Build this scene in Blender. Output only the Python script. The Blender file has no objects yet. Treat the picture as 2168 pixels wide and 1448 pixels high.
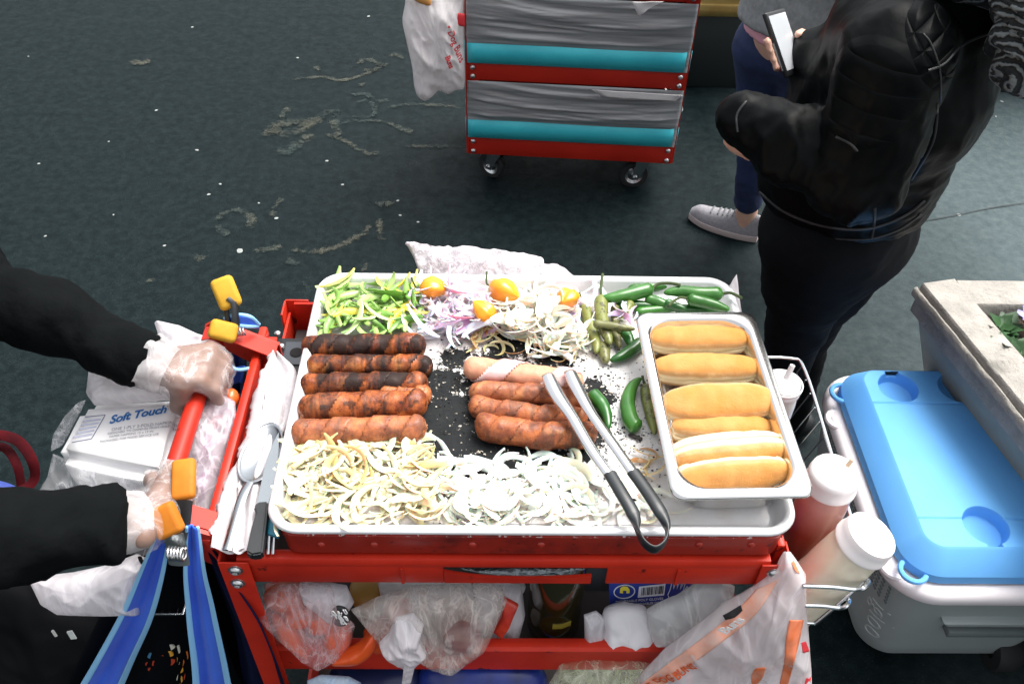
import bpy, bmesh, math, random
import numpy as np
from mathutils import Vector, Matrix, noise
from mathutils.bvhtree import BVHTree

# ---------------------------------------------------------------- camera, sky, sun, exposure
S = bpy.context.scene
CAM_H = 1.9
F, PITCH, YAW, ROLL = 1900.0, .7777, .0304, .0319        # focal length in pixels of a 2168 px wide frame
cp, sp = math.cos(PITCH), math.sin(PITCH)
FW = Vector((math.sin(YAW) * cp, math.cos(YAW) * cp, -sp))
R0 = Vector((math.cos(YAW), -math.sin(YAW), 0))
U0 = R0.cross(FW)
RT = R0 * math.cos(ROLL) + U0 * math.sin(ROLL)
UP = RT.cross(FW)
CAM = Vector((0, 0, CAM_H))
cd = bpy.data.cameras.new("camera")
cd.sensor_width = 36
cd.lens = F / 2168 * 36
cd.clip_end = 300
cam = bpy.data.objects.new("camera", cd)
S.collection.objects.link(cam)
cam.matrix_world = Matrix(((RT.x, UP.x, -FW.x, 0), (RT.y, UP.y, -FW.y, 0), (RT.z, UP.z, -FW.z, CAM_H), (0, 0, 0, 1)))
S.camera = cam

SUN_EL, SUN_AZ = math.radians(62), math.radians(52)       # azimuth from +Y towards +X
W = bpy.data.worlds.new("World")
S.world = W
W.use_nodes = True
wn = W.node_tree
wn.nodes.clear()
sky = wn.nodes.new("ShaderNodeTexSky")
sky.sky_type = 'NISHITA'
sky.sun_disc = False
sky.sun_elevation = SUN_EL
sky.sun_rotation = SUN_AZ
sky.air_density = 1.0
sky.dust_density = 6.0
sky.ozone_density = 1.0
hs = wn.nodes.new("ShaderNodeHueSaturation")
hs.inputs['Saturation'].default_value = .2
bg = wn.nodes.new("ShaderNodeBackground")
bg.inputs['Strength'].default_value = .15
wo = wn.nodes.new("ShaderNodeOutputWorld")
wn.links.new(sky.outputs[0], hs.inputs['Color'])
wn.links.new(hs.outputs[0], bg.inputs[0])
wn.links.new(bg.outputs[0], wo.inputs[0])

sl = bpy.data.lights.new("sun", 'SUN')
sl.energy = 1.75
sl.angle = math.radians(40)
sl.color = (1, .95, .89)
sun = bpy.data.objects.new("sun", sl)
S.collection.objects.link(sun)
SD = Vector((math.sin(SUN_AZ) * math.cos(SUN_EL), math.cos(SUN_AZ) * math.cos(SUN_EL), math.sin(SUN_EL)))
sun.rotation_euler = SD.to_track_quat('Z', 'Y').to_euler()
sun.location = SD * 20
S.view_settings.view_transform = 'Standard'
S.view_settings.look = 'None'
S.view_settings.exposure = 1.12
S.view_settings.gamma = 1
S.view_settings.use_curve_mapping = False
S.cycles.transparent_max_bounces = 16
S.cycles.max_bounces = 8
S.cycles.use_denoising = True

# ---------------------------------------------------------------- helpers
rnd = random.Random(7)
def ray(px, py): return FW + RT * ((px - 1084) / F) - UP * ((py - 724) / F)
def Z(px, py, z):
    d = ray(px, py); return CAM + d * ((z - CAM_H) / d.z)
def Y(px, py, y):
    d = ray(px, py); return CAM + d * (y / d.y)
def PL(px, py, p0, n):
    d = ray(px, py); return CAM + d * ((Vector(p0) - CAM).dot(n) / d.dot(n))
def V(*a): return Vector(a)
def lerp(a, b, t): return a + (b - a) * t
def nz(p, s=1.0, seed=0.0): return noise.noise(Vector((p[0] * s + seed * 7.3, p[1] * s + seed * 3.1, p[2] * s - seed * 5.7)))
def ridge(p, s=1.0, seed=0.0):
    a = 0; w = 1; t = 0
    for k in range(3):
        a += w * (1 - abs(nz(p, s, seed + k * 11.7)) * 2); t += w; w *= .5; s *= 2.05
    return a / t

def wm(o):
    return (wm(o.parent) @ o.matrix_parent_inverse @ o.matrix_basis) if o.parent else o.matrix_basis.copy()
def link(o, parent=None):
    S.collection.objects.link(o)
    if parent is not None:
        o.parent = parent
        o.matrix_parent_inverse = wm(parent).inverted()
    return o
def tag(o, label=None, cat=None, group=None, kind=None):
    if label: o['label'] = label
    if cat: o['category'] = cat
    if group: o['group'] = group
    if kind: o['kind'] = kind
    return o
def thing(name, label, cat, loc, group=None):
    o = bpy.data.objects.new(name, None)
    o.empty_display_size = .05
    o.location = loc
    S.collection.objects.link(o)
    return tag(o, label, cat, group)
def copy_tree(o, parent=None):
    c = o.copy(); S.collection.objects.link(c)
    if parent is not None: c.parent = parent
    for ch in list(o.children): copy_tree(ch, c)
    return c

def frames(pts):
    n = len(pts); T = []
    for i in range(n):
        t = (pts[min(i + 1, n - 1)] - pts[max(i - 1, 0)])
        T.append(t.normalized() if t.length > 1e-9 else Vector((0, 0, 1)))
    a = Vector((0, 0, 1)) if abs(T[0].z) < .9 else Vector((1, 0, 0))
    N = [(a - T[0] * a.dot(T[0])).normalized()]
    for i in range(1, n):
        v = N[-1] - T[i] * N[-1].dot(T[i])
        N.append(v.normalized() if v.length > 1e-6 else N[-1])
    return T, N, [T[i].cross(N[i]) for i in range(n)]
def smooth_path(pts, k=6, closed=False):
    pts = [Vector(p) for p in pts]; out = []; n = len(pts)
    for i in range(n if closed else n - 1):
        g = (lambda j: pts[j % n]) if closed else (lambda j: pts[max(0, min(n - 1, j))])
        p0, p1, p2, p3 = g(i - 1), g(i), g(i + 1), g(i + 2)
        for q in range(k):
            t = q / k
            out.append(.5 * ((2 * p1) + (p2 - p0) * t + (2 * p0 - 5 * p1 + 4 * p2 - p3) * t * t + (3 * p1 - p0 - 3 * p2 + p3) * t ** 3))
    if not closed: out.append(pts[-1])
    return out

class MB:
    def __init__(s): s.v = []; s.f = []; s.mi = []; s.m = 0
    def add(s, vs, fs):
        b = len(s.v); s.v += [Vector(v) for v in vs]
        for f in fs: s.f.append([i + b for i in f]); s.mi.append(s.m)
        return s
    def box(s, c, size, R=None, bev=0, seg=2):
        bm = bmesh.new(); bmesh.ops.create_cube(bm, size=1)
        for v in bm.verts: v.co = Vector((v.co.x * size[0], v.co.y * size[1], v.co.z * size[2]))
        if bev: bmesh.ops.bevel(bm, geom=bm.edges[:], offset=bev, segments=seg, affect='EDGES', profile=.5)
        R = R or Matrix.Identity(3); c = Vector(c)
        bm.verts.ensure_lookup_table()
        s.add([c + R @ v.co for v in bm.verts], [[v.index for v in f.verts] for f in bm.faces]); bm.free()
        return s
    def hexa(s, p, bev=0, seg=2):
        """eight corners: bottom four then top four, counter-clockwise seen from above"""
        fs = [(3, 2, 1, 0), (4, 5, 6, 7), (0, 1, 5, 4), (1, 2, 6, 5), (2, 3, 7, 6), (3, 0, 4, 7)]
        bm = bmesh.new(); vs = [bm.verts.new(q) for q in p]
        for f in fs: bm.faces.new([vs[i] for i in f])
        if bev: bmesh.ops.bevel(bm, geom=bm.edges[:], offset=bev, segments=seg, affect='EDGES', profile=.5)
        bm.verts.index_update()
        s.add([v.co.copy() for v in bm.verts], [[v.index for v in f.verts] for f in bm.faces]); bm.free()
        return s
    def tube(s, pts, r, seg=10, caps=True, flat=1.0, close=False, fn=None, N0=None):
        pts = [Vector(p) for p in pts]; n = len(pts)
        if not isinstance(r, (list, tuple)): r = [r] * n
        T, N, B = frames(pts)
        if N0 is not None:
            for i in range(n):
                v = N0 - T[i] * N0.dot(T[i]); N[i] = v.normalized(); B[i] = T[i].cross(N[i])
        vs = []; fs = []
        for i in range(n):
            for j in range(seg):
                a = 2 * math.pi * j / seg
                rr = r[i] * (fn(i / (n - 1), a) if fn else 1)
                vs.append(pts[i] + N[i] * math.cos(a) * rr * flat + B[i] * math.sin(a) * rr)
        m = n if close else n - 1
        for i in range(m):
            for j in range(seg):
                a, b = i * seg + j, i * seg + (j + 1) % seg
                i2 = (i + 1) % n
                fs.append([a, b, i2 * seg + (j + 1) % seg, i2 * seg + j])
        if caps and not close:
            c0 = len(vs); vs.append(pts[0]); vs.append(pts[-1])
            for j in range(seg):
                fs.append([c0, (j + 1) % seg, j]); fs.append([c0 + 1, (n - 1) * seg + j, (n - 1) * seg + (j + 1) % seg])
        return s.add(vs, fs)
    def lathe(s, prof, o, ax=(0, 0, 1), seg=24, sx=1.0):
        ax = Vector(ax).normalized(); a = Vector((1, 0, 0)) if abs(ax.x) < .8 else Vector((0, 1, 0))
        n = (a - ax * a.dot(ax)).normalized(); b = ax.cross(n); o = Vector(o); vs = []; fs = []
        for r, h in prof:
            for j in range(seg):
                t = 2 * math.pi * j / seg; vs.append(o + ax * h + (n * math.cos(t) * sx + b * math.sin(t)) * max(r, 1e-5))
        for i in range(len(prof) - 1):
            for j in range(seg): fs.append([i * seg + j, i * seg + (j + 1) % seg, (i + 1) * seg + (j + 1) % seg, (i + 1) * seg + j])
        return s.add(vs, fs)
    def grid(s, rows, closed=False):
        n = len(rows[0]); vs = [p for r in rows for p in r]; fs = []
        for i in range(len(rows) - 1):
            for j in range(n if closed else n - 1):
                fs.append([i * n + j, i * n + (j + 1) % n, (i + 1) * n + (j + 1) % n, (i + 1) * n + j])
        return s.add(vs, fs)
    def prism(s, poly, d, both=False):
        """polygon swept by vector d"""
        n = len(poly); d = Vector(d); poly = [Vector(p) for p in poly]
        fs = [list(range(n))[::-1], list(range(n, 2 * n))] + [[i, (i + 1) % n, n + (i + 1) % n, n + i] for i in range(n)]
        return s.add(poly + [p + d for p in poly], fs)
    def build(s, name, mat, parent=None, angle=40, solid=0, sub=0, fix=True, offset=0):
        me = bpy.data.meshes.new(name)
        me.from_pydata([tuple(v) for v in s.v], [], s.f)
        mats = mat if isinstance(mat, (list, tuple)) else [mat]
        for m in mats: me.materials.append(m)
        if len(mats) > 1:
            for p, i in zip(me.polygons, s.mi): p.material_index = i
        if fix:
            bm = bmesh.new(); bm.from_mesh(me)
            bmesh.ops.recalc_face_normals(bm, faces=bm.faces[:]); bm.to_mesh(me); bm.free()
        o = bpy.data.objects.new(name, me)
        if solid:
            md = o.modifiers.new("thickness", 'SOLIDIFY'); md.thickness = solid; md.offset = offset
        if sub:
            md = o.modifiers.new("smooth", 'SUBSURF'); md.levels = sub; md.render_levels = sub
        for p in me.polygons: p.use_smooth = True
        if angle < 180: me.set_sharp_from_angle(angle=math.radians(angle))
        return link(o, parent)
def centre(o):
    """put a top-level mesh's origin at the middle of its base"""
    me = o.data; xs = [v.co for v in me.vertices]
    c = Vector((sum(v.x for v in xs) / len(xs), sum(v.y for v in xs) / len(xs), min(v.z for v in xs)))
    me.transform(Matrix.Translation(-c)); o.location = c
    return o

def pillow(outline, plane, thick, back=None, amp=.01, freq=12, seed=1, rings=14, nseg=120, sharp=False, pw=.5, crease=1.0, cen=None, lay=None):
    """a closed crumpled body whose silhouette follows `outline` (pixels) laid on a plane (point, normal)"""
    p0, n = Vector(plane[0]), Vector(plane[1]).normalized()
    if n.dot(ray(1084, 724)) > 0: n = -n
    P = [PL(x, y, p0, n) for x, y in outline]
    if not sharp: P = smooth_path(P, 8, True)
    # resample evenly
    L = [0]
    for i in range(len(P)): L.append(L[-1] + (P[(i + 1) % len(P)] - P[i]).length)
    R = []; k = 0
    for j in range(nseg):
        d = L[-1] * j / nseg
        while L[k + 1] < d: k += 1
        t = (d - L[k]) / max(1e-9, L[k + 1] - L[k]); R.append(lerp(P[k], P[(k + 1) % len(P)], t))
    c = sum(R, Vector()) / nseg if cen is None else PL(cen[0], cen[1], p0, n)
    back = thick * .6 if back is None else back
    mb = MB()
    for side, th in ((1, thick), (-1, back)):
        rows = []
        for i in range(rings + 1):
            s_ = i / rings
            row = []
            for q in R:
                p = lerp(c, q, s_)
                h = th * max(0, 1 - s_ ** 2.6) ** pw
                e = min(1, (1 - s_) * 5)
                pq = (p.x + .3 * p.z, p.y, p.z * .45); a = amp * (ridge(pq, freq, seed + side) - .45) * e * crease + amp * .8 * nz(p, freq * .5, seed + 3) * e
                row.append(p + n * side * (h + a))
            rows.append(row)
        mb.grid(rows, True)
    return mb
def merge(o, d=1e-5):
    bm = bmesh.new(); bm.from_mesh(o.data); bmesh.ops.remove_doubles(bm, verts=bm.verts[:], dist=d)
    bmesh.ops.recalc_face_normals(bm, faces=bm.faces[:]); bm.to_mesh(o.data); bm.free()
    for p in o.data.polygons: p.use_smooth = True
    return o

# signed-distance bodies: smooth union of tapered limbs, one continuous surface
def sdf_mesh(prims, vox=.008, k=.02, fn=None):
    lo = np.full(3, 1e9); hi = -lo
    for p in prims:
        for q, r in ((p[0], p[1]), (p[2], p[3])):
            lo = np.minimum(lo, np.array(q) - r * max(1, 1) - 3 * vox - k); hi = np.maximum(hi, np.array(q) + r + 3 * vox + k)
    n = np.ceil((hi - lo) / vox).astype(int) + 1
    D = np.full(n, 1e3, np.float32)
    ax = [lo[i] + vox * np.arange(n[i]) for i in range(3)]
    for p in prims:
        a, ra, b, rb = np.array(p[0], float), p[1], np.array(p[2], float), p[3]
        sc = np.array(p[4]) if len(p) > 4 else np.ones(3)     # squash per axis
        kk = p[5] if len(p) > 5 else k
        m = max(ra, rb) * max(1, sc.max()) + 4 * kk + 3 * vox
        i0 = np.maximum(0, ((np.minimum(a, b) - m - lo) / vox).astype(int)); i1 = np.minimum(n, ((np.maximum(a, b) + m - lo) / vox).astype(int) + 2)
        X = np.stack(np.meshgrid(*[ax[i][i0[i]:i1[i]] for i in range(3)], indexing='ij'), -1)
        c = (a + b) / 2
        Xs = c + (X - c) / sc; ab = b - a; L = max(1e-12, ab @ ab)
        t = np.clip(((Xs - a) @ ab) / L, 0, 1)
        d = np.linalg.norm(Xs - a - t[..., None] * ab, axis=-1) - (ra + (rb - ra) * t)
        d = d * sc.min() if sc.min() < 1 else d
        sl = tuple(slice(i0[i], i1[i]) for i in range(3)); o = D[sl]
        h = np.maximum(kk - np.abs(o - d), 0) / kk
        D[sl] = np.minimum(o, d) - h * h * kk * .25
    if fn is not None: D = fn(D, ax)
    # surface nets
    ins = D < 0
    c8 = [(i, j, l) for i in (0, 1) for j in (0, 1) for l in (0, 1)]
    m = n - 1
    sub = lambda A, o: A[o[0]:o[0] + m[0], o[1]:o[1] + m[1], o[2]:o[2] + m[2]]
    cnt = sum(sub(ins, o).astype(np.int8) for o in c8)
    act = (cnt > 0) & (cnt < 8)
    idx = np.full(m, -1, np.int64); ids = np.argwhere(act); idx[act] = np.arange(len(ids))
    acc = np.zeros((len(ids), 3)); w = np.zeros(len(ids))
    g = lambda A, o: A[ids[:, 0] + o[0], ids[:, 1] + o[1], ids[:, 2] + o[2]]
    for o in c8:
        for d in range(3):
            if o[d] == 0:
                o2 = list(o); o2[d] = 1
                da, db = g(D, o), g(D, o2); cr = (da < 0) != (db < 0)
                t = np.where(cr, da / np.where(cr, da - db, 1), 0)
                q = np.array(o, float)[None].repeat(len(ids), 0); q[:, d] = t
                acc[cr] += q[cr]; w[cr] += 1
    pts = lo + (ids + acc / np.maximum(w, 1)[:, None]) * vox
    fs = []
    for d in range(3):
        e, f = [(1, 2), (2, 0), (0, 1)][d]
        a0 = [slice(1, m[i]) for i in range(3)]; a0[d] = slice(0, m[d])
        a1 = list(a0); a1[d] = slice(1, m[d] + 1)
        A, B = ins[tuple(a0)], ins[tuple(a1)]
        E = np.argwhere(A != B); E[:, e] += 1; E[:, f] += 1
        flip = A[A != B]
        q = []
        for de, df in ((1, 1), (0, 1), (0, 0), (1, 0)):
            c_ = E.copy(); c_[:, e] -= de; c_[:, f] -= df; q.append(idx[c_[:, 0], c_[:, 1], c_[:, 2]])
        q = np.stack(q, 1); q[~flip] = q[~flip][:, ::-1]
        fs += q[(q >= 0).all(1)].tolist()
    mb = MB(); mb.v = [Vector(p) for p in pts]; mb.f = fs; mb.mi = [0] * len(fs)
    return mb
def relax(mb, it=2):
    """a few Laplacian steps"""
    P = np.array([tuple(v) for v in mb.v]); Fq = np.array(mb.f)
    E = np.concatenate([Fq[:, [0, 1]], Fq[:, [1, 2]], Fq[:, [2, 3]], Fq[:, [3, 0]]])
    for _ in range(it):
        A = np.zeros_like(P); w = np.zeros(len(P))
        np.add.at(A, E[:, 0], P[E[:, 1]]); np.add.at(A, E[:, 1], P[E[:, 0]]); np.add.at(w, E[:, 0], 1); np.add.at(w, E[:, 1], 1)
        P = P * .5 + .5 * A / np.maximum(w, 1)[:, None]
    mb.v = [Vector(p) for p in P]
    return mb
def displace(mb, fn):
    P = np.array([tuple(v) for v in mb.v]); Nn = np.zeros_like(P); Fq = np.array(mb.f)
    nn = np.cross(P[Fq[:, 2]] - P[Fq[:, 0]], P[Fq[:, 3]] - P[Fq[:, 1]])
    for i in range(4): np.add.at(Nn, Fq[:, i], nn)
    Nn /= np.maximum(np.linalg.norm(Nn, axis=1), 1e-12)[:, None]
    mb.v = [Vector(p) + Vector(q) * fn(p) for p, q in zip(P, Nn)]
    return mb

def text_mesh(name, s, mat, origin, xd, yd, size, parent=None, bvh=None, shear=0, extrude=.0002, bold=0, space=1, lift=.0012, align='LEFT'):
    cu = bpy.data.curves.new(name, 'FONT'); cu.body = s; cu.size = size; cu.shear = shear; cu.extrude = extrude; cu.offset = bold
    cu.space_character = space; cu.align_x = align; cu.resolution_u = 3
    o = bpy.data.objects.new(name, cu); S.collection.objects.link(o)
    me = bpy.data.meshes.new_from_object(o.evaluated_get(bpy.context.evaluated_depsgraph_get()))
    bpy.data.objects.remove(o); bpy.data.curves.remove(cu)
    xd = Vector(xd).normalized(); yd = Vector(yd); yd = (yd - xd * yd.dot(xd)).normalized(); n = xd.cross(yd); origin = Vector(origin)
    if bvh is not None:
        bm = bmesh.new(); bm.from_mesh(me); bmesh.ops.subdivide_edges(bm, edges=[e for e in bm.edges if e.calc_length() > size * .3], cuts=2); bm.to_mesh(me); bm.free()
    for v in me.vertices:
        p = origin + xd * v.co.x + yd * v.co.y
        if bvh is not None:
            h = bvh.ray_cast(p + n * .25, -n)
            if h[0] is not None: p = h[0] + n * lift
        v.co = p + n * (v.co.z + (0 if bvh else lift))
    me.materials.clear(); me.materials.append(mat); me.name = name
    return link(bpy.data.objects.new(name, me), parent)
def bvh_of(mb): return BVHTree.FromPolygons([tuple(v) for v in mb.v], mb.f)

# ---------------------------------------------------------------- materials
class NT:
    def __init__(s, name):
        s.m = bpy.data.materials.new(name); s.m.use_nodes = True; s.t = s.m.node_tree; s.n = s.t.nodes
        s.b = s.n['Principled BSDF']; s.out = s.n['Material Output']
        s.tc = s.n.new('ShaderNodeTexCoord'); s.co = s.tc.outputs['Object']
    def set(s, **k):
        for a, v in k.items(): s.b.inputs[a.replace('_', ' ')].default_value = v
        return s
    def lk(s, a, b): s.t.links.new(a, b)
    def noise(s, scale, detail=4, rough=.55, vec=None, dist=0):
        q = s.n.new('ShaderNodeTexNoise'); q.inputs['Scale'].default_value = scale; q.inputs['Detail'].default_value = detail
        q.inputs['Roughness'].default_value = rough; q.inputs['Distortion'].default_value = dist
        s.lk(vec or s.co, q.inputs['Vector']); return q.outputs['Fac']
    def vor(s, scale, feat='F1', vec=None, rand=1):
        q = s.n.new('ShaderNodeTexVoronoi'); q.feature = feat; q.inputs['Scale'].default_value = scale; q.inputs['Randomness'].default_value = rand
        s.lk(vec or s.co, q.inputs['Vector']); return q.outputs['Distance']
    def wave(s, scale, dist=0, axis='X', vec=None, det=2, dsc=1):
        q = s.n.new('ShaderNodeTexWave'); q.bands_direction = axis; q.inputs['Scale'].default_value = scale; q.inputs['Distortion'].default_value = dist
        q.inputs['Detail'].default_value = det; q.inputs['Detail Scale'].default_value = dsc
        s.lk(vec or s.co, q.inputs['Vector']); return q.outputs['Fac']
    def ramp(s, fac, stops, interp='LINEAR'):
        q = s.n.new('ShaderNodeValToRGB'); q.color_ramp.interpolation = interp; e = q.color_ramp.elements
        while len(e) < len(stops): e.new(.5)
        for x, (p, c) in zip(e, stops):
            x.position = p; x.color = (c, c, c, 1) if isinstance(c, (int, float)) else (*c, 1)
        s.lk(fac, q.inputs['Fac']); return q.outputs['Color']
    def mix(s, fac, a, b, mode='MIX'):
        q = s.n.new('ShaderNodeMix'); q.data_type = 'RGBA'; q.blend_type = mode
        for v, i in ((fac, 0), (a, 6), (b, 7)):
            if isinstance(v, (int, float)): q.inputs[i].default_value = v if i == 0 else (v, v, v, 1)
            elif isinstance(v, tuple): q.inputs[i].default_value = (*v, 1)
            else: s.lk(v, q.inputs[i])
        return q.outputs[2]
    def math(s, op, a, b=0.0, c=None, clamp=False):
        q = s.n.new('ShaderNodeMath'); q.operation = op; q.use_clamp = clamp
        for i, v in enumerate((a, b) if c is None else (a, b, c)):
            if isinstance(v, (int, float)): q.inputs[i].default_value = v
            else: s.lk(v, q.inputs[i])
        return q.outputs[0]
    def mapping(s, scale=(1, 1, 1), loc=(0, 0, 0), rot=(0, 0, 0), vec=None):
        q = s.n.new('ShaderNodeMapping'); q.inputs['Scale'].default_value = scale; q.inputs['Location'].default_value = loc; q.inputs['Rotation'].default_value = rot
        s.lk(vec or s.co, q.inputs['Vector']); return q.outputs[0]
    def vadd(s, val, k=3.0):
        """object coordinates shifted by a per-object random value"""
        q = s.n.new('ShaderNodeObjectInfo'); v = s.n.new('ShaderNodeVectorMath'); v.operation = 'ADD'
        c = s.n.new('ShaderNodeCombineXYZ'); m = s.math('MULTIPLY', q.outputs['Random'], 37.0)
        for i in range(3): s.lk(m, c.inputs[i])
        s.lk(s.co, v.inputs[0]); s.lk(c.outputs[0], v.inputs[1]); s.rand = q.outputs['Random']; s.co = v.outputs[0]
        return s
    def attr(s, name):
        q = s.n.new('ShaderNodeAttribute'); q.attribute_type = 'OBJECT'; q.attribute_name = name; return q.outputs['Fac']
    def sep(s, vec=None):
        q = s.n.new('ShaderNodeSeparateXYZ'); s.lk(vec or s.co, q.inputs[0]); return q.outputs
    def dist(s, p, vec=None):
        q = s.n.new('ShaderNodeVectorMath'); q.operation = 'DISTANCE'; s.lk(vec or s.co, q.inputs[0]); q.inputs[1].default_value = tuple(p); return q.outputs['Value']
    def col(s, c):
        if isinstance(c, tuple): s.b.inputs['Base Color'].default_value = (*c, 1)
        else: s.lk(c, s.b.inputs['Base Color'])
        return s
    def bump(s, h, strength=.3, dist=.01):
        q = s.n.new('ShaderNodeBump'); q.inputs['Strength'].default_value = strength; q.inputs['Distance'].default_value = dist
        if s.b.inputs['Normal'].links: s.lk(s.b.inputs['Normal'].links[0].from_socket, q.inputs['Normal'])
        s.lk(h, q.inputs['Height']); s.lk(q.outputs[0], s.b.inputs['Normal']); return s
    def rough(s, v):
        s.lk(v, s.b.inputs['Roughness']); return s
def simple(name, c, rough=.5, metal=0, c2=None, sc=30, bump=0, bsc=60, spec=.5, bd=.002, coat=0, sss=0, rand=False):
    t = NT(name)
    if rand: t.vadd(0)
    t.set(Roughness=rough, Metallic=metal, Specular_IOR_Level=spec, Coat_Weight=coat)
    if sss: t.set(Subsurface_Weight=sss, Subsurface_Scale=.01)
    if c2: t.col(t.mix(t.ramp(t.noise(sc, 5), [(.35, 0.0), (.65, 1.0)]), c, c2))
    else: t.col(c)
    if bump: t.bump(t.noise(bsc, 5), bump, bd)
    return t.m
def film(name, c, alpha, alpha2, sc=25, rough=.25, c2=None, crease=.6):
    """thin plastic film: partly see-through, whiter along its creases"""
    t = NT(name); t.set(Roughness=rough, Specular_IOR_Level=.7)
    n1 = t.noise(sc * .5, 4, .5, dist=.4)
    st = t.noise(1, 4, .55, vec=t.mapping((sc * 1.0, sc * .7, sc * .22), rot=(.3, .5, .4)), dist=.6)
    ab = lambda f, w: t.ramp(t.math('ABSOLUTE', t.math('SUBTRACT', f, .5)), [(0, 1.0), (w * .4, .35), (w, 0.0)])
    cr = t.math('MAXIMUM', t.math('MULTIPLY', ab(st, .06), .6), t.math('MULTIPLY', ab(t.noise(sc * .3, 2, .5, dist=.5), .014), .5))
    t.col(t.mix(t.ramp(st, [(.38, 0.0), (.66, 1.0)]), c, c2 or c))
    t.bump(n1, .45, .008); t.bump(st, .5, .006)
    a = t.math('ADD', t.ramp(t.noise(sc * .35, 4, .55, dist=.3), [(.35, alpha), (.7, alpha2)]), t.math('MULTIPLY', cr, crease), clamp=True)
    tr = t.n.new('ShaderNodeBsdfTransparent'); mx = t.n.new('ShaderNodeMixShader')
    tl = t.n.new('ShaderNodeBsdfTranslucent'); tl.inputs[0].default_value = (*c, 1); m2 = t.n.new('ShaderNodeMixShader'); m2.inputs[0].default_value = .3
    t.lk(t.b.outputs[0], m2.inputs[1]); t.lk(tl.outputs[0], m2.inputs[2])
    t.lk(a, mx.inputs[0]); t.lk(tr.outputs[0], mx.inputs[1]); t.lk(m2.outputs[0], mx.inputs[2]); t.lk(mx.outputs[0], t.out.inputs[0])
    return t.m
# ---------------------------------------------------------------- shared materials
RED = NT('red_paint'); RED.set(Roughness=.42, Coat_Weight=.06, Specular_IOR_Level=.3)
_d = RED.ramp(RED.noise(55, 4, .6), [(.66, 0.0), (.70, 1.0)])
_c = RED.mix(RED.ramp(RED.noise(9, 4), [(.35, 0.0), (.7, 1.0)]), (.52, .026, .010), (.37, .016, .008))
RED.col(RED.mix(RED.math('MULTIPLY', _d, .85), _c, (.03, .006, .005))).bump(RED.noise(180, 3), .06, .001)
RED = RED.m
REDB = NT('red_paint_back'); REDB.set(Roughness=.45, Specular_IOR_Level=.3)
REDB.col(REDB.mix(REDB.ramp(REDB.noise(6, 5), [(.35, 0.0), (.7, 1.0)]), (.45, .020, .009), (.35, .014, .007)))
REDB.bump(REDB.noise(150, 3), .05, .001); REDB = REDB.m
STEEL = simple('brushed_steel', (.62, .63, .64), .27, 1, (.52, .53, .55), 40, .05, 300)
BOLT = simple('zinc_bolt', (.6, .6, .6), .3, 1)
BLACK = simple('black_plastic', (.011, .013, .015), .45, bump=.1)
RUBBER = simple('rubber', (.012, .013, .014), .7)
WIRE = simple('chrome_wire', (.6, .62, .64), .25, 1)

# ---------------------------------------------------------------- ground
g = NT('asphalt'); g.set(Specular_IOR_Level=.07)
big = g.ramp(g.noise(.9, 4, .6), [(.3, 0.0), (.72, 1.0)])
gr = g.noise(240, 3, .7)
mid = g.noise(30, 6, .72)
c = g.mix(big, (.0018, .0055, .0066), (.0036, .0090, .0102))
c = g.mix(g.ramp(mid, [(.42, .0), (.62, .85)]), c, (.0105, .0190, .0204))
c = g.mix(g.ramp(gr, [(.35, .85), (.6, 0.0)]), c, (.0025, .0065, .0075))
c = g.mix(g.ramp(g.vor(95), [(.05, .6), (.13, 0.0)]), c, (.055, .070, .070))
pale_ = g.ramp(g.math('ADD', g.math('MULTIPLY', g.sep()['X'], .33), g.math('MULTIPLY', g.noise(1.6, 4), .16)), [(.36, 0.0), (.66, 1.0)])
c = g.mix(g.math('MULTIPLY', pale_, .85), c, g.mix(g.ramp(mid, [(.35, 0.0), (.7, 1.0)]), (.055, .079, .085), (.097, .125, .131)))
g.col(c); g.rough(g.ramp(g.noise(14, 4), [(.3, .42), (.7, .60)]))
g.bump(gr, .35, .003); g.bump(mid, .25, .006)
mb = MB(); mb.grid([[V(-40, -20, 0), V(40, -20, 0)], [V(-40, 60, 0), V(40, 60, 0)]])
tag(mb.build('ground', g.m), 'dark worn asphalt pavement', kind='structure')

# joint line in the pavement at the right
jm = simple('joint_dark', (.014, .02, .022), .8)
jp = smooth_path([Z(1900, 478, 0), Z(2010, 460, 0), Z(2110, 440, 0), Z(2260, 420, 0)], 8)
mb = MB()
for p, w in ((0, 0),):
    rows = [[q + V(0, -.0015 - .002 * abs(nz(q, 30)), .004), q + V(0, .0015 + .002 * abs(nz(q, 37, 2)), .004)] for q in jp]
    mb.grid(rows)
tag(mb.build('pavement_joint', jm), 'thin dark joint line across the pavement', kind='structure')

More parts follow.
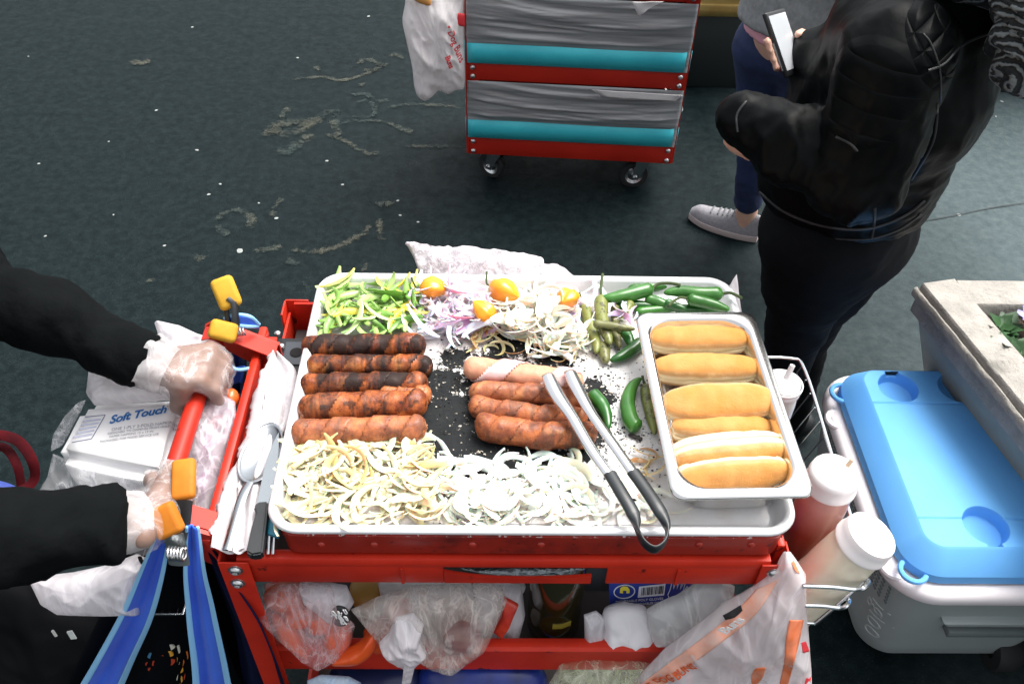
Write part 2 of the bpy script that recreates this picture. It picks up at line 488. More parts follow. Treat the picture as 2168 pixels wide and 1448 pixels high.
# scuffed chalk: thin worn deposits along smeared curves, most of it rubbed away
def smears(curves):
    mb = MB(); al = []
    for pts, w in curves:
        P = smooth_path([Z(x, y, 0) for x, y in pts], 10); n = len(P); T, _, _ = frames(P)
        rows = []
        for i in range(n):
            sd = V(-T[i].y, T[i].x, 0); hw = .017 * (.8 + .6 * w) * (1 + .5 * nz(P[i], 9, w)); e = min(1, min(i, n - 1 - i) / 4)
            rows.append([P[i] + sd * hw * k + V(0, 0, .004) for k in (-1, -.5, 0, .5, 1)]); al += [0, .75 * e, 1.0 * e, .75 * e, 0]
        mb.grid(rows)
    return mb, al
chalk = [([(560, 300), (590, 265), (640, 262), (700, 240), (710, 232)], 3), ([(570, 270), (610, 285), (650, 265), (690, 250)], 3), ([(590, 250), (600, 245), (615, 225)], 1),
         ([(705, 235), (712, 280), (720, 290)], 1.6), ([(745, 220), (780, 215), (795, 240), (770, 250), (740, 243)], 1), ([(720, 262), (760, 258), (815, 260), (890, 290)], 1),
         ([(680, 280), (730, 300), (775, 325), (810, 325)], .8), ([(580, 318), (610, 322), (640, 300), (670, 285)], 2), ([(740, 205), (770, 200), (800, 215), (830, 212)], .8),
         ([(610, 170), (680, 165), (720, 172), (770, 160), (830, 130)], .7), ([(755, 140), (775, 128), (805, 140), (790, 150), (765, 148)], .9), ([(820, 120), (840, 118), (855, 130)], 1.5),
         ([(665, 135), (680, 160)], .9), ([(755, 185), (780, 178)], 1), ([(850, 310), (900, 312), (990, 312)], .8), ([(800, 232), (880, 222), (985, 230)], .6),
         ([(460, 470), (475, 452), (510, 448), (535, 465), (520, 488)], 1.2), ([(455, 475), (470, 492), (490, 498)], 1.3), ([(575, 450), (590, 430), (600, 420)], .8), ([(570, 470), (585, 440)], .5),
         ([(610, 528), (660, 535), (720, 522), (770, 495), (780, 475)], 1.1), ([(530, 532), (570, 530), (605, 520)], 1.3), ([(795, 440), (815, 430), (830, 440)], 1.6), ([(803, 460), (805, 495), (815, 515)], .9),
         ([(590, 545), (645, 565)], .9), ([(270, 132), (300, 134), (325, 133)], 2.5), ([(765, 565), (785, 570)], 2.5), ([(405, 545), (440, 552)], .8), ([(640, 610), (655, 606)], 3), ([(310, 590), (330, 600)], 1)]
CH = NT('chalk_dust'); CH.set(Roughness=.95, Specular_IOR_Level=.05)
CH.col(CH.mix(CH.ramp(CH.noise(3, 3), [(.4, 0.0), (.6, 1.0)]), (.080, .082, .066), (.038, .052, .050)))
at = CH.n.new('ShaderNodeAttribute'); at.attribute_name = 'wear'
q = CH.math('ADD', CH.math('MULTIPLY', at.outputs['Fac'], .40), CH.math('ADD', CH.math('MULTIPLY', CH.noise(62, 5, .8), 1.15), CH.math('MULTIPLY', CH.noise(17, 3), .6)))
a_ = CH.ramp(CH.math('MULTIPLY', q, .5), [(.555, 0.0), (.69, .8)])
tr = CH.n.new('ShaderNodeBsdfTransparent'); mx = CH.n.new('ShaderNodeMixShader'); CH.lk(a_, mx.inputs[0]); CH.lk(tr.outputs[0], mx.inputs[1]); CH.lk(CH.b.outputs[0], mx.inputs[2]); CH.lk(mx.outputs[0], CH.out.inputs[0])
mb, al = smears(chalk); o = mb.build('chalk_scuffs', CH.m, fix=False)
at = o.data.attributes.new('wear', 'FLOAT', 'POINT'); at.data.foreach_set('value', al)
tag(o, 'pale worn chalk scuffs scattered on the dark asphalt', kind='stuff')
WH = simple('white_speck', (.24, .26, .25), .8)
specks = [(507, 531, 1.5), (780, 35, 1), (331, 234, .8), (348, 520, .7), (82, 347, .7), (415, 318, .6), (585, 462, .9), (692, 341, .8), (725, 391, .7), (630, 123, .8), (407, 58, .8), (842, 425, .7), (847, 456, .7),
          (2121, 215, 1.1), (2030, 455, 1.0), (2108, 247, .7), (96, 500, .6), (418, 318, .7), (442, 412, .8), (466, 390, .7), (548, 430, .5), (885, 470, .6), (1592, 407, .8), (240, 455, .5), (60, 120, .5), (230, 300, .5)]
base = None
for i, (x, y, s) in enumerate(specks):
    if base is None:
        mb = MB(); mb.lathe([(0, .0035), (.4, .0033), (.85, .0022), (1, 0)], (0, 0, 0), seg=14)
        for k, v in enumerate(mb.v): v.x *= .011 * (1 + .25 * nz(v, 2, 3)); v.y *= .009 * (1 + .25 * nz(v, 2, 4))
        base = mb.build('gum_spot', WH); o = base
    else:
        o = base.copy(); S.collection.objects.link(o)
    o.location = Z(x, y, 0.001); o.scale = (s * .75, s * .75, .3); o.rotation_euler.z = rnd.random() * 6
    tag(o, 'small pale speck of trodden gum or paper on the asphalt', 'litter speck', 'pale specks on the asphalt')

# ---------------------------------------------------------------- dark kiosk behind the rear cart
ky = Z(1500, 186, 0).y
kx0, kx1 = Z(1440, 186, 0).x, Z(2150, 100, 0).x + .15
kz = Y(1520, 34, ky).z
K = thing('kiosk', 'dark low kiosk base with a brass trim strip standing behind the rear cart', 'kiosk', (kx0, ky, 0))
KD = simple('kiosk_dark', (.010, .015, .014), .5, bump=.1, bsc=20)
mb = MB(); mb.box(((kx0 + kx1) / 2, ky + .5, kz / 2), (kx1 - kx0, 1.0, kz), bev=.006); mb.build('base_panel', KD, K)
BR = simple('brass_trim', (.62, .44, .17), .3, .8, c2=(.5, .33, .1), sc=12)
h2 = Y(1520, 9, ky - .012).z
mb = MB(); mb.box(((kx0 + kx1) / 2, ky + .49, (kz + h2) / 2 + .002), (kx1 - kx0 + .02, 1.024, h2 - kz), bev=.01); mb.build('brass_trim', BR, K)
mb = MB(); mb.box(((kx0 + kx1) / 2, ky + .52, h2 + .22 + .003), (kx1 - kx0, .96, .44), bev=.01); mb.build('counter', simple('kiosk_counter', (.012, .017, .02), .3), K)

# ---------------------------------------------------------------- concrete planter
pz = .62
a = Z(1952, 600, pz); b = Z(2150, 602, pz); dL = (Z(2250, 960, pz) - a)      # back left corner, back edge, left edge
ex = (b - a).normalized(); ed = dL.normalized()
PW, PD, RIM = .85, 1.25, .085
CON = NT('concrete'); CON.set(Roughness=.9, Specular_IOR_Level=.2)
cc = CON.mix(CON.ramp(CON.noise(18, 6, .65), [(.35, 0.0), (.68, 1.0)]), (.40, .375, .34), (.27, .26, .235))
cc = CON.mix(CON.ramp(CON.noise(85, 4, .7), [(.28, .6), (.36, 0.0)]), cc, (.16, .155, .145))
CON.col(cc).bump(CON.noise(60, 6, .7), .7, .012); CON = CON.m
SIDE = simple('concrete_side', (.34, .345, .29), .9, c2=(.27, .28, .245), sc=9, bump=.25, bsc=50)
PT = thing('concrete_planter', 'weathered concrete planter with chipped rim and dark soil behind the blue cooler', 'planter', tuple((a + ex * .4 + ed * .6).xy) + (0,))
def slab(p, u, lu, v, lv, z0, z1, jag=0.0, seed=0):
    n = max(2, int(lu / .012)); rows = []
    ring = lambda t: [(0, z0), (0, z1 - .005), (.004, z1), (lv - .004, z1), (lv, z1 - .005), (lv, z0)]
    for i in range(n + 1):
        q = p + u * (lu * i / n); row = []
        for (w, z) in ring(i):
            pt = q + v * w; pt = V(pt.x, pt.y, z)
            j = jag * (nz(pt, 22, seed) + .7 * nz(pt, 60, seed + 1))
            row.append(pt + v * j + V(0, 0, jag * .6 * nz(pt, 40, seed + 2) if z > z0 + .01 else 0))
        rows.append(row)
    m = MB(); m.grid(rows, True); m.add(rows[0], [list(range(6))]); m.add(rows[-1], [list(range(6))[::-1]]); return m
mb = MB()
q = V(a.x, a.y, 0)
inn = .012
tp = lambda i, j, z: V(*(q + ex * (i * (PW - inn) + (1 - i) * inn) + ed * (j * (PD - inn) + (1 - j) * inn)).xy, z)
bt = lambda i, j: V(*(q + ex * (i * (PW - .2) + (1 - i) * .2) + ed * (j * (PD - .2) + (1 - j) * .1)).xy, 0)
mb.hexa([bt(0, 0), bt(0, 1), bt(1, 1), bt(1, 0), tp(0, 0, pz - .082), tp(0, 1, pz - .082), tp(1, 1, pz - .082), tp(1, 0, pz - .082)])
mb.build('trough', SIDE, PT)
perp = (ex - ed * ex.dot(ed)).normalized(); perp2 = (ed - ex * ed.dot(ex)).normalized()
rim = MB()
for m in (slab(a, ed, PD, perp, RIM, pz - .08, pz, .0006, 1), slab(a + perp * (RIM + .001), ex, PW - RIM, perp2, RIM, pz - .078, pz - .002, .0009, 2),
          slab(a + perp * (PW - RIM), ed, PD, perp, RIM, pz - .08, pz, .003, 3), slab(a + ed * (PD - RIM) + perp * (RIM + .001), ex, PW - 2 * RIM, perp2, RIM, pz - .078, pz - .002, .003, 4)):
    rim.add(m.v, m.f)
# ledge moulding along the outer left edge
mo = slab(a - perp * .012 + ed * -.005, ed, PD, perp, .0115, pz - .034, pz - .014, .0016, 8); rim.add(mo.v, mo.f)
rim.build('rim', CON, PT, angle=50)
rows = []
for i in range(60):
    row = []
    for j in range(60):
        p = a + perp * (RIM - .004) + ex * ((PW - 2 * RIM + .02) * i / 59) + ed * (RIM - .02 + (PD - 2 * RIM + .03) * j / 59)
        p.z = pz - .035 + .014 * nz(p, 28) + .012 * nz(p, 70, 3)
        row.append(p)
    rows.append(row)
mb = MB(); mb.grid(rows)
SOIL = simple('soil', (.016, .011, .008), .95, c2=(.05, .032, .02), sc=60, bump=1, bsc=90, bd=.02)
mb.build('soil', SOIL, PT, angle=180)
LEAF = simple('leaf_green', (.014, .055, .014), .55, c2=(.03, .10, .025), sc=20)
PET = simple('pansy_petal', (.10, .10, .42), .6, c2=(.32, .30, .6), sc=40)
STRAW = simple('dry_leaf', (.5, .4, .24), .8)
def plant(px, py, n, flower, seed, rad=.05):
    r = random.Random(seed); p = Z(px, py, pz - .03)
    T = thing('pansy_plant' if flower else 'leafy_plant', {1: 'small pansy with a violet blue flower in the planter soil', 0: 'low green seedling without flowers in the planter soil near the rim'}[flower] if seed != 23 else 'spreading green seedling lowest in view in the planter soil', 'plant', p)
    mb = MB()
    for i in range(n):
        a_ = r.random() * 6.28; l = r.uniform(.4, 1) * rad; w = l * .32; el = r.uniform(.2, 1.1)
        d = V(math.cos(a_), math.sin(a_), el).normalized(); s = d.cross(V(0, 0, 1)).normalized(); o_ = p + V(r.gauss(0, .3), r.gauss(0, .3), 0) * rad * .6
        up = s.cross(d)
        mb.add([o_, o_ + d * l * .5 + s * w + up * .004, o_ + d * l - up * .004, o_ + d * l * .5 - s * w + up * .004, o_ + d * l * .5 - up * .003], [[0, 1, 4], [1, 2, 4], [2, 3, 4], [3, 0, 4]])
    mb.build('leaves', LEAF, T, angle=180)
    if flower:
        mb = MB(); c = p + V(.055, .01, .035)
        for k in range(5):
            an = k * 1.2566 + .3; d = V(math.cos(an), math.sin(an) * .8, .25).normalized(); s = V(-d.y, d.x, 0).normalized()
            mb.add([c, c + d * .012 + s * .014, c + d * .03 + s * .012 + V(0, 0, .006 * nz(d, 3)), c + d * .034, c + d * .03 - s * .012, c + d * .012 - s * .014], [[0, 1, 2, 3, 4, 5]])
        mb.build('flower', PET, T, angle=180)
plant(2120, 705, 34, 1, 21, .055); plant(2135, 745, 40, 0, 22, .06); plant(2160, 770, 30, 0, 23, .06)
mb = MB(); p = Z(2112, 726, pz - .018); mb.add([p, p + V(.03, -.005, .004), p + V(.035, -.02, 0), p + V(.008, -.012, .006)], [[0, 1, 2, 3]])
tag(mb.build('dry_leaf', STRAW, solid=.001), 'pale dry leaf lying on the planter soil', 'leaf')

# ---------------------------------------------------------------- rear cart
bl, br = Z(1000, 385, 0), Z(1420, 410, 0)
yl = Z(1060, 385, 0).y - .02; yr = Z(1365, 405, 0).y - .02
e = (V(br.x, yr, 0) - V(bl.x, yl, 0)).normalized()
fl = Y(992, 322, yl); fl = V(fl.x, fl.y, 0); CWID = (Y(1420, 347, yr) - Y(992, 322, yl)).xy.length
er = V(e.x, e.y, 0); ey = V(-e.y, e.x, 0); CD = .44
RC = thing('food_cart', 'red service cart wrapped in grey plastic with turquoise tape bands on casters', 'cart', fl + er * CWID / 2 + ey * CD / 2, 'red street food carts')
RM = Matrix((er, ey, V(0, 0, 1))).transposed()
def cz(px, py, y): return Y(px, py, y).z
zb0, zb1 = cz(1205, 337, (yl + yr) / 2), cz(1205, 302, (yl + yr) / 2)     # bottom rail
zm0, zm1 = cz(1215, 180, (yl + yr) / 2), cz(1215, 145, (yl + yr) / 2)     # middle rail
zt0 = zm0 + (zm0 - zb0) * 1.02; zt1 = zt0 + .07
def tray_ring(z0, z1, m, out=0.0, wall=.002):
    mb = MB(); o = out
    P = lambda x, y, z: fl + er * x + ey * y + V(0, 0, z)
    for (x0, y0, x1, y1) in ((-o, -o, CWID + o, -o + .02), (-o, CD + o - .02, CWID + o, CD + o), (-o, .0205 - o, .02 - o, CD + o - .0205), (CWID + o - .02, .0205 - o, CWID + o, CD + o - .0205)):
        mb.hexa([P(x0, y0, z0), P(x1, y0, z0), P(x1, y1, z0), P(x0, y1, z0), P(x0, y0, z1), P(x1, y0, z1), P(x1, y1, z1), P(x0, y1, z1)], bev=.003)
    mb.hexa([P(.01, .01, z0 + .012), P(CWID - .01, .01, z0 + .012), P(CWID - .01, CD - .01, z0 + .012), P(.01, CD - .01, z0 + .012)] + [P(.01, .01, z0 + .016), P(CWID - .01, .01, z0 + .016), P(CWID - .01, CD - .01, z0 + .016), P(.01, CD - .01, z0 + .016)])
    return mb
for z0, z1 in ((zb0, zb1), (zm0, zm1), (zt0, zt1)):
    tray_ring(z0, z1, REDB).build('tray_rail', REDB, RC)
for ix in (0, 1):
    for iy in (0, 1):
        p = fl + er * (ix * CWID) + ey * (iy * CD); sx, sy = 1 - 2 * ix, 1 - 2 * iy
        mb = MB(); mb.box(p + er * sx * .015 + ey * sy * .004 + V(0, 0, (zb0 + zt1) / 2), (.044, .003, zt1 - zb0 - .004), RM); mb.box(p + er * sx * .004 + ey * sy * .016 + V(0, 0, (zb0 + zt1) / 2), (.003, .032, zt1 - zb0 - .004), RM)
        mb.build('corner_post', REDB, RC)
        for z0, z1 in ((zb0, zb1), (zm0, zm1), (zt0, zt1)):
            for zz in (z0 + .014, z1 - .014):
                mb = MB(); mb.lathe([(0, .007), (.005, .006), (.0085, .003), (.009, 0)], p + er * sx * .017 - ey * sy * .0005 + V(0, 0, zz), -ey * sy, 12); mb.build('bolt', BOLT, RC)
                mb = MB(); mb.lathe([(0, .007), (.005, .006), (.0085, .003), (.009, 0)], p - er * sx * .0005 + ey * sy * .016 + V(0, 0, zz), -er * sx, 12); mb.build('bolt', BOLT, RC)
# wrap panels: stretched dark plastic with sagging folds; turquoise tape above each rail
WRAP = NT('grey_wrap'); WRAP.set(Roughness=.27, Specular_IOR_Level=.7, Coat_Weight=.3)
WRAP.col(WRAP.mix(WRAP.ramp(WRAP.noise(1, 4, vec=WRAP.mapping((3, 3, 60))), [(.35, 0.0), (.7, 1.0)]), (.19, .20, .205), (.36, .37, .375)))
WRAP.bump(WRAP.noise(1, 4, .5, vec=WRAP.mapping((5, 5, 70))), .22, .01); WRAP = WRAP.m
TAPE = simple('turquoise_tape', (.05, .56, .64), .4, c2=(.04, .48, .57), sc=8, bump=.2, bsc=25, bd=.004)
PAPER = simple('white_paper', (.72, .70, .70), .8, c2=(.62, .60, .60), sc=12, bump=.15, bsc=30)
def wrap(z0, z1, seed, tp):
    n, m = 110, 64; P = lambda s, z, o: None
    per = [(0, CWID, 0), (1, CD, 0), (2, CWID, 0), (3, CD, 0)]
    tot = 2 * (CWID + CD); rows = []
    for j in range(m + 1):
        t = j / m; z = lerp(z0, z1, t); row = []
        for i in range(4 * n):
            k, u = divmod(i, n); u /= n
            if k == 0: p, nn, w = fl + er * (u * CWID), -ey, u
            elif k == 1: p, nn, w = fl + er * CWID + ey * (u * CD), er, u
            elif k == 2: p, nn, w = fl + er * (CWID * (1 - u)) + ey * CD, ey, u
            else: p, nn, w = fl + ey * (CD * (1 - u)), -er, u
            e_ = math.sin(math.pi * min(1, max(0, t))) ** .4 * min(1, min(u, 1 - u) * 9 + .15) * (.12 if z < tp else .12 + .88 * min(1, (z - tp) / .02))
            sag = z + .05 * math.sin(math.pi * u) * (t - .2) + .03 * (u - .5)
            h = max(0, ridge((u * .8 + k * 3, sag * 15, seed), 1.0, seed)) ** 1.5
            h2 = ridge((u * 1.6 + k * 3, sag * 34, seed + 9), 1.0, seed)
            row.append(V(p.x, p.y, 0) + nn * (.002 + (.015 * h + .004 * h2) * e_) + V(0, 0, z))
        rows.append(row)
    mb = MB(); mb.grid(rows, True); return mb
for z0, z1, sd, tp in ((zb1 + .002, zm0 - .002, 1, cz(1205, 262, (yl + yr) / 2)), (zm1 + .002, zt0 - .002, 4, cz(1215, 100, (yl + yr) / 2))):
    wrap(z0, z1, sd, tp).build('plastic_wrap', WRAP, RC, angle=180)
    mb = MB(); t0, t1 = z0 + .004, tp; o = .0078; rows = []
    for i in range(81):
        u = i / 80 * 2 * (CWID + CD)
        if u < CWID: p = fl + er * u - ey * o
        elif u < CWID + CD: p = fl + er * (CWID + o) + ey * (u - CWID)
        elif u < 2 * CWID + CD: p = fl + er * (CWID - (u - CWID - CD)) + ey * (CD + o)
        else: p = fl - er * o + ey * (CD - (u - 2 * CWID - CD))
        w = .003 * nz((u * 3, sd, 0), 1)
        rows.append([p + V(0, 0, t0), p + er.cross(V(0, 0, 1)) * .002 * nz((u * 9, 1, sd), 1) + V(0, 0, (t0 + t1) / 2), p + V(0, 0, t1 + w)])
    mb.grid(rows); mb.build('tape_band', TAPE, RC, solid=.002, angle=60)
# torn white scrap under the middle rail and napkin at the top edge
def quad_patch(name, pts, m, parent, y, bulge=.004, solid=.0012, seed=0, n=10):
    c = [Y(x, q, y) for x, q in pts]; rows = []
    for i in range(n + 1):
        row = []
        for j in range(n + 1):
            s, t = i / n, j / n
            p = lerp(lerp(c[0], c[1], t), lerp(c[3], c[2], t), s); row.append(p + V(0, -1, 0) * (bulge * (nz(p, 30, seed) + .4)))
        rows.append(row)
    mb = MB(); mb.grid(rows); return mb.build(name, m, parent, solid=solid, angle=180)
quad_patch('torn_liner', [(1252, 190), (1445, 202), (1430, 214), (1275, 205)], PAPER, RC, yl - .075, .003)
o = quad_patch('paper_napkin', [(1338, 4), (1405, 3), (1372, 20), (1352, 36)], PAPER, None, yl - .08, .008)
centre(o); tag(o, 'white paper napkin tucked under the top edge of the rear cart', 'napkin')
for ix in (0, 1):
    for iy in (0, 1):
        x = .10 + ix * (CWID - .195); y = .05 + iy * (CD - .10)
        c0 = fl + er * x + ey * y; R_ = .052
        ang = (-.55, .15)[ix] + iy * .8
        wd = (er * math.cos(ang) + ey * math.sin(ang)); wx = V(-wd.y, wd.x, 0)      # rolling direction and axle
        wc = c0 + wd * -.025 + V(0, 0, R_)
        mb = MB(); mb.lathe([(R_ * .66, -.013), (R_ * .95, -.013), (R_, -.008), (R_, .008), (R_ * .95, .013), (R_ * .66, .013), (R_ * .66, -.013)], wc, wx, 32)
        ca = mb.build('caster', RUBBER, RC)
        mb = MB(); mb.lathe([(0, -.016), (.011, -.016), (.012, -.009), (R_ * .45, -.006), (R_ * .655, -.012), (R_ * .655, .012), (R_ * .45, .006), (.012, .009), (.011, .016), (0, .016)], wc, wx, 24); mb.build('hub', STEEL, ca)
        mb = MB()
        for s in (-1, 1):
            o_ = wx * s * .021; k_ = wx * s * .003
            mb.prism([wc + o_ - wd * .012 - V(0, 0, .012), wc + o_ + wd * .012 - V(0, 0, .012), V(*c0.xy, zb0 - .006) + o_ + wd * .03, V(*c0.xy, zb0 - .006) + o_ - wd * .026], k_)
        mb.box(V(*c0.xy, zb0 - .004), (.075, .06, .005), RM); mb.build('fork', STEEL, ca)
        mb = MB(); mb.lathe([(0, .030), (.006, .030), (.009, .026), (.009, -.026), (.006, -.030), (0, -.030)], wc, wx, 12); mb.build('axle_bolt', BOLT, ca)

# bag of buns hanging at the rear cart's left side
BAGW = film('bread_bag_film', (.86, .83, .83), .93, 1.0, 18, .3, (.76, .73, .73), .2)
pb = (Y(920, 100, yl), V(.12, -1, .1))
mb = pillow([(862, -60), (975, -60), (982, 40), (985, 140), (983, 186), (965, 192), (948, 200), (930, 192), (915, 205), (898, 214), (880, 195), (872, 140), (860, 85), (852, 45), (858, 5)], pb, .05, .05, .028, 16, 3, rings=22, nseg=150)
BG = mb.build('bread_bag', BAGW, angle=180); merge(BG); bb = bvh_of(mb); centre(BG)
tag(BG, 'white bag with red lettering hanging on the left of the rear cart', 'plastic bag')
RT_ = simple('red_ink', (.62, .03, .04), .6)
xd = (PL(972, 130, *pb) - PL(938, 40, *pb)); yd = PL(990, 60, *pb) - PL(960, 70, *pb)
text_mesh('lettering', '\u2022 Dog Buns', RT_, PL(940, 42, *pb), xd, yd, .030, BG, bb, bold=.0004, space=1.0)
text_mesh('lettering', 'Buns', RT_, PL(939, 106, *pb), xd, yd, .024, BG, bb, bold=.0009)
mb = pillow([(970, 28), (984, 30), (984, 58), (966, 54)], (pb[0] + V(0, -.045, 0), pb[1]), .004, .004, .001, 20, 2, 6, 30, True); merge(mb.build('red_print', RT_, BG, angle=180))
BUNT = simple('bun_crust_far', (.55, .26, .07), .6)
mb = pillow([(872, -10), (905, -16), (912, 12), (885, 6)], (pb[0] + V(0, -.05, 0), pb[1]), .012, .01, .002, 20, 2, 8, 40); merge(mb.build('bun_seen_through', BUNT, BG, angle=180))
# ---------------------------------------------------------------- front cart
RZ = .9075                                            # top of the cart's upper rail
yf = .614
xl, xr = Z(462, 1180, RZ).x, Z(1672, 1172, RZ).x
yb = 1.10
FC = thing('food_cart', 'red service cart in the foreground carrying the grill tray', 'cart', ((xl + xr) / 2, (yf + yb) / 2, 0), 'red street food carts')
pxx = lambda px, py=1200: Y(px, py, yf).x
rail_h = .056
# upper front rail: rounded lip, face with an open slot
mb = MB()
L0, L1 = pxx(500, 1186), pxx(1638, 1180)
prof = [(0, RZ - .016), (-.001, RZ - .006), (.002, RZ - .0012), (.008, RZ), (.016, RZ - .002), (.018, RZ - .016)]
rows = [[V(x, yf + o, z) for o, z in prof] for x in np.linspace(L0, L1, 30)]
mb.grid(rows, True); mb.add(rows[0], [[0, 1, 2, 3, 4, 5]]); mb.add(rows[-1], [[5, 4, 3, 2, 1, 0]])
s0, s1, s2 = pxx(938), pxx(1256), pxx(1288)
zt, zb = RZ - .0165, RZ - rail_h
mb.box(((L0 + s0) / 2, yf + .003, (zt + zb) / 2), (s0 - L0, .004, zt - zb), bev=.001)
mb.box(((s2 + L1) / 2, yf + .003, (zt + zb) / 2), (L1 - s2, .004, zt - zb), bev=.001)
n = 24; rows = []
for i in range(n + 1):
    u = i / n; x = lerp(s0 + .0005, s1, u); h = zb + .012 + .020 * abs(2 * u - 1) ** 2.5 * (.8 if u < .5 else .35)
    rows.append([V(x, yf + .001, zb), V(x, yf + .001, h), V(x, yf + .005, h), V(x, yf + .005, zb)])
mb.grid(rows, True); mb.add(rows[0], [[0, 1, 2, 3]]); mb.add(rows[-1], [[3, 2, 1, 0]])
mb.box((pxx(1440), yf - .0008, (zt + zb) / 2), (.004, .0022, zt - zb - .004)); mb.box((pxx(850), yf - .0008, (zt + zb) / 2), (.004, .0022, zt - zb - .004))
mb.build('upper_rail', RED, FC)
mb = MB()
ye_ = Z(555, 694, RZ + .01).y; yq = .5 * (yf + .03 + ye_)
mb.box((xl - .017, yq, RZ + .004), (.0135, ye_ - yf - .03, .022), bev=.0045)
mb.box((xl - .008, yq, RZ - .012), (.016, ye_ - yf - .03, .004))
mb.box((xl - .017, yf + .022, RZ + .004), (.015, .012, .024), bev=.002)
mb.box((xl + .006, (yf + yb) / 2 + .01, RZ - .045), (.004, yb - yf - .03, .044))
mb.build('side_rail', RED, FC)
mb = MB(); mb.box((xr - .006, (yf + yb) / 2 + .01, RZ - .028), (.012, yb - yf - .03, .052), bev=.004); mb.build('side_rail', RED, FC)
mb = MB(); mb.box(((xl + xr) / 2, yb - .004, RZ - .03), (xr - xl - .03, .006, .055), bev=.002); mb.box((pxx(640) + .1, yb - .008, RZ + .002), (.12, .02, .006), bev=.002); mb.build('upper_rail', RED, FC)
# dark upper shelf floor, lower shelves
INN = simple('dark_shelf', (.02, .012, .011), .6)
for z in (RZ - .055, .605, .24):
    mb = MB(); mb.box(((xl + xr) / 2, (yf + yb) / 2 + .004, z), (xr - xl - .03, yb - yf - .04, .004)); mb.build('shelf', INN, FC)
for z1, z0 in ((.672, .607), (.305, .240)):
    mb = MB()
    rows = [[V(x, yf + o, z) for o, z in ((0, z0), (0, z1 - .018), (-.001, z1 - .006), (.003, z1 - .001), (.010, z1), (.018, z1 - .003), (.018, z0))] for x in np.linspace(xl + .012, xr - .012, 20)]
    mb.grid(rows, True); mb.build('lower_rail', RED, FC)
    mb = MB(); mb.box((xl + .014, (yf + yb) / 2, (z0 + z1) / 2), (.006, yb - yf - .05, z1 - z0)); mb.box((xr - .014, (yf + yb) / 2, (z0 + z1) / 2), (.006, yb - yf - .05, z1 - z0)); mb.box(((xl + xr) / 2, yb - .012, (z0 + z1) / 2), (xr - xl - .04, .006, z1 - z0)); mb.build('lower_side_rails', RED, FC)
# corner posts: angle iron with dome bolts
for sx in (0, 1):
    for sy in (0, 1):
        x = (xl, xr)[sx]; y = (yf, yb)[sy]; dx = (1, -1)[sx]; dy = (1, -1)[sy]
        mb = MB(); mb.box((x + dx * .019, y - dy * .0032, .505), (.038, .003, .80), bev=.0008); mb.box((x - dx * .0, y + dy * .016, .505), (.003, .034, .80), bev=.0008); mb.build('corner_post', RED, FC)
        if sy == 0:
            for bz, bo in ((RZ - .017, .020), (RZ - .048, .017)):
                mb = MB(); o = V(x + dx * bo, y - .005, bz)
                mb.lathe([(.0095, 0), (.0095, .0012), (.0075, .0018), (.0065, .004), (.0042, .0056), (.0036, .0056), (.0034, .0040), (0, .0036)], o, (0, -1, 0), 18)
                mb.build('bolt', BOLT, FC)
for sx in (0, 1):
    for sy in (0, 1):
        c = V((xl + .06, xr - .06)[sx], (yf + .05, yb - .05)[sy], .05)
        mb = MB(); mb.lathe([(.03, -.013), (.048, -.013), (.05, -.008), (.05, .008), (.048, .013), (.03, .013), (.03, -.013)], c, (1, 0, 0), 24); ca = mb.build('caster', RUBBER, FC)
        mb = MB(); mb.lathe([(0, -.012), (.029, -.010), (.029, .010), (0, .012)], c, (1, 0, 0), 20); mb.build('hub', STEEL, ca)
        mb = MB(); mb.box(c + V(-.02, 0, .028), (.003, .03, .075)); mb.box(c + V(.02, 0, .028), (.003, .03, .075)); mb.box(c + V(0, 0, .068), (.06, .06, .004)); mb.build('fork', STEEL, ca)
# handle at the left end
HZ = .945
h0, h1 = Z(457, 716, HZ), Z(337, 1095, HZ)
hx = (h0.x + h1.x) / 2
mb = MB(); mb.tube([V(hx, y, HZ) for y in np.linspace(h1.y, h0.y, 14)], .0128, 16); mb.build('handle', RED, FC)
for yy, d in ((h0.y + .012, 1), (h1.y - .012, -1)):
    mb = MB()
    pf = [V(hx - .018, yy, HZ - .018), V(hx - .018, yy, HZ + .012), V(hx - .008, yy, HZ + .019), V(hx + .012, yy, HZ + .017), V(xl + .014, yy, RZ + .012), V(xl + .014, yy, RZ - .04), V(xl - .01, yy, RZ - .05)]
    mb.prism(pf, V(0, d * .006, 0)); mb.prism([V(hx - .016, yy - d * .001, HZ + .0135), V(hx + .012, yy - d * .001, HZ + .0195), V(xl + .012, yy - d * .001, RZ + .014), V(xl + .012, yy - d * .001, RZ + .011), V(hx + .012, yy - d * .001, HZ + .0165), V(hx - .016, yy - d * .001, HZ + .0105)], V(0, -d * .028, 0))
    mb.build('handle_bracket', RED, FC)
# small burner fittings in the left back corner of the upper shelf
BK = thing('burner_box', 'black burner box with a round hole and bright bolts in the cart corner', 'burner', (xl + .07, yb - .05, RZ - .053))
mb = MB(); c = Z(618, 770, .875); mb.box((c.x + .04, c.y - .02, .871), (.20, .13, .036), bev=.004); mb.build('case', BLACK, BK)
mb = MB(); h = Z(627, 745, .894); mb.box((h.x + .01, h.y, .8905), (.06, .05, .003), bev=.001); mb.build('plate', simple('grey_plate', (.05, .06, .07), .4), BK)
mb = MB(); mb.lathe([(.010, 0), (.010, .001), (0, .0012)], (h.x, h.y, .8925), seg=20); mb.build('hole', simple('hole_black', (.002, .002, .002), .9), BK)
for q in ((557, 722), (588, 708), (596, 735)):
    mb = MB(); mb.lathe([(.005, 0), (.005, .004), (.003, .006), (0, .0065)], Z(*q, .893), seg=12); mb.build('bolt', BOLT, BK)

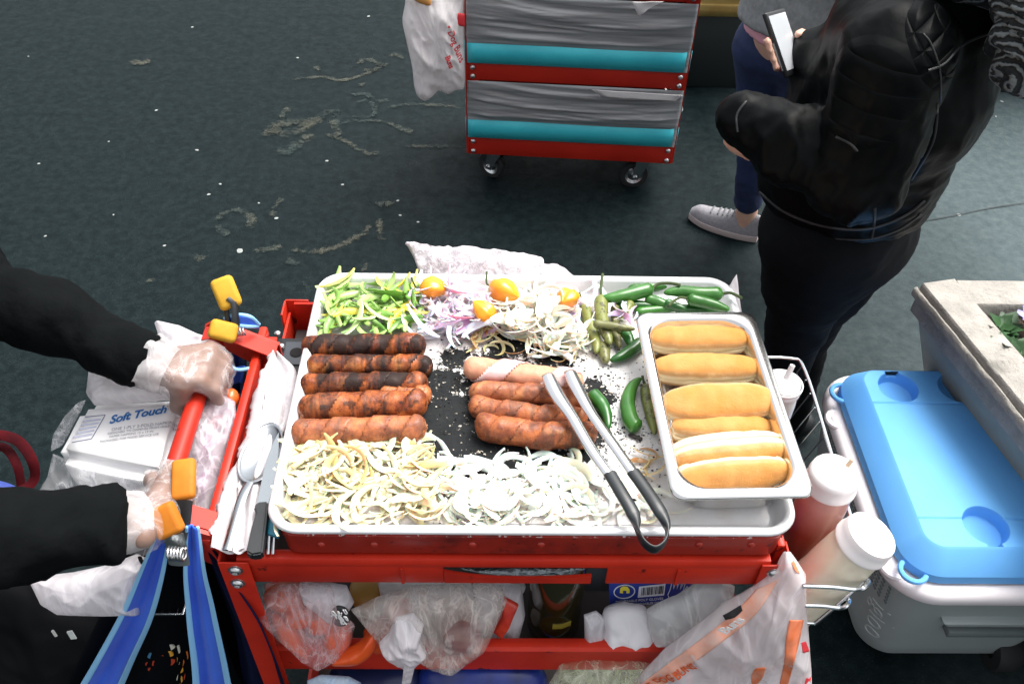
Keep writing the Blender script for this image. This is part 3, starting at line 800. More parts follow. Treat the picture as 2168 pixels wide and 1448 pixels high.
# ---------------------------------------------------------------- griddle box and sheet tray
def rrect(x0, y0, x1, y1, r, n=8):
    out = []
    for cx, cy, a0 in ((x1 - r, y1 - r, 0), (x0 + r, y1 - r, 90), (x0 + r, y0 + r, 180), (x1 - r, y0 + r, 270)):
        for i in range(n + 1):
            a = math.radians(a0 + 90 * i / n); out.append((cx + r * math.cos(a), cy + r * math.sin(a)))
    return out
TZ = .968
tx0, ty0, tx1, ty1 = -.277, .616, .383, 1.102
def ringed(prof, x0, y0, x1, y1, r, n=9, fill=True, fn=None):
    rows = []
    for o, z in prof:
        rows.append([V(x, y, z) for x, y in rrect(x0 + o, y0 + o, x1 - o, y1 - o, max(.003, r - o), n)])
    mb = MB(); mb.grid(rows, True)
    if fill: mb.add(rows[-1], [list(range(len(rows[-1])))])
    return mb
GB = thing('griddle_box', 'chipped red enamel griddle box under the sheet tray', 'griddle', ((tx0 + tx1) / 2, .85, RZ))
gx0, gx1 = Y(597, 1150, .620).x, Y(1659, 1150, .620).x
EN = NT('red_enamel'); EN.set(Roughness=.35, Coat_Weight=.1)
sx_ = EN.sep()
dirt = EN.ramp(EN.noise(13, 5, .65), [(.46, 0.0), (.66, 1.0)])
ctr = EN.ramp(EN.math('ABSOLUTE', EN.math('SUBTRACT', sx_['X'], .04)), [(.08, 1.0), (.22, 0.15)])
cc = EN.mix(EN.math('MULTIPLY', dirt, ctr), (.34, .020, .010), (.035, .006, .006))
chip = EN.ramp(EN.noise(190, 3, .6), [(.60, 0.0), (.63, 1.0)])
edge = EN.math('ADD', EN.ramp(sx_['Z'], [(.911, 1.0), (.9135, 0.0)]), EN.ramp(sx_['Z'], [(.954, 0.0), (.957, 1.0)]), clamp=True)
cc = EN.mix(EN.ramp(EN.noise(70, 3), [(.66, 0.0), (.7, .8)]), cc, (.03, .006, .006))
EN.col(EN.mix(EN.math('MULTIPLY', chip, edge), cc, (.75, .72, .70)))
gm = ringed([(.012, RZ + .001), (.003, RZ + .003), (0, RZ + .008), (-.001, .950), (-.0025, .956), (.001, .9572), (.005, .953), (.0055, .936)], gx0, .6195, gx1, 1.09, .02)
for v in gm.v:
    ix = min(v.x - tx0, tx1 - v.x); iy = min(v.y - ty0, ty1 - v.y)
    if v.z > .9405 and (ix > .0108 and iy > .0108 or ix > .0108 and iy > .02 ): v.z = .9405
gm.build('housing', EN.m, GB)
for x in (680, 792, 1000, 1145, 1480, 1590):
    p = Y(x, 1152, .6195)
    mb = MB(); mb.lathe([(.0055, -.001), (.0052, .0012), (.0035, .0028), (0, .0034)], (p.x, .6195, p.z), (0, -1, 0), 14); mb.build('rivet', EN.m, GB)

TR = thing('sheet_tray', 'large aluminium sheet tray with a burnt centre holding sausages and vegetables', 'tray', ((tx0 + tx1) / 2, (ty0 + ty1) / 2, TZ - .0255))
ALU = NT('aluminium_tray'); ALU.set(Metallic=.35, Roughness=.38)
ALU.col(ALU.mix(ALU.ramp(ALU.noise(7, 5), [(.4, 0.0), (.7, 1.0)]), (.80, .80, .81), (.68, .68, .69))).bump(ALU.noise(250, 3), .04, .001); ALU = ALU.m
mb = ringed([(.006, TZ - .008), (.0015, TZ - .0085), (-.0005, TZ - .005), (.0015, TZ - .0012), (.006, TZ), (.0105, TZ - .0015), (.0128, TZ - .005), (.0175, TZ - .020), (.021, TZ - .0245), (.027, TZ - .0255)], tx0, ty0, tx1, ty1, .042, 10)
tm = ringed([(.0128, TZ - .0075), (.017, TZ - .0225), (.021, TZ - .0268)], tx0, ty0, tx1, ty1, .042, 10)
mb.build('pan', ALU, TR, angle=60)
FZ = TZ - .0255                                        # cooking surface
burn = [(955, 880, .052), (985, 960, .056), (1060, 970, .046), (1150, 975, .034), (1228, 905, .045), (1255, 840, .030), (1085, 722, .036), (1175, 765, .028), (935, 815, .034), (965, 760, .022), (1060, 850, .07), (1150, 860, .06), (1245, 960, .018), (1060, 790, .045), (1165, 715, .015)]
fb = NT('cooking_surface'); fb.set(Metallic=.15)
fld = None
for x, y, r in burn:
    d = fb.math('DIVIDE', fb.dist(Z(x, y, FZ + .0012)), r); fld = d if fld is None else fb.math('MINIMUM', fld, d)
n1 = fb.noise(46, 6, .72); n2 = fb.noise(170, 4, .7)
core = fb.ramp(fb.math('ADD', fld, fb.math('MULTIPLY', fb.math('SUBTRACT', n1, .5), 2.1)), [(.98, 1.0), (1.12, 0.0)])
spk = fb.ramp(fb.math('ADD', fb.math('SUBTRACT', n2, .5), fb.math('MULTIPLY', fb.math('SUBTRACT', 2.4, fld), .09)), [(.145, 0.0), (.165, 1.0)])
grease = fb.ramp(fb.noise(24, 5, .65), [(.42, 0.0), (.66, 1.0)])
near = fb.ramp(fld, [(.0, 1.0), (.75, 0.0)])
base = fb.mix(fb.math('MULTIPLY', grease, fb.ramp(fld, [(.9 / 4, 1.0), (3.2 / 4, .2)])), (.74, .73, .73), (.46, .34, .17))
cc = fb.mix(fb.math('MAXIMUM', core, spk), base, (.008, .010, .011))
crust = fb.ramp(fb.math('ADD', n2, fb.math('MULTIPLY', n1, .4)), [(.86, 0.0), (.90, 1.0)])
fb.lk(fb.math('MULTIPLY', fb.math('SUBTRACT', 1.0, core), .15), fb.b.inputs['Metallic'])
cc = fb.mix(fb.math('MULTIPLY', crust, core), cc, (.62, .56, .48))
fb.col(cc); fb.rough(fb.math('ADD', fb.ramp(n1, [(.35, .3), (.65, .5)]), fb.math('MULTIPLY', core, .3))); fb.set(Specular_IOR_Level=.18); fb.bump(n2, .4, .002)
mb = ringed([(.0285, FZ + .0012)], tx0, ty0, tx1, ty1, .042, 10); mb.f = mb.f[-1:]; mb.mi = [0]
mb.build('cooking_surface', fb.m, TR)
# crumbs: burnt and pale flakes
for nm, cl, cnt, sd, lb in (('burnt_crumbs', (.010, .009, .008), 1500, 3, 'black burnt crumbs scattered over the tray centre'), ('onion_crumbs', (.66, .60, .50), 1100, 4, 'pale crusty onion crumbs around the burnt tray centre')):
    r = random.Random(sd); mb = MB()
    for _ in range(cnt):
        x, y, rr = r.choice(burn); p = Z(x, y, FZ + .0018)
        q = p + V(r.gauss(0, rr * (1.15 if sd == 3 else .8)), r.gauss(0, rr * (1.15 if sd == 3 else .8)), 0)
        if r.random() < .25: q = Z(r.uniform(1220, 1430), r.uniform(700, 1060), FZ + .0018)
        if sd == 4 and nz(q, 30, 2) < -.05: continue
        if not (tx0 + .03 < q.x < tx1 - .03 and ty0 + .03 < q.y < ty1 - .03): continue
        s = r.uniform(.0007, .0028) * (1.3 if r.random() < .15 else .8); a = r.random() * 6.28; k = r.randint(3, 5)
        ring = [q + V(math.cos(a + 6.28 * i / k) * s * r.uniform(.5, 1.4), math.sin(a + 6.28 * i / k) * s * r.uniform(.4, 1), 0) for i in range(k)]
        mb.add(ring + [q + V(0, 0, s * r.uniform(.3, .9))], [[i, (i + 1) % k, k] for i in range(k)])
    tag(mb.build(nm, simple(nm, cl, .8), angle=20, fix=False), lb, kind='stuff')

# ---------------------------------------------------------------- steel pan of buns
PZ = 1.010
pa, pb_, pc, pd = Z(1345, 662, PZ), Z(1594, 660, PZ), Z(1722, 1044, PZ), Z(1427, 1058, PZ)
uy = ((pa - pd).normalized() + (pb_ - pc).normalized()).normalized(); ux = V(uy.y, -uy.x, 0)
pw, pl = .5 * ((pb_ - pa).length + (pc - pd).length), .5 * ((pa - pd).length + (pb_ - pc).length)
pctr = (pa + pb_ + pc + pd) / 4
print('pan size', pw, pl)
HP = thing('steel_pan', 'deep stainless steel pan filled with hot dog buns at the right end of the tray', 'pan', V(pctr.x, pctr.y, FZ + .002))
prof = [(.000, PZ - .006), (-.001, PZ - .002), (.001, PZ), (.010, PZ + .0008), (.013, PZ), (.0155, PZ - .004), (.020, FZ + .018), (.026, FZ + .007), (.036, FZ + .004)]
rows = []
for i, (o, z) in enumerate(prof):
    rr = lerp(.012, .036, min(1, i / 4))
    rows.append([pctr + ux * x + uy * y + V(0, 0, z - PZ) for x, y in rrect(-pw / 2 + o, -pl / 2 + o, pw / 2 - o, pl / 2 - o, rr, 8)])
mb = MB(); mb.grid(rows, True); mb.add(rows[-1], [list(range(len(rows[-1])))])
SS = NT('stainless'); SS.set(Metallic=1, Roughness=.22, Base_Color=(.72, .71, .69, 1)); SS.bump(SS.noise(1, 3, vec=SS.mapping((200, 200, 6))), .06, .002)
mb.build('pan', SS.m, HP, solid=.0012, angle=60)
# ---------------------------------------------------------------- food on the tray
def basis(a, b, up=V(0, 0, 1), roll=0.0):
    x = (b - a).normalized(); y = up.cross(x).normalized(); z = x.cross(y)
    if roll: y, z = y * math.cos(roll) + z * math.sin(roll), z * math.cos(roll) - y * math.sin(roll)
    return Matrix((x, y, z)).transposed()
def place(o, c, Rm): o.matrix_basis = Matrix.Translation(c) @ Rm.to_4x4(); return o

# bacon-wrapped sausages
SM = NT('sausage_grilled').vadd(0); SM.set(Roughness=.33, Specular_IOR_Level=.24, Coat_Weight=.05, Coat_Roughness=.15)
v = SM.mapping((1, 1, 1))
n1 = SM.noise(40, 6, .7); n2 = SM.noise(17, 5, .62, SM.mapping((1.9, .45, .45), rot=(0, 0, .12)), dist=.5); n3 = SM.noise(150, 4, .7)
cc = SM.mix(SM.ramp(n1, [(.40, 0.0), (.60, 1.0)]), (.38, .100, .022), (.14, .027, .009))
cc = SM.mix(SM.ramp(n3, [(.30, .7), (.46, 0.0)]), cc, (.10, .022, .010))
cc = SM.mix(SM.math('MULTIPLY', SM.ramp(SM.noise(52, 4, .6), [(.56, 0.0), (.63, .8)]), SM.ramp(SM.attr('char'), [(.2, 0.0), (.5, 1.0)])), cc, (.018, .008, .006))
cc = SM.mix(SM.ramp(SM.noise(30, 3, .5), [(.56, 0.0), (.72, .85)]), cc, (.52, .20, .058))
ch = SM.attr('char')
m = SM.math('ADD', SM.math('ADD', n2, SM.math('MULTIPLY', SM.math('SUBTRACT', n3, .5), .22)), SM.math('MULTIPLY', SM.math('SUBTRACT', ch, .5), .34))
cc = SM.mix(SM.ramp(m, [(.49, 0.0), (.57, .55), (.66, .97)]), cc, (.012, .006, .005))
pale = SM.attr('pale')
cc = SM.mix(pale, cc, SM.mix(SM.ramp(n1, [(.4, 0.0), (.7, 1.0)]), (.66, .33, .215), (.55, .24, .14)))
SM.rough(SM.ramp(m, [(.49, .30), (.62, .62)]))
SM.col(cc).bump(n1, .35, .004).bump(n3, .35, .002)
SM = SM.m
BAC = NT('bacon_fat').vadd(0); BAC.set(Roughness=.35, Coat_Weight=.2)
BAC.col(BAC.mix(BAC.ramp(BAC.noise(55, 4, vec=BAC.mapping((.35, 1, 1))), [(.42, 0.0), (.6, 1.0)]), (.78, .60, .58), (.68, .36, .33))).bump(BAC.noise(90, 4), .2, .002); BAC = BAC.m
def sausage(a, b, r, seed, char, pale, turns, label, bend=0.0, bacon='wrap', zc=None):
    zc = FZ + r * .95 if zc is None else zc
    A, B = Z(*a, zc), Z(*b, zc); L = (B - A).length; c = (A + B) / 2
    T = thing('bacon_sausage', label, 'sausage', c - V(0, 0, r * .95), 'bacon-wrapped sausages on the tray'); Rm = basis(A, B)
    n, sg = 64, 28
    def body(ext, hel, drop):
        rows = []; keep = []
        for i in range(n + 1):
            t = i / n; x = (t - .5) * L; e = min(t, 1 - t) * L / (r * 1.0)
            pr = math.sqrt(max(0, 1 - (1 - min(1, e)) ** 2.3)); row = []
            for j in range(sg):
                an = 2 * math.pi * j / sg
                ph = (t * turns + an / 6.283 + seed * .37) % 1
                k = r * pr * (1 + .05 * nz((t * 5, math.cos(an), math.sin(an)), 1.3, seed)) + ext * pr
                if hel: k += .0024 * pr * (1 - ph) * (1 if ph > .06 else ph / .06)
                k += .0011 * nz((x, math.cos(an) * r, math.sin(an) * r), 85, seed) * pr
                row.append(V(x, math.cos(an) * k + bend * (4 * (t - .5) ** 2 - .4) * L, math.sin(an) * k * .94))
                keep.append(drop is None or ph < drop)
            rows.append(row)
        m_ = MB(); m_.grid(rows, True)
        if drop is not None:
            q = [(f, mi) for f, mi in zip(m_.f, m_.mi) if keep[f[0]] and keep[f[2]]]; m_.f = [f for f, _ in q]; m_.mi = [0] * len(q)
        m_.v = [c + Rm @ p for p in m_.v]
        return m_
    o1 = body(0, bacon == 'wrap', None)
    o = o1.build('sausage', SM, T, angle=180); merge(o, 1e-6)
    # sausage meshes keep their own local origin so that their texture follows them
    parts = [o]
    if bacon == 'wrap':
        # the bacon rasher wound round the sausage
        k2 = body(.0006, True, .62); o2 = k2.build('bacon', SM, T, angle=180, solid=.0012, offset=-1); parts.append(o2)
        o2['char'] = char; o2['pale'] = min(1, pale + .0)
    elif bacon == 'raw':
        k2 = body(.0008, True, .45); o2 = k2.build('bacon', BAC, T, angle=180, solid=.0014, offset=-1); o2['label'] = 'pale uncooked bacon rasher'
    for q in parts: q['char'] = char; q['pale'] = pale
    return T
px_r = lambda px, z=FZ + .015, y=.85: px / F * (CAM - V(0, y, z)).length * .97 / 2
sausage((637, 734), (903, 731), 0.0172, 1, .86, 0.0, 3.3, 'heavily charred bacon sausage at the back of the left row, beside the pepper strips')
sausage((647, 775), (918, 774), 0.0152, 2, .74, 0.0, 3.0, 'dark red-brown bacon sausage second from the back of the left row')
sausage((634, 816), (908, 812), 0.0165, 3, .92, 0.0, 3.2, 'blackened bacon sausage in the middle of the left row')
sausage((629, 866), (907, 853), 0.0196, 4, .52, .03, 2.7, 'thick golden-brown bacon sausage second from the front of the left row')
sausage((615, 917), (905, 905), 0.0176, 5, .34, .18, 3.4, 'light tan bacon sausage at the front of the left row touching the white onions')
sausage((980, 776), (1237, 812), 0.0176, 6, -.6, .95, 2.1, 'pale pink raw sausage wrapped in white bacon under the tong tips', bacon='raw', zc=FZ + .019)
sausage((992, 826), (1248, 846), 0.0141, 7, .40, .2, 2.8, 'thin spotted sausage directly in front of the pale raw one', bend=-.03)
sausage((990, 862), (1246, 888), 0.0152, 8, .46, .15, 3.1, 'browned sausage with dark patches second from the front of the centre row', bend=.04)
sausage((1003, 904), (1266, 925), 0.0183, 9, .46, .10, 2.6, 'large curved browned sausage at the front of the centre row', bend=.07)
sausage((800, 838), (915, 836), 0.0138, 10, .3, .1, 3.0, 'browned sausage mostly hidden beneath the left row, only its end showing', zc=FZ + .012)

# hot dog buns
BM = NT('bun_bread').vadd(0); BM.set(Roughness=.75, Specular_IOR_Level=.15, Subsurface_Weight=.08, Subsurface_Scale=.01)
ge = BM.n.new('ShaderNodeAttribute'); ge.attribute_name = 'crust'
n1 = BM.noise(34, 5, .6); n2 = BM.noise(280, 3, .6)
cru = BM.mix(BM.ramp(n1, [(.35, 0.0), (.7, 1.0)]), (.47, .255, .105), (.58, .375, .18))
f = BM.math('ADD', ge.outputs['Fac'], BM.math('MULTIPLY', BM.math('SUBTRACT', n1, .5), .35))
cc = BM.mix(BM.ramp(f, [(.30, 0.0), (.62, 1.0)]), BM.mix(n1, (.86, .74, .52), (.78, .63, .38)), cru)
cc = BM.mix(BM.math('MULTIPLY', BM.ramp(BM.noise(15, 4, .6), [(.48, 0.0), (.68, .7)]), BM.ramp(f, [(.5, 0.0), (.8, 1.0)])), cc, (.44, .18, .042))
cc = BM.mix(BM.ramp(f, [(.86, 0.0), (1.15, .6)]), cc, (.56, .23, .045))
BM.col(cc).bump(n2, .25, .002).bump(BM.noise(38, 5, .65), .3, .006); BM = BM.m
def bun(a, b, w, h, zc, roll, label, seed, open_=.12, torn=0.0):
    A, B = Z(*a, zc), Z(*b, zc); L = (B - A).length; c = (A + B) / 2; Rm = basis(A, B, roll=roll)
    T = thing('hot_dog_bun', label, 'bun', c, 'hot dog buns in the steel pan')
    for half in (1, -1):
        n, sg = 44, 30; rows = []; cr = []
        for i in range(n + 1):
            t = i / n; u = 2 * t - 1
            e = (1 - abs(u) ** 3.0) ** .48; row = []
            for j in range(sg):
                an = 2 * math.pi * j / sg; cy, sy = math.cos(an), math.sin(an)
                yy = math.copysign(abs(cy) ** .8, cy) * w * (.55 + .45 * e) * (e ** .35 if e > 0 else 0)
                top = abs(sy) ** .85 * h * (.35 + .65 * e)
                zz = top if sy > 0 else -.12 * h * abs(sy) * e
                k = 1 + .07 * nz((u * 2.0, cy, sy + half * 3), 1, seed) + .03 * nz((u * 7, cy * 3, sy * 3), 1, seed + 2)
                p = V(u * L / 2 * (1 - .04 * (1 - abs(sy)) * 0), yy * k, zz * k)
                # hinge: halves meet at -y, part slightly at +y
                tilt = open_ * half
                p = V(p.x, p.y, (p.z + .0006 + .0015 * nz((u * 5, 0, half), 1, seed)) * half)
                p = V(p.x, p.y + w, p.z); p = V(p.x, p.y * math.cos(tilt) - p.z * math.sin(tilt), p.y * math.sin(tilt) + p.z * math.cos(tilt)); p.y -= w
                row.append(c + Rm @ p)
                sidef = max(0, sy)
                cr.append(min(1.05, sidef ** .9 * 1.35 * (1 - torn * max(0, -cy if half > 0 else cy))) * (.5 + .5 * min(1, e * 2)) if sy > -.2 else 0.0)
            rows.append(row)
        mb = MB(); mb.grid(rows, True); o = mb.build('bun_half', BM, T, angle=180)
        at = o.data.attributes.new('crust', 'FLOAT', 'POINT'); at.data.foreach_set('value', cr)
    return T
zb = PZ - .018
bun((1374, 722), (1584, 722), .0215, .0200, zb - .004, .10, 'smooth golden bun at the back end of the steel pan', 1, .05)
bun((1381, 783), (1606, 783), .0220, .0205, zb - .003, .05, 'golden bun with a short crease in its crust, second from the back of the pan', 2, .06)
bun((1420, 908), (1630, 912), .0225, .0200, zb - .017, -.1, 'partly hidden bun underneath the pale-edged bun in the pan', 4, .06)
bun((1402, 858), (1638, 850), .0270, .0170, zb + .002, .28, 'wide golden bun with a pale front edge in the middle of the pan', 3, .10)
bun((1424, 965), (1660, 942), .0205, .0235, zb + .000, 1.35, 'bun lying on its side with its white torn crumb facing up', 5, .06, 1.0)
bun((1436, 1008), (1668, 992), .0215, .0205, zb - .006, 1.0, 'bun at the front end of the pan, half brown crust and half pale', 6, .05, .6)

# habanero peppers
HAB = simple('habanero_skin', (.86, .36, .008), .28, c2=(.80, .25, .006), sc=26, bump=.08, bsc=60, coat=.3)
STEM = simple('pepper_stem', (.05, .075, .02), .6)
def habanero(px, py, r, tilt, label, seed, dot=False, stem=None):
    c = Z(px, py, FZ + r + .020); T = thing('habanero', label, 'pepper', c - V(0, 0, r), 'orange habanero peppers')
    ax = Vector(tilt).normalized(); o = ax.orthogonal().normalized(); o2 = ax.cross(o); rows = []
    for i in range(22):
        t = i / 21; row = []
        pr = math.sin(math.pi * min(1, t * 1.02 + .0)) ** .62 * (1.08 - .38 * t) if t < 1 else 0
        for j in range(28):
            a = 6.283 * j / 28
            k = r * pr * (1 + .15 * math.cos(3 * a + seed) * (.4 + t) + .05 * math.cos(7 * a) + .09 * nz((math.cos(a), math.sin(a), t * 3), 1.3, seed))
            row.append(c + ax * (t - .47) * r * 2.5 + o * math.cos(a) * k + o2 * math.sin(a) * k)
        rows.append(row)
    mb = MB(); mb.grid(rows, True); b = mb.build('fruit', HAB, T, angle=180); merge(b, 1e-6)
    base = c - ax * r * 1.17
    mb = MB(); pts = [base, base - ax * r * .25, base - ax * r * .45 + o * r * .25 + V(0, 0, .001), base - ax * r * .7 + o * r * .8] if stem else [base + ax * .001, base - ax * r * .12]
    mb.tube(smooth_path(pts, 4), .0016 if stem else .0035, 8); mb.build('stem', STEM, T)
habanero(917, 610, .0185, (1, .1, -.15), 'orange habanero on the pepper strips at the left', 1, stem=True)
habanero(1066, 616, .0225, (.8, -.6, .1), 'largest orange habanero standing between the two onion heaps', 2, stem=True)
habanero(1025, 661, .0180, (-.65, .5, .45), 'orange habanero turned with its dark stem scar towards the front', 3)
habanero(1202, 632, .0180, (-.35, -.7, .3), 'orange habanero with a stem beside the olive green chilies', 4, stem=True)

# chilies
def chili_mat(nm, c, c2, rough, spots=None):
    t = NT(nm).vadd(0); t.set(Roughness=rough, Coat_Weight=.25, Specular_IOR_Level=.5)
    q = t.mix(t.ramp(t.noise(22, 4), [(.35, 0.0), (.7, 1.0)]), c, c2)
    if spots: q = t.mix(t.ramp(t.noise(60, 5, .7), [(.53, 0.0), (.62, .9)]), q, spots)
    t.col(q).bump(t.noise(35, 3), .1, .004); return t.m
CG = chili_mat('green_chili', (.022, .115, .012), (.05, .20, .024), .33)
CD_ = chili_mat('dark_green_chili', (.010, .080, .010), (.022, .125, .016), .3)
CO = chili_mat('olive_chili', (.21, .23, .055), (.14, .17, .035), .45, (.045, .035, .012))
CB = chili_mat('blistered_chili', (.18, .19, .06), (.09, .085, .025), .55, (.012, .010, .007))
def chili(pts, r, m, label, stem=None, z=None, seed=0, zs=None):
    z = FZ + r if z is None else z
    P = smooth_path([Z(x, y, (z if zs is None else zs[i])) for i, (x, y) in enumerate(pts)], 9)
    T = thing('chili_pepper', label, 'chili', P[len(P) // 2] - V(0, 0, r), 'green chilies on the tray'); n = len(P); rr = []
    for i in range(n):
        t = i / (n - 1); rr.append(r * .92 * (min(1, (t + .015) * 9) ** .5) * (max(0.0, 1 - t ** 2.6) ** .62 * .96 + .04) * (1 + .05 * nz((t * 6, 0, 0), 1, seed)))
    mb = MB(); mb.tube(P, rr, 14, fn=lambda t, a: 1 + .07 * nz((t * 4, math.cos(a), math.sin(a)), 1.1, seed)); mb.build('fruit', m, T, angle=180)
    if stem:
        Q = smooth_path([P[0]] + [Z(x, y, z + .004 + .004 * k) for k, (x, y) in enumerate(stem)], 5)
        mb = MB(); mb.tube(Q, [r * .42] + [max(.0011, r * .2)] * (len(Q) - 1), 7); mb.build('stem', STEM, T)
z2 = FZ + .030
chili([(1330, 612), (1400, 606), (1428, 600)], .0085, CG, 'green chili at the very back under the long one', z=FZ + .012, seed=1)
chili([(1300, 652), (1350, 646), (1400, 650)], .0095, CD_, 'dark green chili low behind the olive chilies', seed=2, z=FZ + .012)
chili([(1366, 632), (1400, 642), (1420, 652)], .0105, CG, 'short green chili under the middle of the back pile', seed=3, z=FZ + .018)
chili([(1430, 655), (1480, 657), (1540, 660)], .0095, CD_, 'dark green chili just behind the pan rim', seed=4, z=FZ + .012)
chili([(1345, 662), (1400, 655), (1440, 652)], .0085, CG, 'light green chili touching the back left corner of the pan', seed=5, z=FZ + .012)
chili([(1382, 610), (1340, 622), (1300, 630), (1272, 632)], .0125, CG, 'long glossy green chili lying across the back pile at the left', stem=[(1395, 601), (1420, 600), (1440, 604)], z=z2, seed=6)
chili([(1530, 622), (1480, 622), (1440, 617), (1405, 620)], .0125, CG, 'long green chili along the back rim at the right', stem=[(1545, 620), (1560, 626), (1570, 631)], z=z2, seed=7)
chili([(1455, 632), (1490, 640), (1520, 648), (1545, 656)], .0108, CG, 'light green chili on top of the right back pile with its stem to the left', stem=[(1440, 630), (1425, 638), (1416, 648)], z=z2 + .004, seed=8)
chili([(1408, 640), (1430, 648), (1455, 656)], .0085, CD_, 'small dark green chili between the two long ones', seed=9, z=FZ + .022)
chili([(1273, 628), (1274, 670), (1284, 705), (1292, 730)], .0120, CO, 'thick olive chili standing lengthwise with its stem over the back rim', stem=[(1272, 612), (1274, 595), (1276, 580)], z=FZ + .024, seed=10)
chili([(1237, 645), (1250, 690), (1262, 725), (1262, 748)], .0105, CO, 'olive chili leaning left of the thick olive one', stem=[(1232, 635), (1226, 620)], z=FZ + .014, seed=11)
chili([(1302, 648), (1304, 680), (1312, 705)], .0080, CB, 'blistered brown chili right of the thick olive one', z=FZ + .020, seed=12)
chili([(1336, 640), (1326, 660), (1315, 680)], .0078, CO, 'small olive chili tilted towards the onion curl', z=FZ + .026, seed=13)
chili([(1256, 685), (1290, 690), (1320, 694), (1345, 697)], .0075, CB, 'shrivelled brown chili lying across the olive ones', z=FZ + .036, seed=14)
chili([(1278, 728), (1280, 750), (1284, 768)], .0105, CB, 'blistered chili end below the thick olive one', seed=15)
chili([(1300, 690), (1306, 715), (1312, 736)], .0085, CB, 'wrinkled dark olive chili between the green ones', seed=16, z=FZ + .012)
chili([(1322, 700), (1332, 718), (1337, 735)], .0095, CD_, 'short green chili pointing at the front beside the pan', seed=17, z=FZ + .016)
chili([(1360, 722), (1340, 740), (1315, 755), (1292, 764)], .0115, CD_, 'dark green curved chili resting against the pan wall', seed=18)
chili([(1357, 800), (1338, 820), (1328, 855), (1336, 890), (1352, 908)][::-1], .0130, CG, 'bright green crescent chili in the open part of the tray', z=FZ + .013, seed=19)
chili([(1367, 815), (1372, 850), (1380, 890), (1387, 920)], .0100, CO, 'straight olive chili beside the pan and the crescent one', stem=[(1362, 805), (1360, 795)], seed=20)
chili([(1250, 832), (1268, 850), (1283, 875), (1288, 908)], .0120, CD_, 'dark green chili partly behind the tongs', seed=21)
# twig of burnt pepper skin
mb = MB(); mb.tube(smooth_path([Z(1330, 920, FZ + .004), Z(1345, 924, FZ + .005), Z(1360, 930, FZ + .004)], 5), [.001, .002, .0028, .003, .003, .003, .003, .003, .003, .0035, .002][:11], 7, flat=.5)
tag(centre(mb.build('burnt_skin', simple('burnt_skin', (.015, .009, .008), .6))), 'burnt dark strip of pepper skin lying on the tray in front of the crescent chili', 'burnt skin')

# sliced vegetables: a dozen strip shapes, copied one by one
def strip_mesh(nm, m, R_, arc, w, th, seed, curl=.2, nseg=20, twist=.3, blunt=.42):
    rows = []
    for i in range(nseg + 1):
        t = i / nseg; a = (t - .5) * arc; e = max(blunt, min(1, math.sin(math.pi * t) ** .45))
        wob = .0035 * nz((t * 2.5, seed * 3.1, 0), 1, seed + 5)
        c = V(math.sin(a) * R_ + wob, (math.cos(a) - 1) * R_ + R_ * (1 - math.cos(arc / 2)) * .5, curl * R_ * (4 * (t - .5) ** 2) * .35 + .0015 * nz((t * 4, 0, 0), 1, seed))
        rad = V(math.sin(a), math.cos(a), 0); tw = twist * nz((t * 2, 5, 0), 1, seed) * 2 + .5
        u = rad * math.cos(tw) + V(0, 0, 1) * math.sin(tw); n = V(0, 0, 1) * math.cos(tw) - rad * math.sin(tw)
        ww = w * e * .5; row = []
        for (p, q) in ((-1, 0), (-.6, .55), (0, .75), (.6, .55), (1, 0), (.6, -.42), (0, -.5), (-.6, -.42)):
            row.append(c + u * (p * ww) + n * (q * th * (.4 + .6 * e)))
        rows.append(row)
    mb = MB(); mb.grid(rows, True); k = len(rows[0])
    mb.add(rows[0], [list(range(k))]); mb.add(rows[-1], [list(range(k))[::-1]])
    me = mb.build(nm, m, angle=60); S.collection.objects.unlink(me); return me
def onion_mat(nm, a, b, c, sss=.5):
    t = NT(nm).vadd(0); t.set(Roughness=.34, Subsurface_Weight=sss, Subsurface_Scale=.012, Coat_Weight=.1)
    q = t.mix(t.ramp(t.noise(24, 3), [(.35, 0.0), (.7, 1.0)]), a, b)
    q = t.mix(t.ramp(t.rand, [(.62, 0.0), (.95, .8)]), q, c)
    t.col(q).bump(t.noise(1, 3, vec=t.mapping((30, 260, 260))), .12, .002); return t.m
OW = onion_mat('white_onion', (.76, .69, .52), (.70, .58, .34), (.62, .46, .15))
OB = onion_mat('bright_onion', (.84, .81, .74), (.80, .75, .64), (.74, .64, .43))
OR_ = onion_mat('red_onion', (.80, .70, .78), (.88, .82, .85), (.50, .25, .48))
OY = onion_mat('fried_onion', (.70, .58, .35), (.52, .36, .14), (.30, .15, .05))
PG = NT('pepper_strip').vadd(0); PG.set(Roughness=.35, Coat_Weight=.15)
q = PG.ramp(PG.rand, [(0, (.20, .38, .06)), (.2, (.30, .50, .12)), (.4, (.14, .33, .04)), (.58, (.42, .58, .20)), (.75, (.10, .26, .03)), (.86, (.70, .56, .03)), (1, (.75, .66, .06))], 'CONSTANT')
PG.col(PG.mix(PG.ramp(PG.noise(28, 4), [(.4, 0.0), (.7, .35)]), q, (.58, .68, .33))).bump(PG.noise(60, 3), .1, .002); PG = PG.m
def inside(p, poly):
    c = False; n = len(poly)
    for i in range(n):
        (x1, y1), (x2, y2) = poly[i], poly[(i + 1) % n]
        if (y1 > p[1]) != (y2 > p[1]) and p[0] < (x2 - x1) * (p[1] - y1) / (y2 - y1) + x1: c = not c
    return c
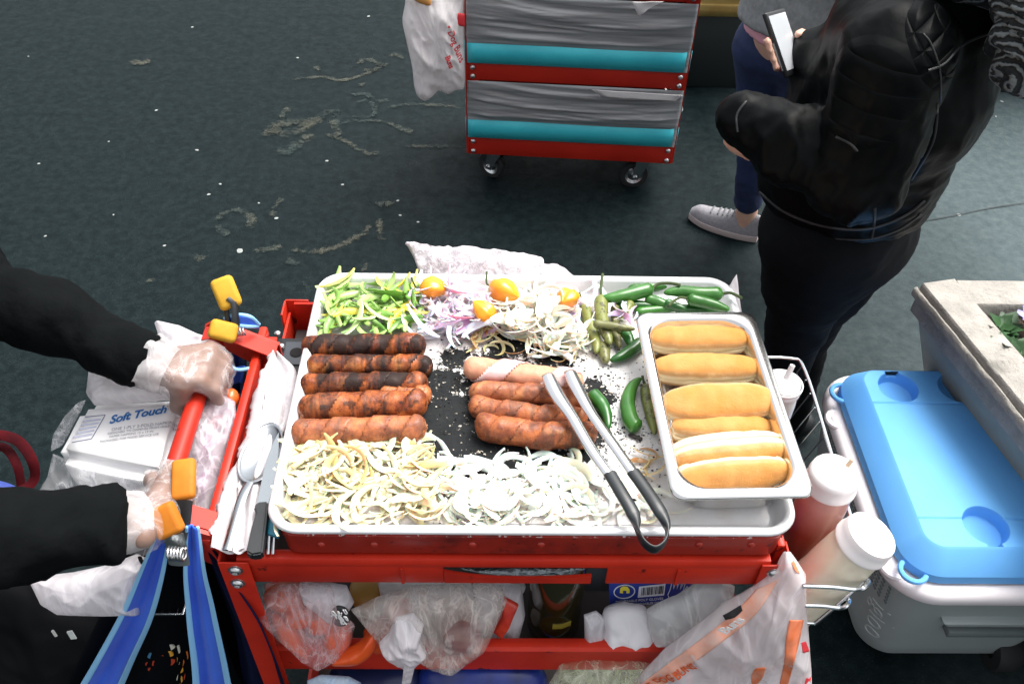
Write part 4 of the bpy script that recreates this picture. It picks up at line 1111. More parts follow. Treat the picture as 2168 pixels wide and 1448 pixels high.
def heap(poly, count, protos, name, label, cat, group, zmax, seed, tilt=.35, zmin=.003, zfn=None, scale=(.75, 1.2), filler=0, fill_label=None, ang=None):
    r = random.Random(seed); xs = [p[0] for p in poly]; ys = [p[1] for p in poly]
    fm = MB()
    for k in range(count + filler):
        while True:
            x, y = r.uniform(min(xs), max(xs)), r.uniform(min(ys), max(ys))
            if inside((x, y), poly): break
        top = zmax * (zfn(x, y) if zfn else 1)
        z = FZ + zmin + top * (r.random() ** .7 if k < count else r.random() * .55)
        p = Z(x, y, z); p.x = min(max(p.x, tx0 + .032), tx1 - .03); p.y = max(p.y, ty0 + .036)
        b = r.choice(protos); a = r.gauss(ang[0], ang[1]) if ang else r.random() * 6.283
        Rm = Matrix.Rotation(a, 3, 'Z') @ Matrix.Rotation(r.gauss(0, tilt), 3, 'X') @ Matrix.Rotation(r.gauss(0, tilt * .6), 3, 'Y')
        s = r.uniform(*scale)
        lo = min((Rm @ v.co).z for v in b.data.vertices) * s
        if p.z + lo < FZ + .0015: p.z = FZ + .0018 - lo
        Mx = Matrix.Translation(p) @ Rm.to_4x4() @ Matrix.Scale(s, 4)
        if k < count:
            o = b.copy(); S.collection.objects.link(o); o.name = name; o.matrix_basis = Mx
            tag(o, label, cat, group)
        else:
            fm.add([Mx @ v.co for v in b.data.vertices], [list(f.vertices) for f in b.data.polygons])
    if filler:
        tag(fm.build(name + '_bed', protos[0].data.materials[0], angle=60), fill_label, kind='stuff')
PW_ = lambda m, sd, big=1: [strip_mesh('onion_slice', m, r_ * big, a_, w_ * big * 1.8, .0016, i + sd, c_) for i, (r_, a_, w_, c_) in enumerate([(.034, 2.1, .0050, .2), (.044, 1.7, .0054, .3), (.024, 3.0, .0046, .1), (.060, 1.2, .0058, .2), (.036, 2.4, .0042, .4), (.020, 3.9, .0044, .15), (.10, .75, .0050, .1), (.030, 2.1, .0078, .3), (.038, 2.6, .0046, .25), (.028, 1.6, .0060, .5)])]
w1, w2, w3, w4 = PW_(OW, 1), PW_(OB, 20), PW_(OR_, 40), PW_(OY, 60)
pet = [strip_mesh('onion_slice', OB, r_, a_, w_, .0030, i + 80, .5, twist=.15) for i, (r_, a_, w_) in enumerate([(.030, 1.6, .020), (.026, 1.9, .017), (.036, 1.2, .015)])]
heap([(600, 945), (680, 930), (760, 940), (870, 915), (905, 935), (925, 1000), (925, 1098), (610, 1092), (596, 1050)], 105, w1, 'onion_slice', 'thin cream onion slice in the tangled heap at the tray front left', 'onion slice', 'cream onion slices at the front left', .021, 11, .24, filler=120, fill_label='bed of cream onion slices at the tray front left')
heap([(930, 960), (1010, 995), (1100, 985), (1190, 965), (1245, 985), (1260, 1050), (1225, 1095), (930, 1098)], 58, w2, 'onion_slice', 'bright white onion slice spread along the tray front centre', 'onion slice', 'white onion slices at the front centre', .010, 12, .15, filler=60, fill_label='bed of white onion slices at the tray front centre')
heap([(1225, 1000), (1300, 1010), (1400, 1060), (1420, 1090), (1290, 1098), (1230, 1090)], 12, w2 + pet, 'onion_slice', 'white onion slice lying loose under the tong handles', 'onion slice', 'loose white onion slices near the tongs', .008, 13, .12)
heap([(950, 1035), (1040, 1020), (1150, 1030), (1260, 1050), (1240, 1090), (960, 1088)], 10, pet, 'onion_slice', 'wide white onion petal on the front centre heap', 'onion slice', 'wide onion petals on the front heap', .022, 14, .2, zmin=.010)
heap([(905, 600), (985, 600), (1020, 640), (1020, 700), (960, 712), (890, 700), (888, 640)], 48, w3, 'red_onion_slice', 'mauve red onion slice in the heap behind the sausages', 'onion slice', 'red onion slices in the back heap', .034, 15, .5, filler=50, fill_label='bed of red onion slices in the back heap')
heap([(1050, 600), (1180, 610), (1235, 650), (1250, 740), (1200, 765), (1130, 730), (1060, 690), (1040, 650)], 62, w2, 'onion_slice', 'white onion slice in the heap behind the pale sausage', 'onion slice', 'white onion slices in the back heap', .034, 16, .5, filler=55, zfn=lambda x, y: 1.25 if y < 690 else .45, fill_label='bed of white onion slices in the back heap')
heap([(1055, 630), (1165, 630), (1160, 690), (1060, 685)], 9, pet, 'onion_slice', 'wide white onion petal crowning the back heap', 'onion slice', 'wide onion petals on the back heap', .018, 17, .25, zmin=.028)
heap([(960, 690), (1060, 690), (1220, 735), (1200, 770), (1100, 740), (980, 735)], 22, w4, 'fried_onion_slice', 'browned fried onion strand at the burnt edge of the tray', 'onion slice', 'browned onion strands', .010, 18, .3, scale=(.5, .85))
heap([(1345, 955), (1400, 955), (1400, 1000), (1350, 1000)], 6, w4, 'fried_onion_slice', 'browned onion strand lying beside the pan wall', 'onion slice', 'browned onion strands near the pan', .008, 19, .3, scale=(.5, .8))
heap([(1310, 640), (1350, 655), (1345, 690), (1310, 690)], 7, w3, 'red_onion_slice', 'pale mauve onion curl between the olive chilies and the pan', 'onion slice', 'onion curls near the pan', .02, 20, .4, zmin=.016, scale=(.6, .8))
heap([(1195, 605), (1265, 600), (1265, 660), (1205, 670)], 9, w3, 'red_onion_slice', 'mauve onion slice behind the rightmost habanero', 'onion slice', 'onion slices behind the habanero', .022, 24, .4)
heap([(640, 905), (600, 990), (640, 945)], 4, w1, 'onion_slice', 'cream onion slice poking out left of the front sausage', 'onion slice', 'onion slices left of the front sausage', .012, 25, .3)
ps = [strip_mesh('pepper_strip', PG, r_, a_, w_ * 1.4, .0034, i + 100, .15, twist=.25, blunt=.45) for i, (r_, a_, w_) in enumerate([(.11, .55, .0075), (.07, .9, .0080), (.045, 1.5, .0085), (.16, .36, .0070), (.06, .8, .0060), (.03, 2.2, .0080)])]
heap([(688, 596), (740, 592), (880, 600), (890, 640), (888, 690), (870, 706), (672, 700), (672, 640)], 74, ps, 'pepper_strip', 'green or yellow sweet pepper strip in the back left heap', 'pepper strip', 'sweet pepper strips', .026, 21, .35, filler=26, fill_label='bed of green and yellow pepper strips at the back left')
heap([(668, 640), (690, 640), (690, 700), (664, 700)], 6, ps[:4], 'pepper_strip', 'sweet pepper strip leaning on the left tray wall', 'pepper strip', 'pepper strips on the left wall', .022, 22, .3, ang=(1.5, .3))
# mauve onion stalk standing against the back rim
mb = MB(); mb.tube(smooth_path([Z(950, 625, FZ + .03), Z(951, 600, FZ + .05), Z(952, 560, FZ + .066)], 5), [.0035] * 9 + [.0030, .0026], 8, flat=.55)
tag(centre(mb.build('onion_stalk', OR_)), 'mauve onion strip standing upright above the back rim', 'onion slice')
# ---------------------------------------------------------------- left end: paper, spoon, knife, clamps, bags
WP = NT('crumpled_paper'); WP.set(Roughness=.8); WP.col(WP.mix(WP.ramp(WP.noise(14, 4), [(.35, 0.0), (.7, 1.0)]), (.60, .57, .58), (.46, .43, .45))).bump(WP.noise(26, 5, .6), .35, .008); WP = WP.m
def sheet(nm, left, right, m, amp, seed, solid=.0006, n=16, torn=.0, parent=None, fold=0):
    """a sheet lofted between two edges given as (px, py, z) points, with creases and a torn left edge"""
    A = smooth_path([Z(*p) for p in left], 14); B = smooth_path([Z(*p) for p in right], 14); rows = []
    for i in range(len(A)):
        b = B[min(len(B) - 1, round(i * (len(B) - 1) / (len(A) - 1)))]; row = []
        for j in range(n + 1):
            t = j / n; p = lerp(A[i], b, t)
            if j == 0 and torn: p = p + V(torn * (nz(p, 45, seed) + .6 * nz(p, 130, seed + 1)), 0, 0)
            h = amp * (ridge((p.x, p.y, 0), 11, seed) - .4) + amp * .8 * math.sin(t * 9 + fold + 2 * nz(p, 6, seed))
            row.append(p + V(0, 0, h))
        rows.append(row)
    mb = MB(); mb.grid(rows); return mb.build(nm, m, parent, solid=solid, angle=180)
z = .916
o = sheet('paper_sheet', [(578, 748, z + .035), (556, 790, z + .022), (532, 860, z + .012), (514, 935, z + .012), (482, 1010, z + .012), (460, 1090, z + .012), (443, 1168, z + .010)], [(590, 752, z + .02), (628, 790, z + .01), (624, 860, z), (600, 930, z), (580, 1010, z), (560, 1090, z), (552, 1170, z)], WP, .009, 3, torn=.007)
tag(centre(o), 'lower torn white paper sheet lining the left end of the cart', 'paper')
z = .924
o = sheet('paper_sheet', [(570, 800, z + .01), (552, 880, z + .006), (528, 960, z + .004), (505, 1030, z + .005), (497, 1100, z + .004), (490, 1170, z + .003)], [(612, 800, z), (604, 880, z), (584, 960, z), (566, 1030, z), (556, 1100, z), (548, 1170, z)], WP, .006, 8, torn=.006, fold=2)
tag(centre(o), 'upper narrower white paper sheet under the serving spoon', 'paper')
# serving spoon
SP = thing('serving_spoon', 'steel serving spoon lying on the torn paper beside the tray', 'spoon', Z(555, 950, .929))
c = Z(553, 957, .937); u = (Z(578, 893, .937) - Z(528, 1020, .937)); hl = u.length / 2; u.normalize(); w = V(u.y, -u.x, 0); rows = []
for i in range(13):
    q = i / 12; row = []
    for j in range(36):
        a = 6.283 * j / 36; eg = 1 - .10 * math.sin(a)
        row.append(c + u * math.sin(a) * hl * q + w * math.cos(a) * hl * .52 * q * eg + V(0, 0, -.011 * (1 - q * q) + (.001 if i == 12 else 0)))
    rows.append(row)
SPN = simple('spoon_steel', (.36, .38, .40), .22, 1)
mb = MB(); mb.grid(rows, True); mb.build('bowl', SPN, SP, solid=.0012, angle=180)
mb = MB(); mb.tube(smooth_path([c - u * hl * .98, c - u * (hl + .03) + V(0, 0, .004), c - u * (hl + .10) + w * .004 + V(0, 0, -.002)], 5), .006, 8, flat=.3, N0=V(0, 0, 1)); mb.build('handle', SPN, SP)
# chef's knife
KN = thing('kitchen_knife', 'kitchen knife with a black handle lying against the tray', 'knife', Z(555, 1050, .932))
zk = .940; tip, b1, b2 = Z(590, 915, zk), Z(543, 1068, zk), Z(568, 1066, zk); m1 = Z(562, 980, zk); m2 = Z(587, 990, zk)
mb = MB(); poly = [b1, lerp(b1, m1, .5), m1, Z(577, 940, zk), tip, Z(590, 950, zk), m2, b2]
mb.prism(poly, V(0, 0, -.0018)); mb.build('blade', simple('knife_steel', (.36, .39, .41), .25, 1), KN)
hp = [Z(538, 1078, zk), Z(546, 1067, zk), Z(569, 1065, zk), Z(566, 1100, zk), Z(557, 1176, zk), Z(534, 1180, zk), Z(522, 1172, zk), Z(535, 1115, zk), Z(543, 1092, zk)]
bm = bmesh.new(); f = bm.faces.new([bm.verts.new(p + V(0, 0, .006)) for p in hp]); r_ = bmesh.ops.extrude_face_region(bm, geom=[f])
for v in [q for q in r_['geom'] if isinstance(q, bmesh.types.BMVert)]: v.co.z -= .014
bmesh.ops.bevel(bm, geom=bm.edges[:], offset=.0022, segments=2, affect='EDGES'); bm.verts.index_update()
mb = MB(); mb.add([v.co.copy() for v in bm.verts], [[v.index for v in f.verts] for f in bm.faces]); mb.build('handle', BLACK, KN)
# teal-handled fork standing in the gap under the tray corner
TF = thing('kitchen_fork', 'teal handled utensil with two steel prongs under the tray corner', 'utensil', Z(580, 1140, .91))
mb = MB(); mb.hexa([Z(566, 1135, .925), Z(592, 1142, .925), Z(594, 1110, .925), Z(569, 1100, .925), Z(566, 1130, .937), Z(590, 1137, .937), Z(592, 1106, .937), Z(570, 1096, .937)], bev=.002); mb.build('handle', simple('teal_plastic', (.02, .20, .29), .4), TF)
for x in (568, 578): mb = MB(); mb.tube([Z(x + 2, 1128, .930), Z(x, 1172, .914)], .0022, 8); mb.build('prong', WIRE, TF)

# spring clamps
WOOD = simple('orange_grip', (.52, .18, .018), .6, spec=.2, c2=(.40, .12, .010), sc=22, bump=.2, bsc=40)
YEL = simple('yellow_grip', (.56, .33, .035), .6, spec=.2, c2=(.45, .24, .02), sc=22, bump=.2, bsc=40)
ZNC = simple('zinc_plate', (.42, .45, .46), .35, .9)
def grip(a, b, w, th, m, parent, up=V(0, -.55, .83), bev=.006, taper=1.0):
    L = (b - a); x = L.normalized(); y = up.cross(x).normalized(); zz = x.cross(y); Rm = Matrix((x, y, zz)).transposed(); h = L.length / 2
    mb = MB(); c = (a + b) / 2
    mb.hexa([c + Rm @ V(*q) for q in ((-h, -w / 2 * taper, -th / 2), (h, -w / 2, -th / 2), (h, w / 2, -th / 2), (-h, w / 2 * taper, -th / 2), (-h, -w / 2 * taper, th / 2), (h, -w / 2, th / 2), (h, w / 2, th / 2), (-h, w / 2 * taper, th / 2))], bev=bev, seg=3)
    return mb.build('grip', m, parent)
C1 = thing('spring_clamp', 'spring clamp with orange grips pinching the tote straps at the near end of the handle', 'clamp', Z(372, 1130, .93), 'spring clamps on the cart handle')
grip(Z(390, 972, 1.000), Z(388, 1058, .985), .030, .013, WOOD, C1)
grip(Z(337, 1070, 1.000), Z(366, 1133, .975), .034, .018, WOOD, C1, V(-.1, -.65, .75))
mb = MB(); mb.tube([Z(388, 1058, .985), Z(384, 1100, .965), Z(372, 1150, .945)], .012, 8, flat=.2, N0=V(0, -.5, .8)); mb.build('jaw', BLACK, C1)
mb = MB(); mb.tube([Z(366, 1128, .976), Z(374, 1160, .95), Z(380, 1195, .925)], .013, 8, flat=.2, N0=V(0, -.6, .7)); mb.build('jaw', ZNC, C1)
pts = []; c = Z(374, 1172, .957); ax = (V(1, .0, -.15)).normalized(); n_ = V(0, -.6, .8)
for i in range(70): a = i * .45; pts.append(c + ax * (-.009 + .018 * i / 69) + (V(0, .8, .6) * math.cos(a) + n_ * math.sin(a)) * .0075)
mb = MB(); mb.tube(pts, .0017, 7); mb.build('spring', BOLT, C1)
C2 = thing('spring_clamp', 'spring clamp with yellow grips at the far end of the handle', 'clamp', Z(490, 670, .95), 'spring clamps on the cart handle')
g1 = grip(Z(466, 588, 1.03), Z(492, 652, .998), .034, .015, YEL, C2, V(.2, -.75, .62), .007)
grip(Z(443, 694, .985), Z(502, 708, .968), .030, .018, YEL, C2, V(.1, -.5, .85), .007)
mb = MB(); mb.tube([Z(484, 630, 1.013), Z(496, 640, 1.008), Z(500, 690, .975)], .006, 8, flat=.35); mb.tube([Z(478, 650, .998), Z(484, 690, .972)], .004, 8); mb.build('jaw', BLACK, C2)
pts = []; c = Z(508, 702, .965)
for i in range(50): a = i * .45; pts.append(c + V(1, .2, 0).normalized() * (-.007 + .014 * i / 49) + (V(-.2, .8, .6) * math.cos(a) + V(0, -.6, .8) * math.sin(a)) * .006)
mb = MB(); mb.tube(pts, .0015, 7); mb.build('spring', BOLT, C2)

# tote bag hanging from the handle by its blue straps
BLU = NT('blue_cloth'); BLU.set(Roughness=.62, Sheen_Weight=.15); BLU.col(BLU.mix(BLU.ramp(BLU.noise(7, 3), [(.35, 0.0), (.7, 1.0)]), (.016, .085, .60), (.028, .14, .74))).bump(BLU.noise(22, 4), .2, .008); BLU = BLU.m
LBL = simple('light_blue_edge', (.26, .55, .84), .6, bump=.2, bsc=40)
TB = thing('tote_bag', 'dark tote bag with blue straps hanging at the near end of the handle', 'tote bag', Y(330, 1400, .64) - V(0, 0, .25), 'tote bags on the cart')
def strap(nm, left, right, folds, m, parent, fa=.010, off=0.0, seed=0, em=None, ew=.14):
    """gathered strap between two edges given as (px, py, y)"""
    A = smooth_path([Y(*p) for p in left], 12); B = smooth_path([Y(*p) for p in right], 12); n = 40; rows = []
    for i in range(len(A)):
        s = i / (len(A) - 1); row = []
        for j in range(n + 1):
            t = j / n; p = lerp(A[i], B[i], t)
            h = fa * (.35 + .9 * s) * math.sin(t * folds * 3.1416 + .8 * s + seed) + .004 * nz(p, 9, seed)
            row.append(p + V(0, -1, .45) * (h + off))
        rows.append(row)
    k = int(n * ew)
    mb = MB(); mb.grid([r[k:n - k + 1] for r in rows]); o = mb.build(nm, m, parent, solid=.0022, angle=180)
    if em:
        for sl in (slice(0, k + 1), slice(n - k, n + 1)):
            mb = MB(); mb.grid([r[sl] for r in rows]); mb.build('strap_edge', em, o, solid=.0026, angle=180)
    return o
ys = .615
strap('strap', [(338, 1118, ys), (300, 1200, ys - .004), (262, 1285, ys - .008), (205, 1390, ys - .012), (140, 1500, ys - .016)], [(362, 1128, ys), (348, 1215, ys - .004), (322, 1310, ys - .008), (282, 1400, ys - .012), (240, 1500, ys - .016)], 3, BLU, TB, .006, em=LBL, ew=.17)
strap('strap', [(394, 1112, ys + .01), (392, 1215, ys), (398, 1310, ys - .006), (408, 1400, ys - .01), (415, 1500, ys - .014)], [(420, 1116, ys + .01), (436, 1215, ys), (456, 1310, ys - .006), (476, 1400, ys - .01), (496, 1500, ys - .014)], 3, BLU, TB, .006, seed=1, em=LBL, ew=.17)
NAVY = simple('navy_cloth', (.004, .007, .038), .7, spec=.1, c2=(.0025, .004, .014), sc=7, bump=.3, bsc=22)
strap('side_panel', [(424, 1140, ys + .03), (452, 1240, ys + .03), (480, 1340, ys + .03), (500, 1500, ys + .03)], [(450, 1160, ys + .015), (520, 1250, ys - .005), (585, 1345, ys - .02), (650, 1500, ys - .03)], 4, NAVY, TB, .012, seed=2)
TBK = simple('tote_black', (.002, .0024, .004), .7, spec=.1, bump=.3, bsc=18)
mb = MB(); rows = []
for i in range(31):
    s = i / 30; row = []
    for j in range(41):
        t = j / 40; x = lerp(lerp(300, 60, s ** .8), lerp(400, 600, s), t); p = Y(x, lerp(1170, 1640, s), .665 - .03 * s)
        row.append(p + V(0, -1, .2) * (.012 * nz(p, 9, 4) + .01 * math.sin(t * 12 + s * 3)))
    rows.append(row)
mb.grid(rows); tb_b = bvh_of(mb); mb.build('bag_body', TBK, TB, solid=.004, angle=180)
mb = MB(); rows = [[r[j] + V(0, .13, 0) for j in range(41)] for r in rows[6:]]; mb.grid(rows); mb.build('bag_back', TBK, TB, solid=.004, angle=180)
cols = {'o': (.75, .17, .02), 'y': (.85, .42, .05), 'w': (.72, .70, .58), 'b': (.08, .25, .42), 'r': (.55, .06, .02)}
PMAT = {k: simple('print_' + k2, c, .6) for (k, c), k2 in zip(cols.items(), ('orange', 'yellow', 'cream', 'blue', 'red'))}
spots = [(360, 1370, 9, 6, 'w'), (376, 1375, 6, 9, 'w'), (358, 1384, 9, 6, 'y'), (321, 1388, 9, 6, 'b'), (343, 1393, 4, 7, 'r'), (361, 1401, 9, 7, 'r'), (328, 1404, 7, 6, 'r'), (312, 1406, 4, 5, 'r'), (318, 1417, 5, 4, 'r'), (374, 1396, 2, 6, 'y'), (395, 1387, 4, 9, 'o'), (378, 1402, 2, 6, 'w'),
         (386, 1402, 4, 8, 'o'), (383, 1415, 5, 9, 'y'), (374, 1430, 3, 10, 'w'), (382, 1437, 5, 8, 'y'), (390, 1425, 2, 14, 'r'), (147, 1390, 3, 5, 'r'), (380, 1456, 6, 8, 'o'), (350, 1460, 8, 6, 'r'), (340, 1480, 6, 8, 'y')]
for x, y, a, b, q in spots:
    d = ray(x, y); h = tb_b.ray_cast(CAM, d.normalized())
    if h[0] is None: continue
    c = h[0] - d.normalized() * .004; P = [Y(x + a * math.cos(t) * (1 + .2 * math.sin(3 * t + x)), y + b * math.sin(t), c.y) for t in np.linspace(0, 6.283, 12)[:-1]]
    mb = MB(); mb.prism(P, V(0, .002, 0)); mb.build('printed_motif', PMAT[q], TB)
# second tote strap at the far clamp, its bag hanging behind the handle
T2 = thing('tote_bag', 'blue and dark tote bag gathered in the far clamp behind the handle', 'tote bag', Z(510, 760, .6), 'tote bags on the cart')
mb = MB(); A = smooth_path([Z(476, 676, .975), Z(500, 668, .985), Z(530, 672, .98), Z(548, 688, .955)], 8); B = smooth_path([Z(478, 688, .965), Z(505, 690, .97), Z(530, 692, .965), Z(546, 691, .953)], 8)
mb.grid([[lerp(a, b, t) + V(0, 0, .005 * math.sin(t * 6)) for t in np.linspace(0, 1, 9)] for a, b in zip(A, B)]); mb.build('strap', BLU, T2, solid=.003, angle=180)
for E_ in (A, B): mb = MB(); mb.tube([p + V(0, 0, .001) for p in E_], .003, 8); mb.build('strap_edge', LBL, T2)
strap('bag_body', [(476, 730, 1.0), (482, 770, 1.0), (490, 830, .99)], [(530, 735, 1.0), (528, 775, 1.0), (522, 850, .99)], 3, simple('slate_cloth', (.025, .05, .075), .6, c2=(.01, .03, .16), sc=30), T2, .008)
mb = MB(); mb.tube(smooth_path([Z(470, 735, .93), Z(478, 762, .925), Z(500, 782, .92), Z(528, 780, .92)], 6), .0028, 8); mb.build('strap_edge', LBL, T2)
strap('strap', [(487, 780, .985), (490, 805, .985), (488, 812, .985)], [(522, 776, .985), (516, 800, .985), (514, 812, .985)], 2, BLU, T2, .003)

# napkin pack inside a clear bag, standing in a wire basket on the left of the cart
PKZ = .86
pk = [(178, 852), (402, 838), (352, 998), (112, 955)]
NW = NT('napkin_wrap'); NW.set(Roughness=.42, Coat_Weight=.2); NW.col((.93, .92, .92)).bump(NW.noise(17, 5), .22, .008); NW = NW.m
NP = thing('napkin_pack', 'pack of white paper napkins with blue lettering leaning beside the handle', 'napkin pack', Z(250, 930, .78))
top = [Z(174, 846, .905), Z(408, 832, .905), Z(350, 1016, .885), Z(106, 968, .885)]
nn = (top[1] - top[0]).cross(top[3] - top[0]).normalized(); nn = nn if nn.z > 0 else -nn
bot = [p - nn * .10 + V(0, -.01, 0) for p in top]
mb = MB(); bm = bmesh.new(); vs = [bm.verts.new(p) for p in bot + top]
for f in ((3, 2, 1, 0), (4, 5, 6, 7), (0, 1, 5, 4), (1, 2, 6, 5), (2, 3, 7, 6), (3, 0, 4, 7)): bm.faces.new([vs[i] for i in f])
bmesh.ops.bevel(bm, geom=bm.edges[:], offset=.016, segments=3, affect='EDGES')
bmesh.ops.subdivide_edges(bm, edges=bm.edges[:], cuts=5, use_grid_fill=True)
for v in bm.verts: v.co += nn * .0035 * nz(v.co, 14, 2) + V(.003, .002, 0) * nz(v.co, 22, 5)
bm.verts.index_update(); mb.add([v.co.copy() for v in bm.verts], [[v.index for v in f.verts] for f in bm.faces]); bm.free()
mb.build('wrapper', NW, NP, angle=180); nb = bvh_of(mb)
INK = simple('blue_ink', (.02, .16, .45), .5); GINK = simple('grey_ink', (.36, .36, .40), .6); LINK_ = simple('pale_blue_ink', (.50, .52, .66), .6); DINK = simple('dark_blue_ink', (.15, .17, .30), .6)
pt = lambda x, y: PL(x, y, top[0] + nn * .002, nn)
text_mesh('lettering', 'Soft Touch', INK, pt(231, 897), pt(350, 873) - pt(231, 897), pt(235, 868) - pt(231, 897), .0185, NP, nb, shear=.35, bold=.0005, space=.96)
for (x, y, s_, w_) in ((236, 913, 'ONE 1-PLY 2-FOLD NAPKINS', .0070), (228, 921, 'DESIGNED TO DISPENSE FROM HOLDERS', .0052), (232, 928, 'PAPER NAPKINS 12 x 13 IN', .0052), (212, 938, 'PACKAGED FOR FOOD SERVICE USE', .0050)):
    text_mesh('small_print', s_, GINK, pt(x, y), pt(x + 100, y - 11) - pt(x, y), pt(x + 3, y - 22) - pt(x, y), w_, NP, nb)
q = [pt(165, 882), pt(222, 877), pt(194, 929), pt(140, 939)]
mb = MB()
for k in range(5):
    t0, t1 = .14 + k * .155, .14 + k * .155 + .075
    a, b, c, d = lerp(q[0], q[3], t0), lerp(q[1], q[2], t0), lerp(q[1], q[2], t1), lerp(q[0], q[3], t1)
    rows = [[lerp(lerp(a, b, .08 + .84 * i / 10), lerp(d, c, .08 + .84 * i / 10), j / 2) for i in range(11)] for j in range(3)]
    mb.grid([[(lambda h, p: (h[0] if h[0] is not None else p) + nn * .0008)(nb.ray_cast(p + nn * .1, -nn), p) for p in r] for r in rows])
mb.build('table_print', LINK_, NP, angle=180)
mb = MB(); rim_ = q + [q[0]]
rr_ = [lerp(rim_[i], rim_[i + 1], t / 8) for i in range(4) for t in range(8)]
mb.tube([(lambda h, p: (h[0] if h[0] is not None else p) + nn * .0006)(nb.ray_cast(p + nn * .1, -nn), p) for p in rr_], .0006, 5, close=True); mb.build('table_frame', DINK, NP, angle=180)
CLEAR = film('clear_film', (.90, .90, .92), .08, .28, 20, .16, (.72, .75, .80), .55)
MILKY = film('milky_film', (.80, .77, .80), .55, .92, 18, .28, (.68, .66, .70), .5)
WHITEF = film('white_film', (.84, .82, .83), .82, .99, 15, .3, (.72, .70, .72), .3)
def filmbag(nm, out, plane, th, m, label, cat, amp=.012, freq=14, seed=1, group=None, sharp=True, cen=None, back=None, nseg=150, rings=20):
    mb = pillow(out, plane, th, back, amp, freq, seed, rings, nseg, sharp, .5, 1, cen)
    o = mb.build(nm, m, angle=180); merge(o); centre(o); tag(o, label, cat, group); return o
filmbag('plastic_bag', [(112, 960), (150, 975), (230, 990), (340, 1004), (335, 1022), (262, 1070), (180, 1075), (75, 1052), (100, 1010)], (Z(220, 1020, .845), V(0, -.45, .9)), .022, CLEAR, 'crumpled clear bag spilling in front of the napkin pack', 'plastic bag', .016, 16, 3, cen=(215, 1020))
filmbag('plastic_bag', [(108, 955), (112, 925), (140, 878), (168, 850), (182, 846), (160, 890), (130, 945)], (Z(140, 910, .86), V(0, -.3, .95)), .008, CLEAR, 'thin strip of clear bag along the left edge of the napkin pack', 'plastic bag', .004, 16, 4, cen=(135, 910), nseg=80, rings=8)
filmbag('plastic_bag', [(190, 782), (230, 790), (300, 805), (330, 800), (350, 808), (400, 842), (330, 848), (200, 858), (184, 836)], (Z(270, 830, .915), V(0, -.45, .89)), .03, WHITEF, 'white plastic bag bunched behind the napkin pack under the sleeve', 'plastic bag', .016, 17, 5)
filmbag('plastic_bag', [(327, 684), (332, 680), (380, 690), (420, 708), (445, 715), (450, 745), (380, 760), (345, 740)], (Z(390, 715, .93), V(0, -.3, .95)), .012, MILKY, 'milky plastic bag flap behind the upper hand', 'plastic bag', .008, 16, 6)
filmbag('plastic_bag', [(60, 1222), (150, 1212), (230, 1195), (290, 1172), (330, 1190), (300, 1300), (222, 1302), (125, 1298), (88, 1275)], (Z(200, 1250, .80), V(0, -.75, .66)), .03, MILKY, 'milky plastic bag drooping below the lower arm', 'plastic bag', .014, 11, 7)
WB = thing('wire_basket', 'chrome wire basket holding the napkins on the left of the cart', 'basket', (hx - .15, .8, .74))
bx0, bx1, by0, by1 = Z(190, 1290, .80).x, hx - .02, .64, 1.02
mb = MB()
zr = Y(300, 1300, by0).z
for zz in (zr,): mb.tube([V(bx0, by0, zz), V(bx1, by0, zz), V(bx1, by1, zz), V(bx0, by1, zz)], .0028, 8, close=True)
mb.build('rim', WIRE, WB)
mb = MB()
for k in range(8): x = lerp(bx0 + .01, bx1 - .01, k / 7); mb.tube([V(x, by0 + .004, zr - .004), V(x, by1 - .004, zr - .004)], .0015, 6)
mb.build('wires', WIRE, WB)
# orange peppers and onions in a thin bag between handle and cart
PB = filmbag('plastic_bag', [(415, 850), (470, 832), (498, 850), (500, 880), (478, 960), (458, 1030), (440, 1095), (405, 1090), (398, 1040), (400, 930)], (Z(450, 970, .90), V(0, -.3, .95)), .022, film('pink_film', (.84, .78, .82), .22, .62, 26, .2, (.62, .52, .60), .6), 'clear bag of peppers and onions between the handle and the tray', 'plastic bag', .012, 20, 9)
ORP = simple('orange_pepper', (.72, .12, .02), .35, coat=.2); PUR = simple('purple_onion', (.16, .05, .15), .4, c2=(.45, .33, .43), sc=30)
def inner(nm, out, z, m, label, cat, th=.014, seed=1, group=None):
    mb = pillow(out, (Z(*out[0], z), V(0, -.3, .95)), th, th, .003, 20, seed, 10, 48); o = mb.build(nm, m, angle=180); merge(o); centre(o); return tag(o, label, cat, group)
inner('orange_pepper', [(478, 828), (500, 826), (506, 845), (494, 862), (480, 855)], .915, ORP, 'orange pepper at the top of the bag between handle and tray', 'pepper')
inner('orange_pepper', [(440, 905), (452, 885), (474, 880), (462, 905), (446, 918)], .893, ORP, 'orange pepper wedge low in the bag between handle and tray', 'pepper')
inner('red_onion', [(420, 950), (455, 915), (475, 940), (455, 980), (425, 985)], .878, PUR, 'purple onion inside the bag between handle and tray', 'onion', .02)
inner('red_onion', [(410, 1030), (440, 1000), (448, 1030), (430, 1070), (412, 1068)], .875, PUR, 'darker onion at the bottom of the bag between handle and tray', 'onion', .02, 2)
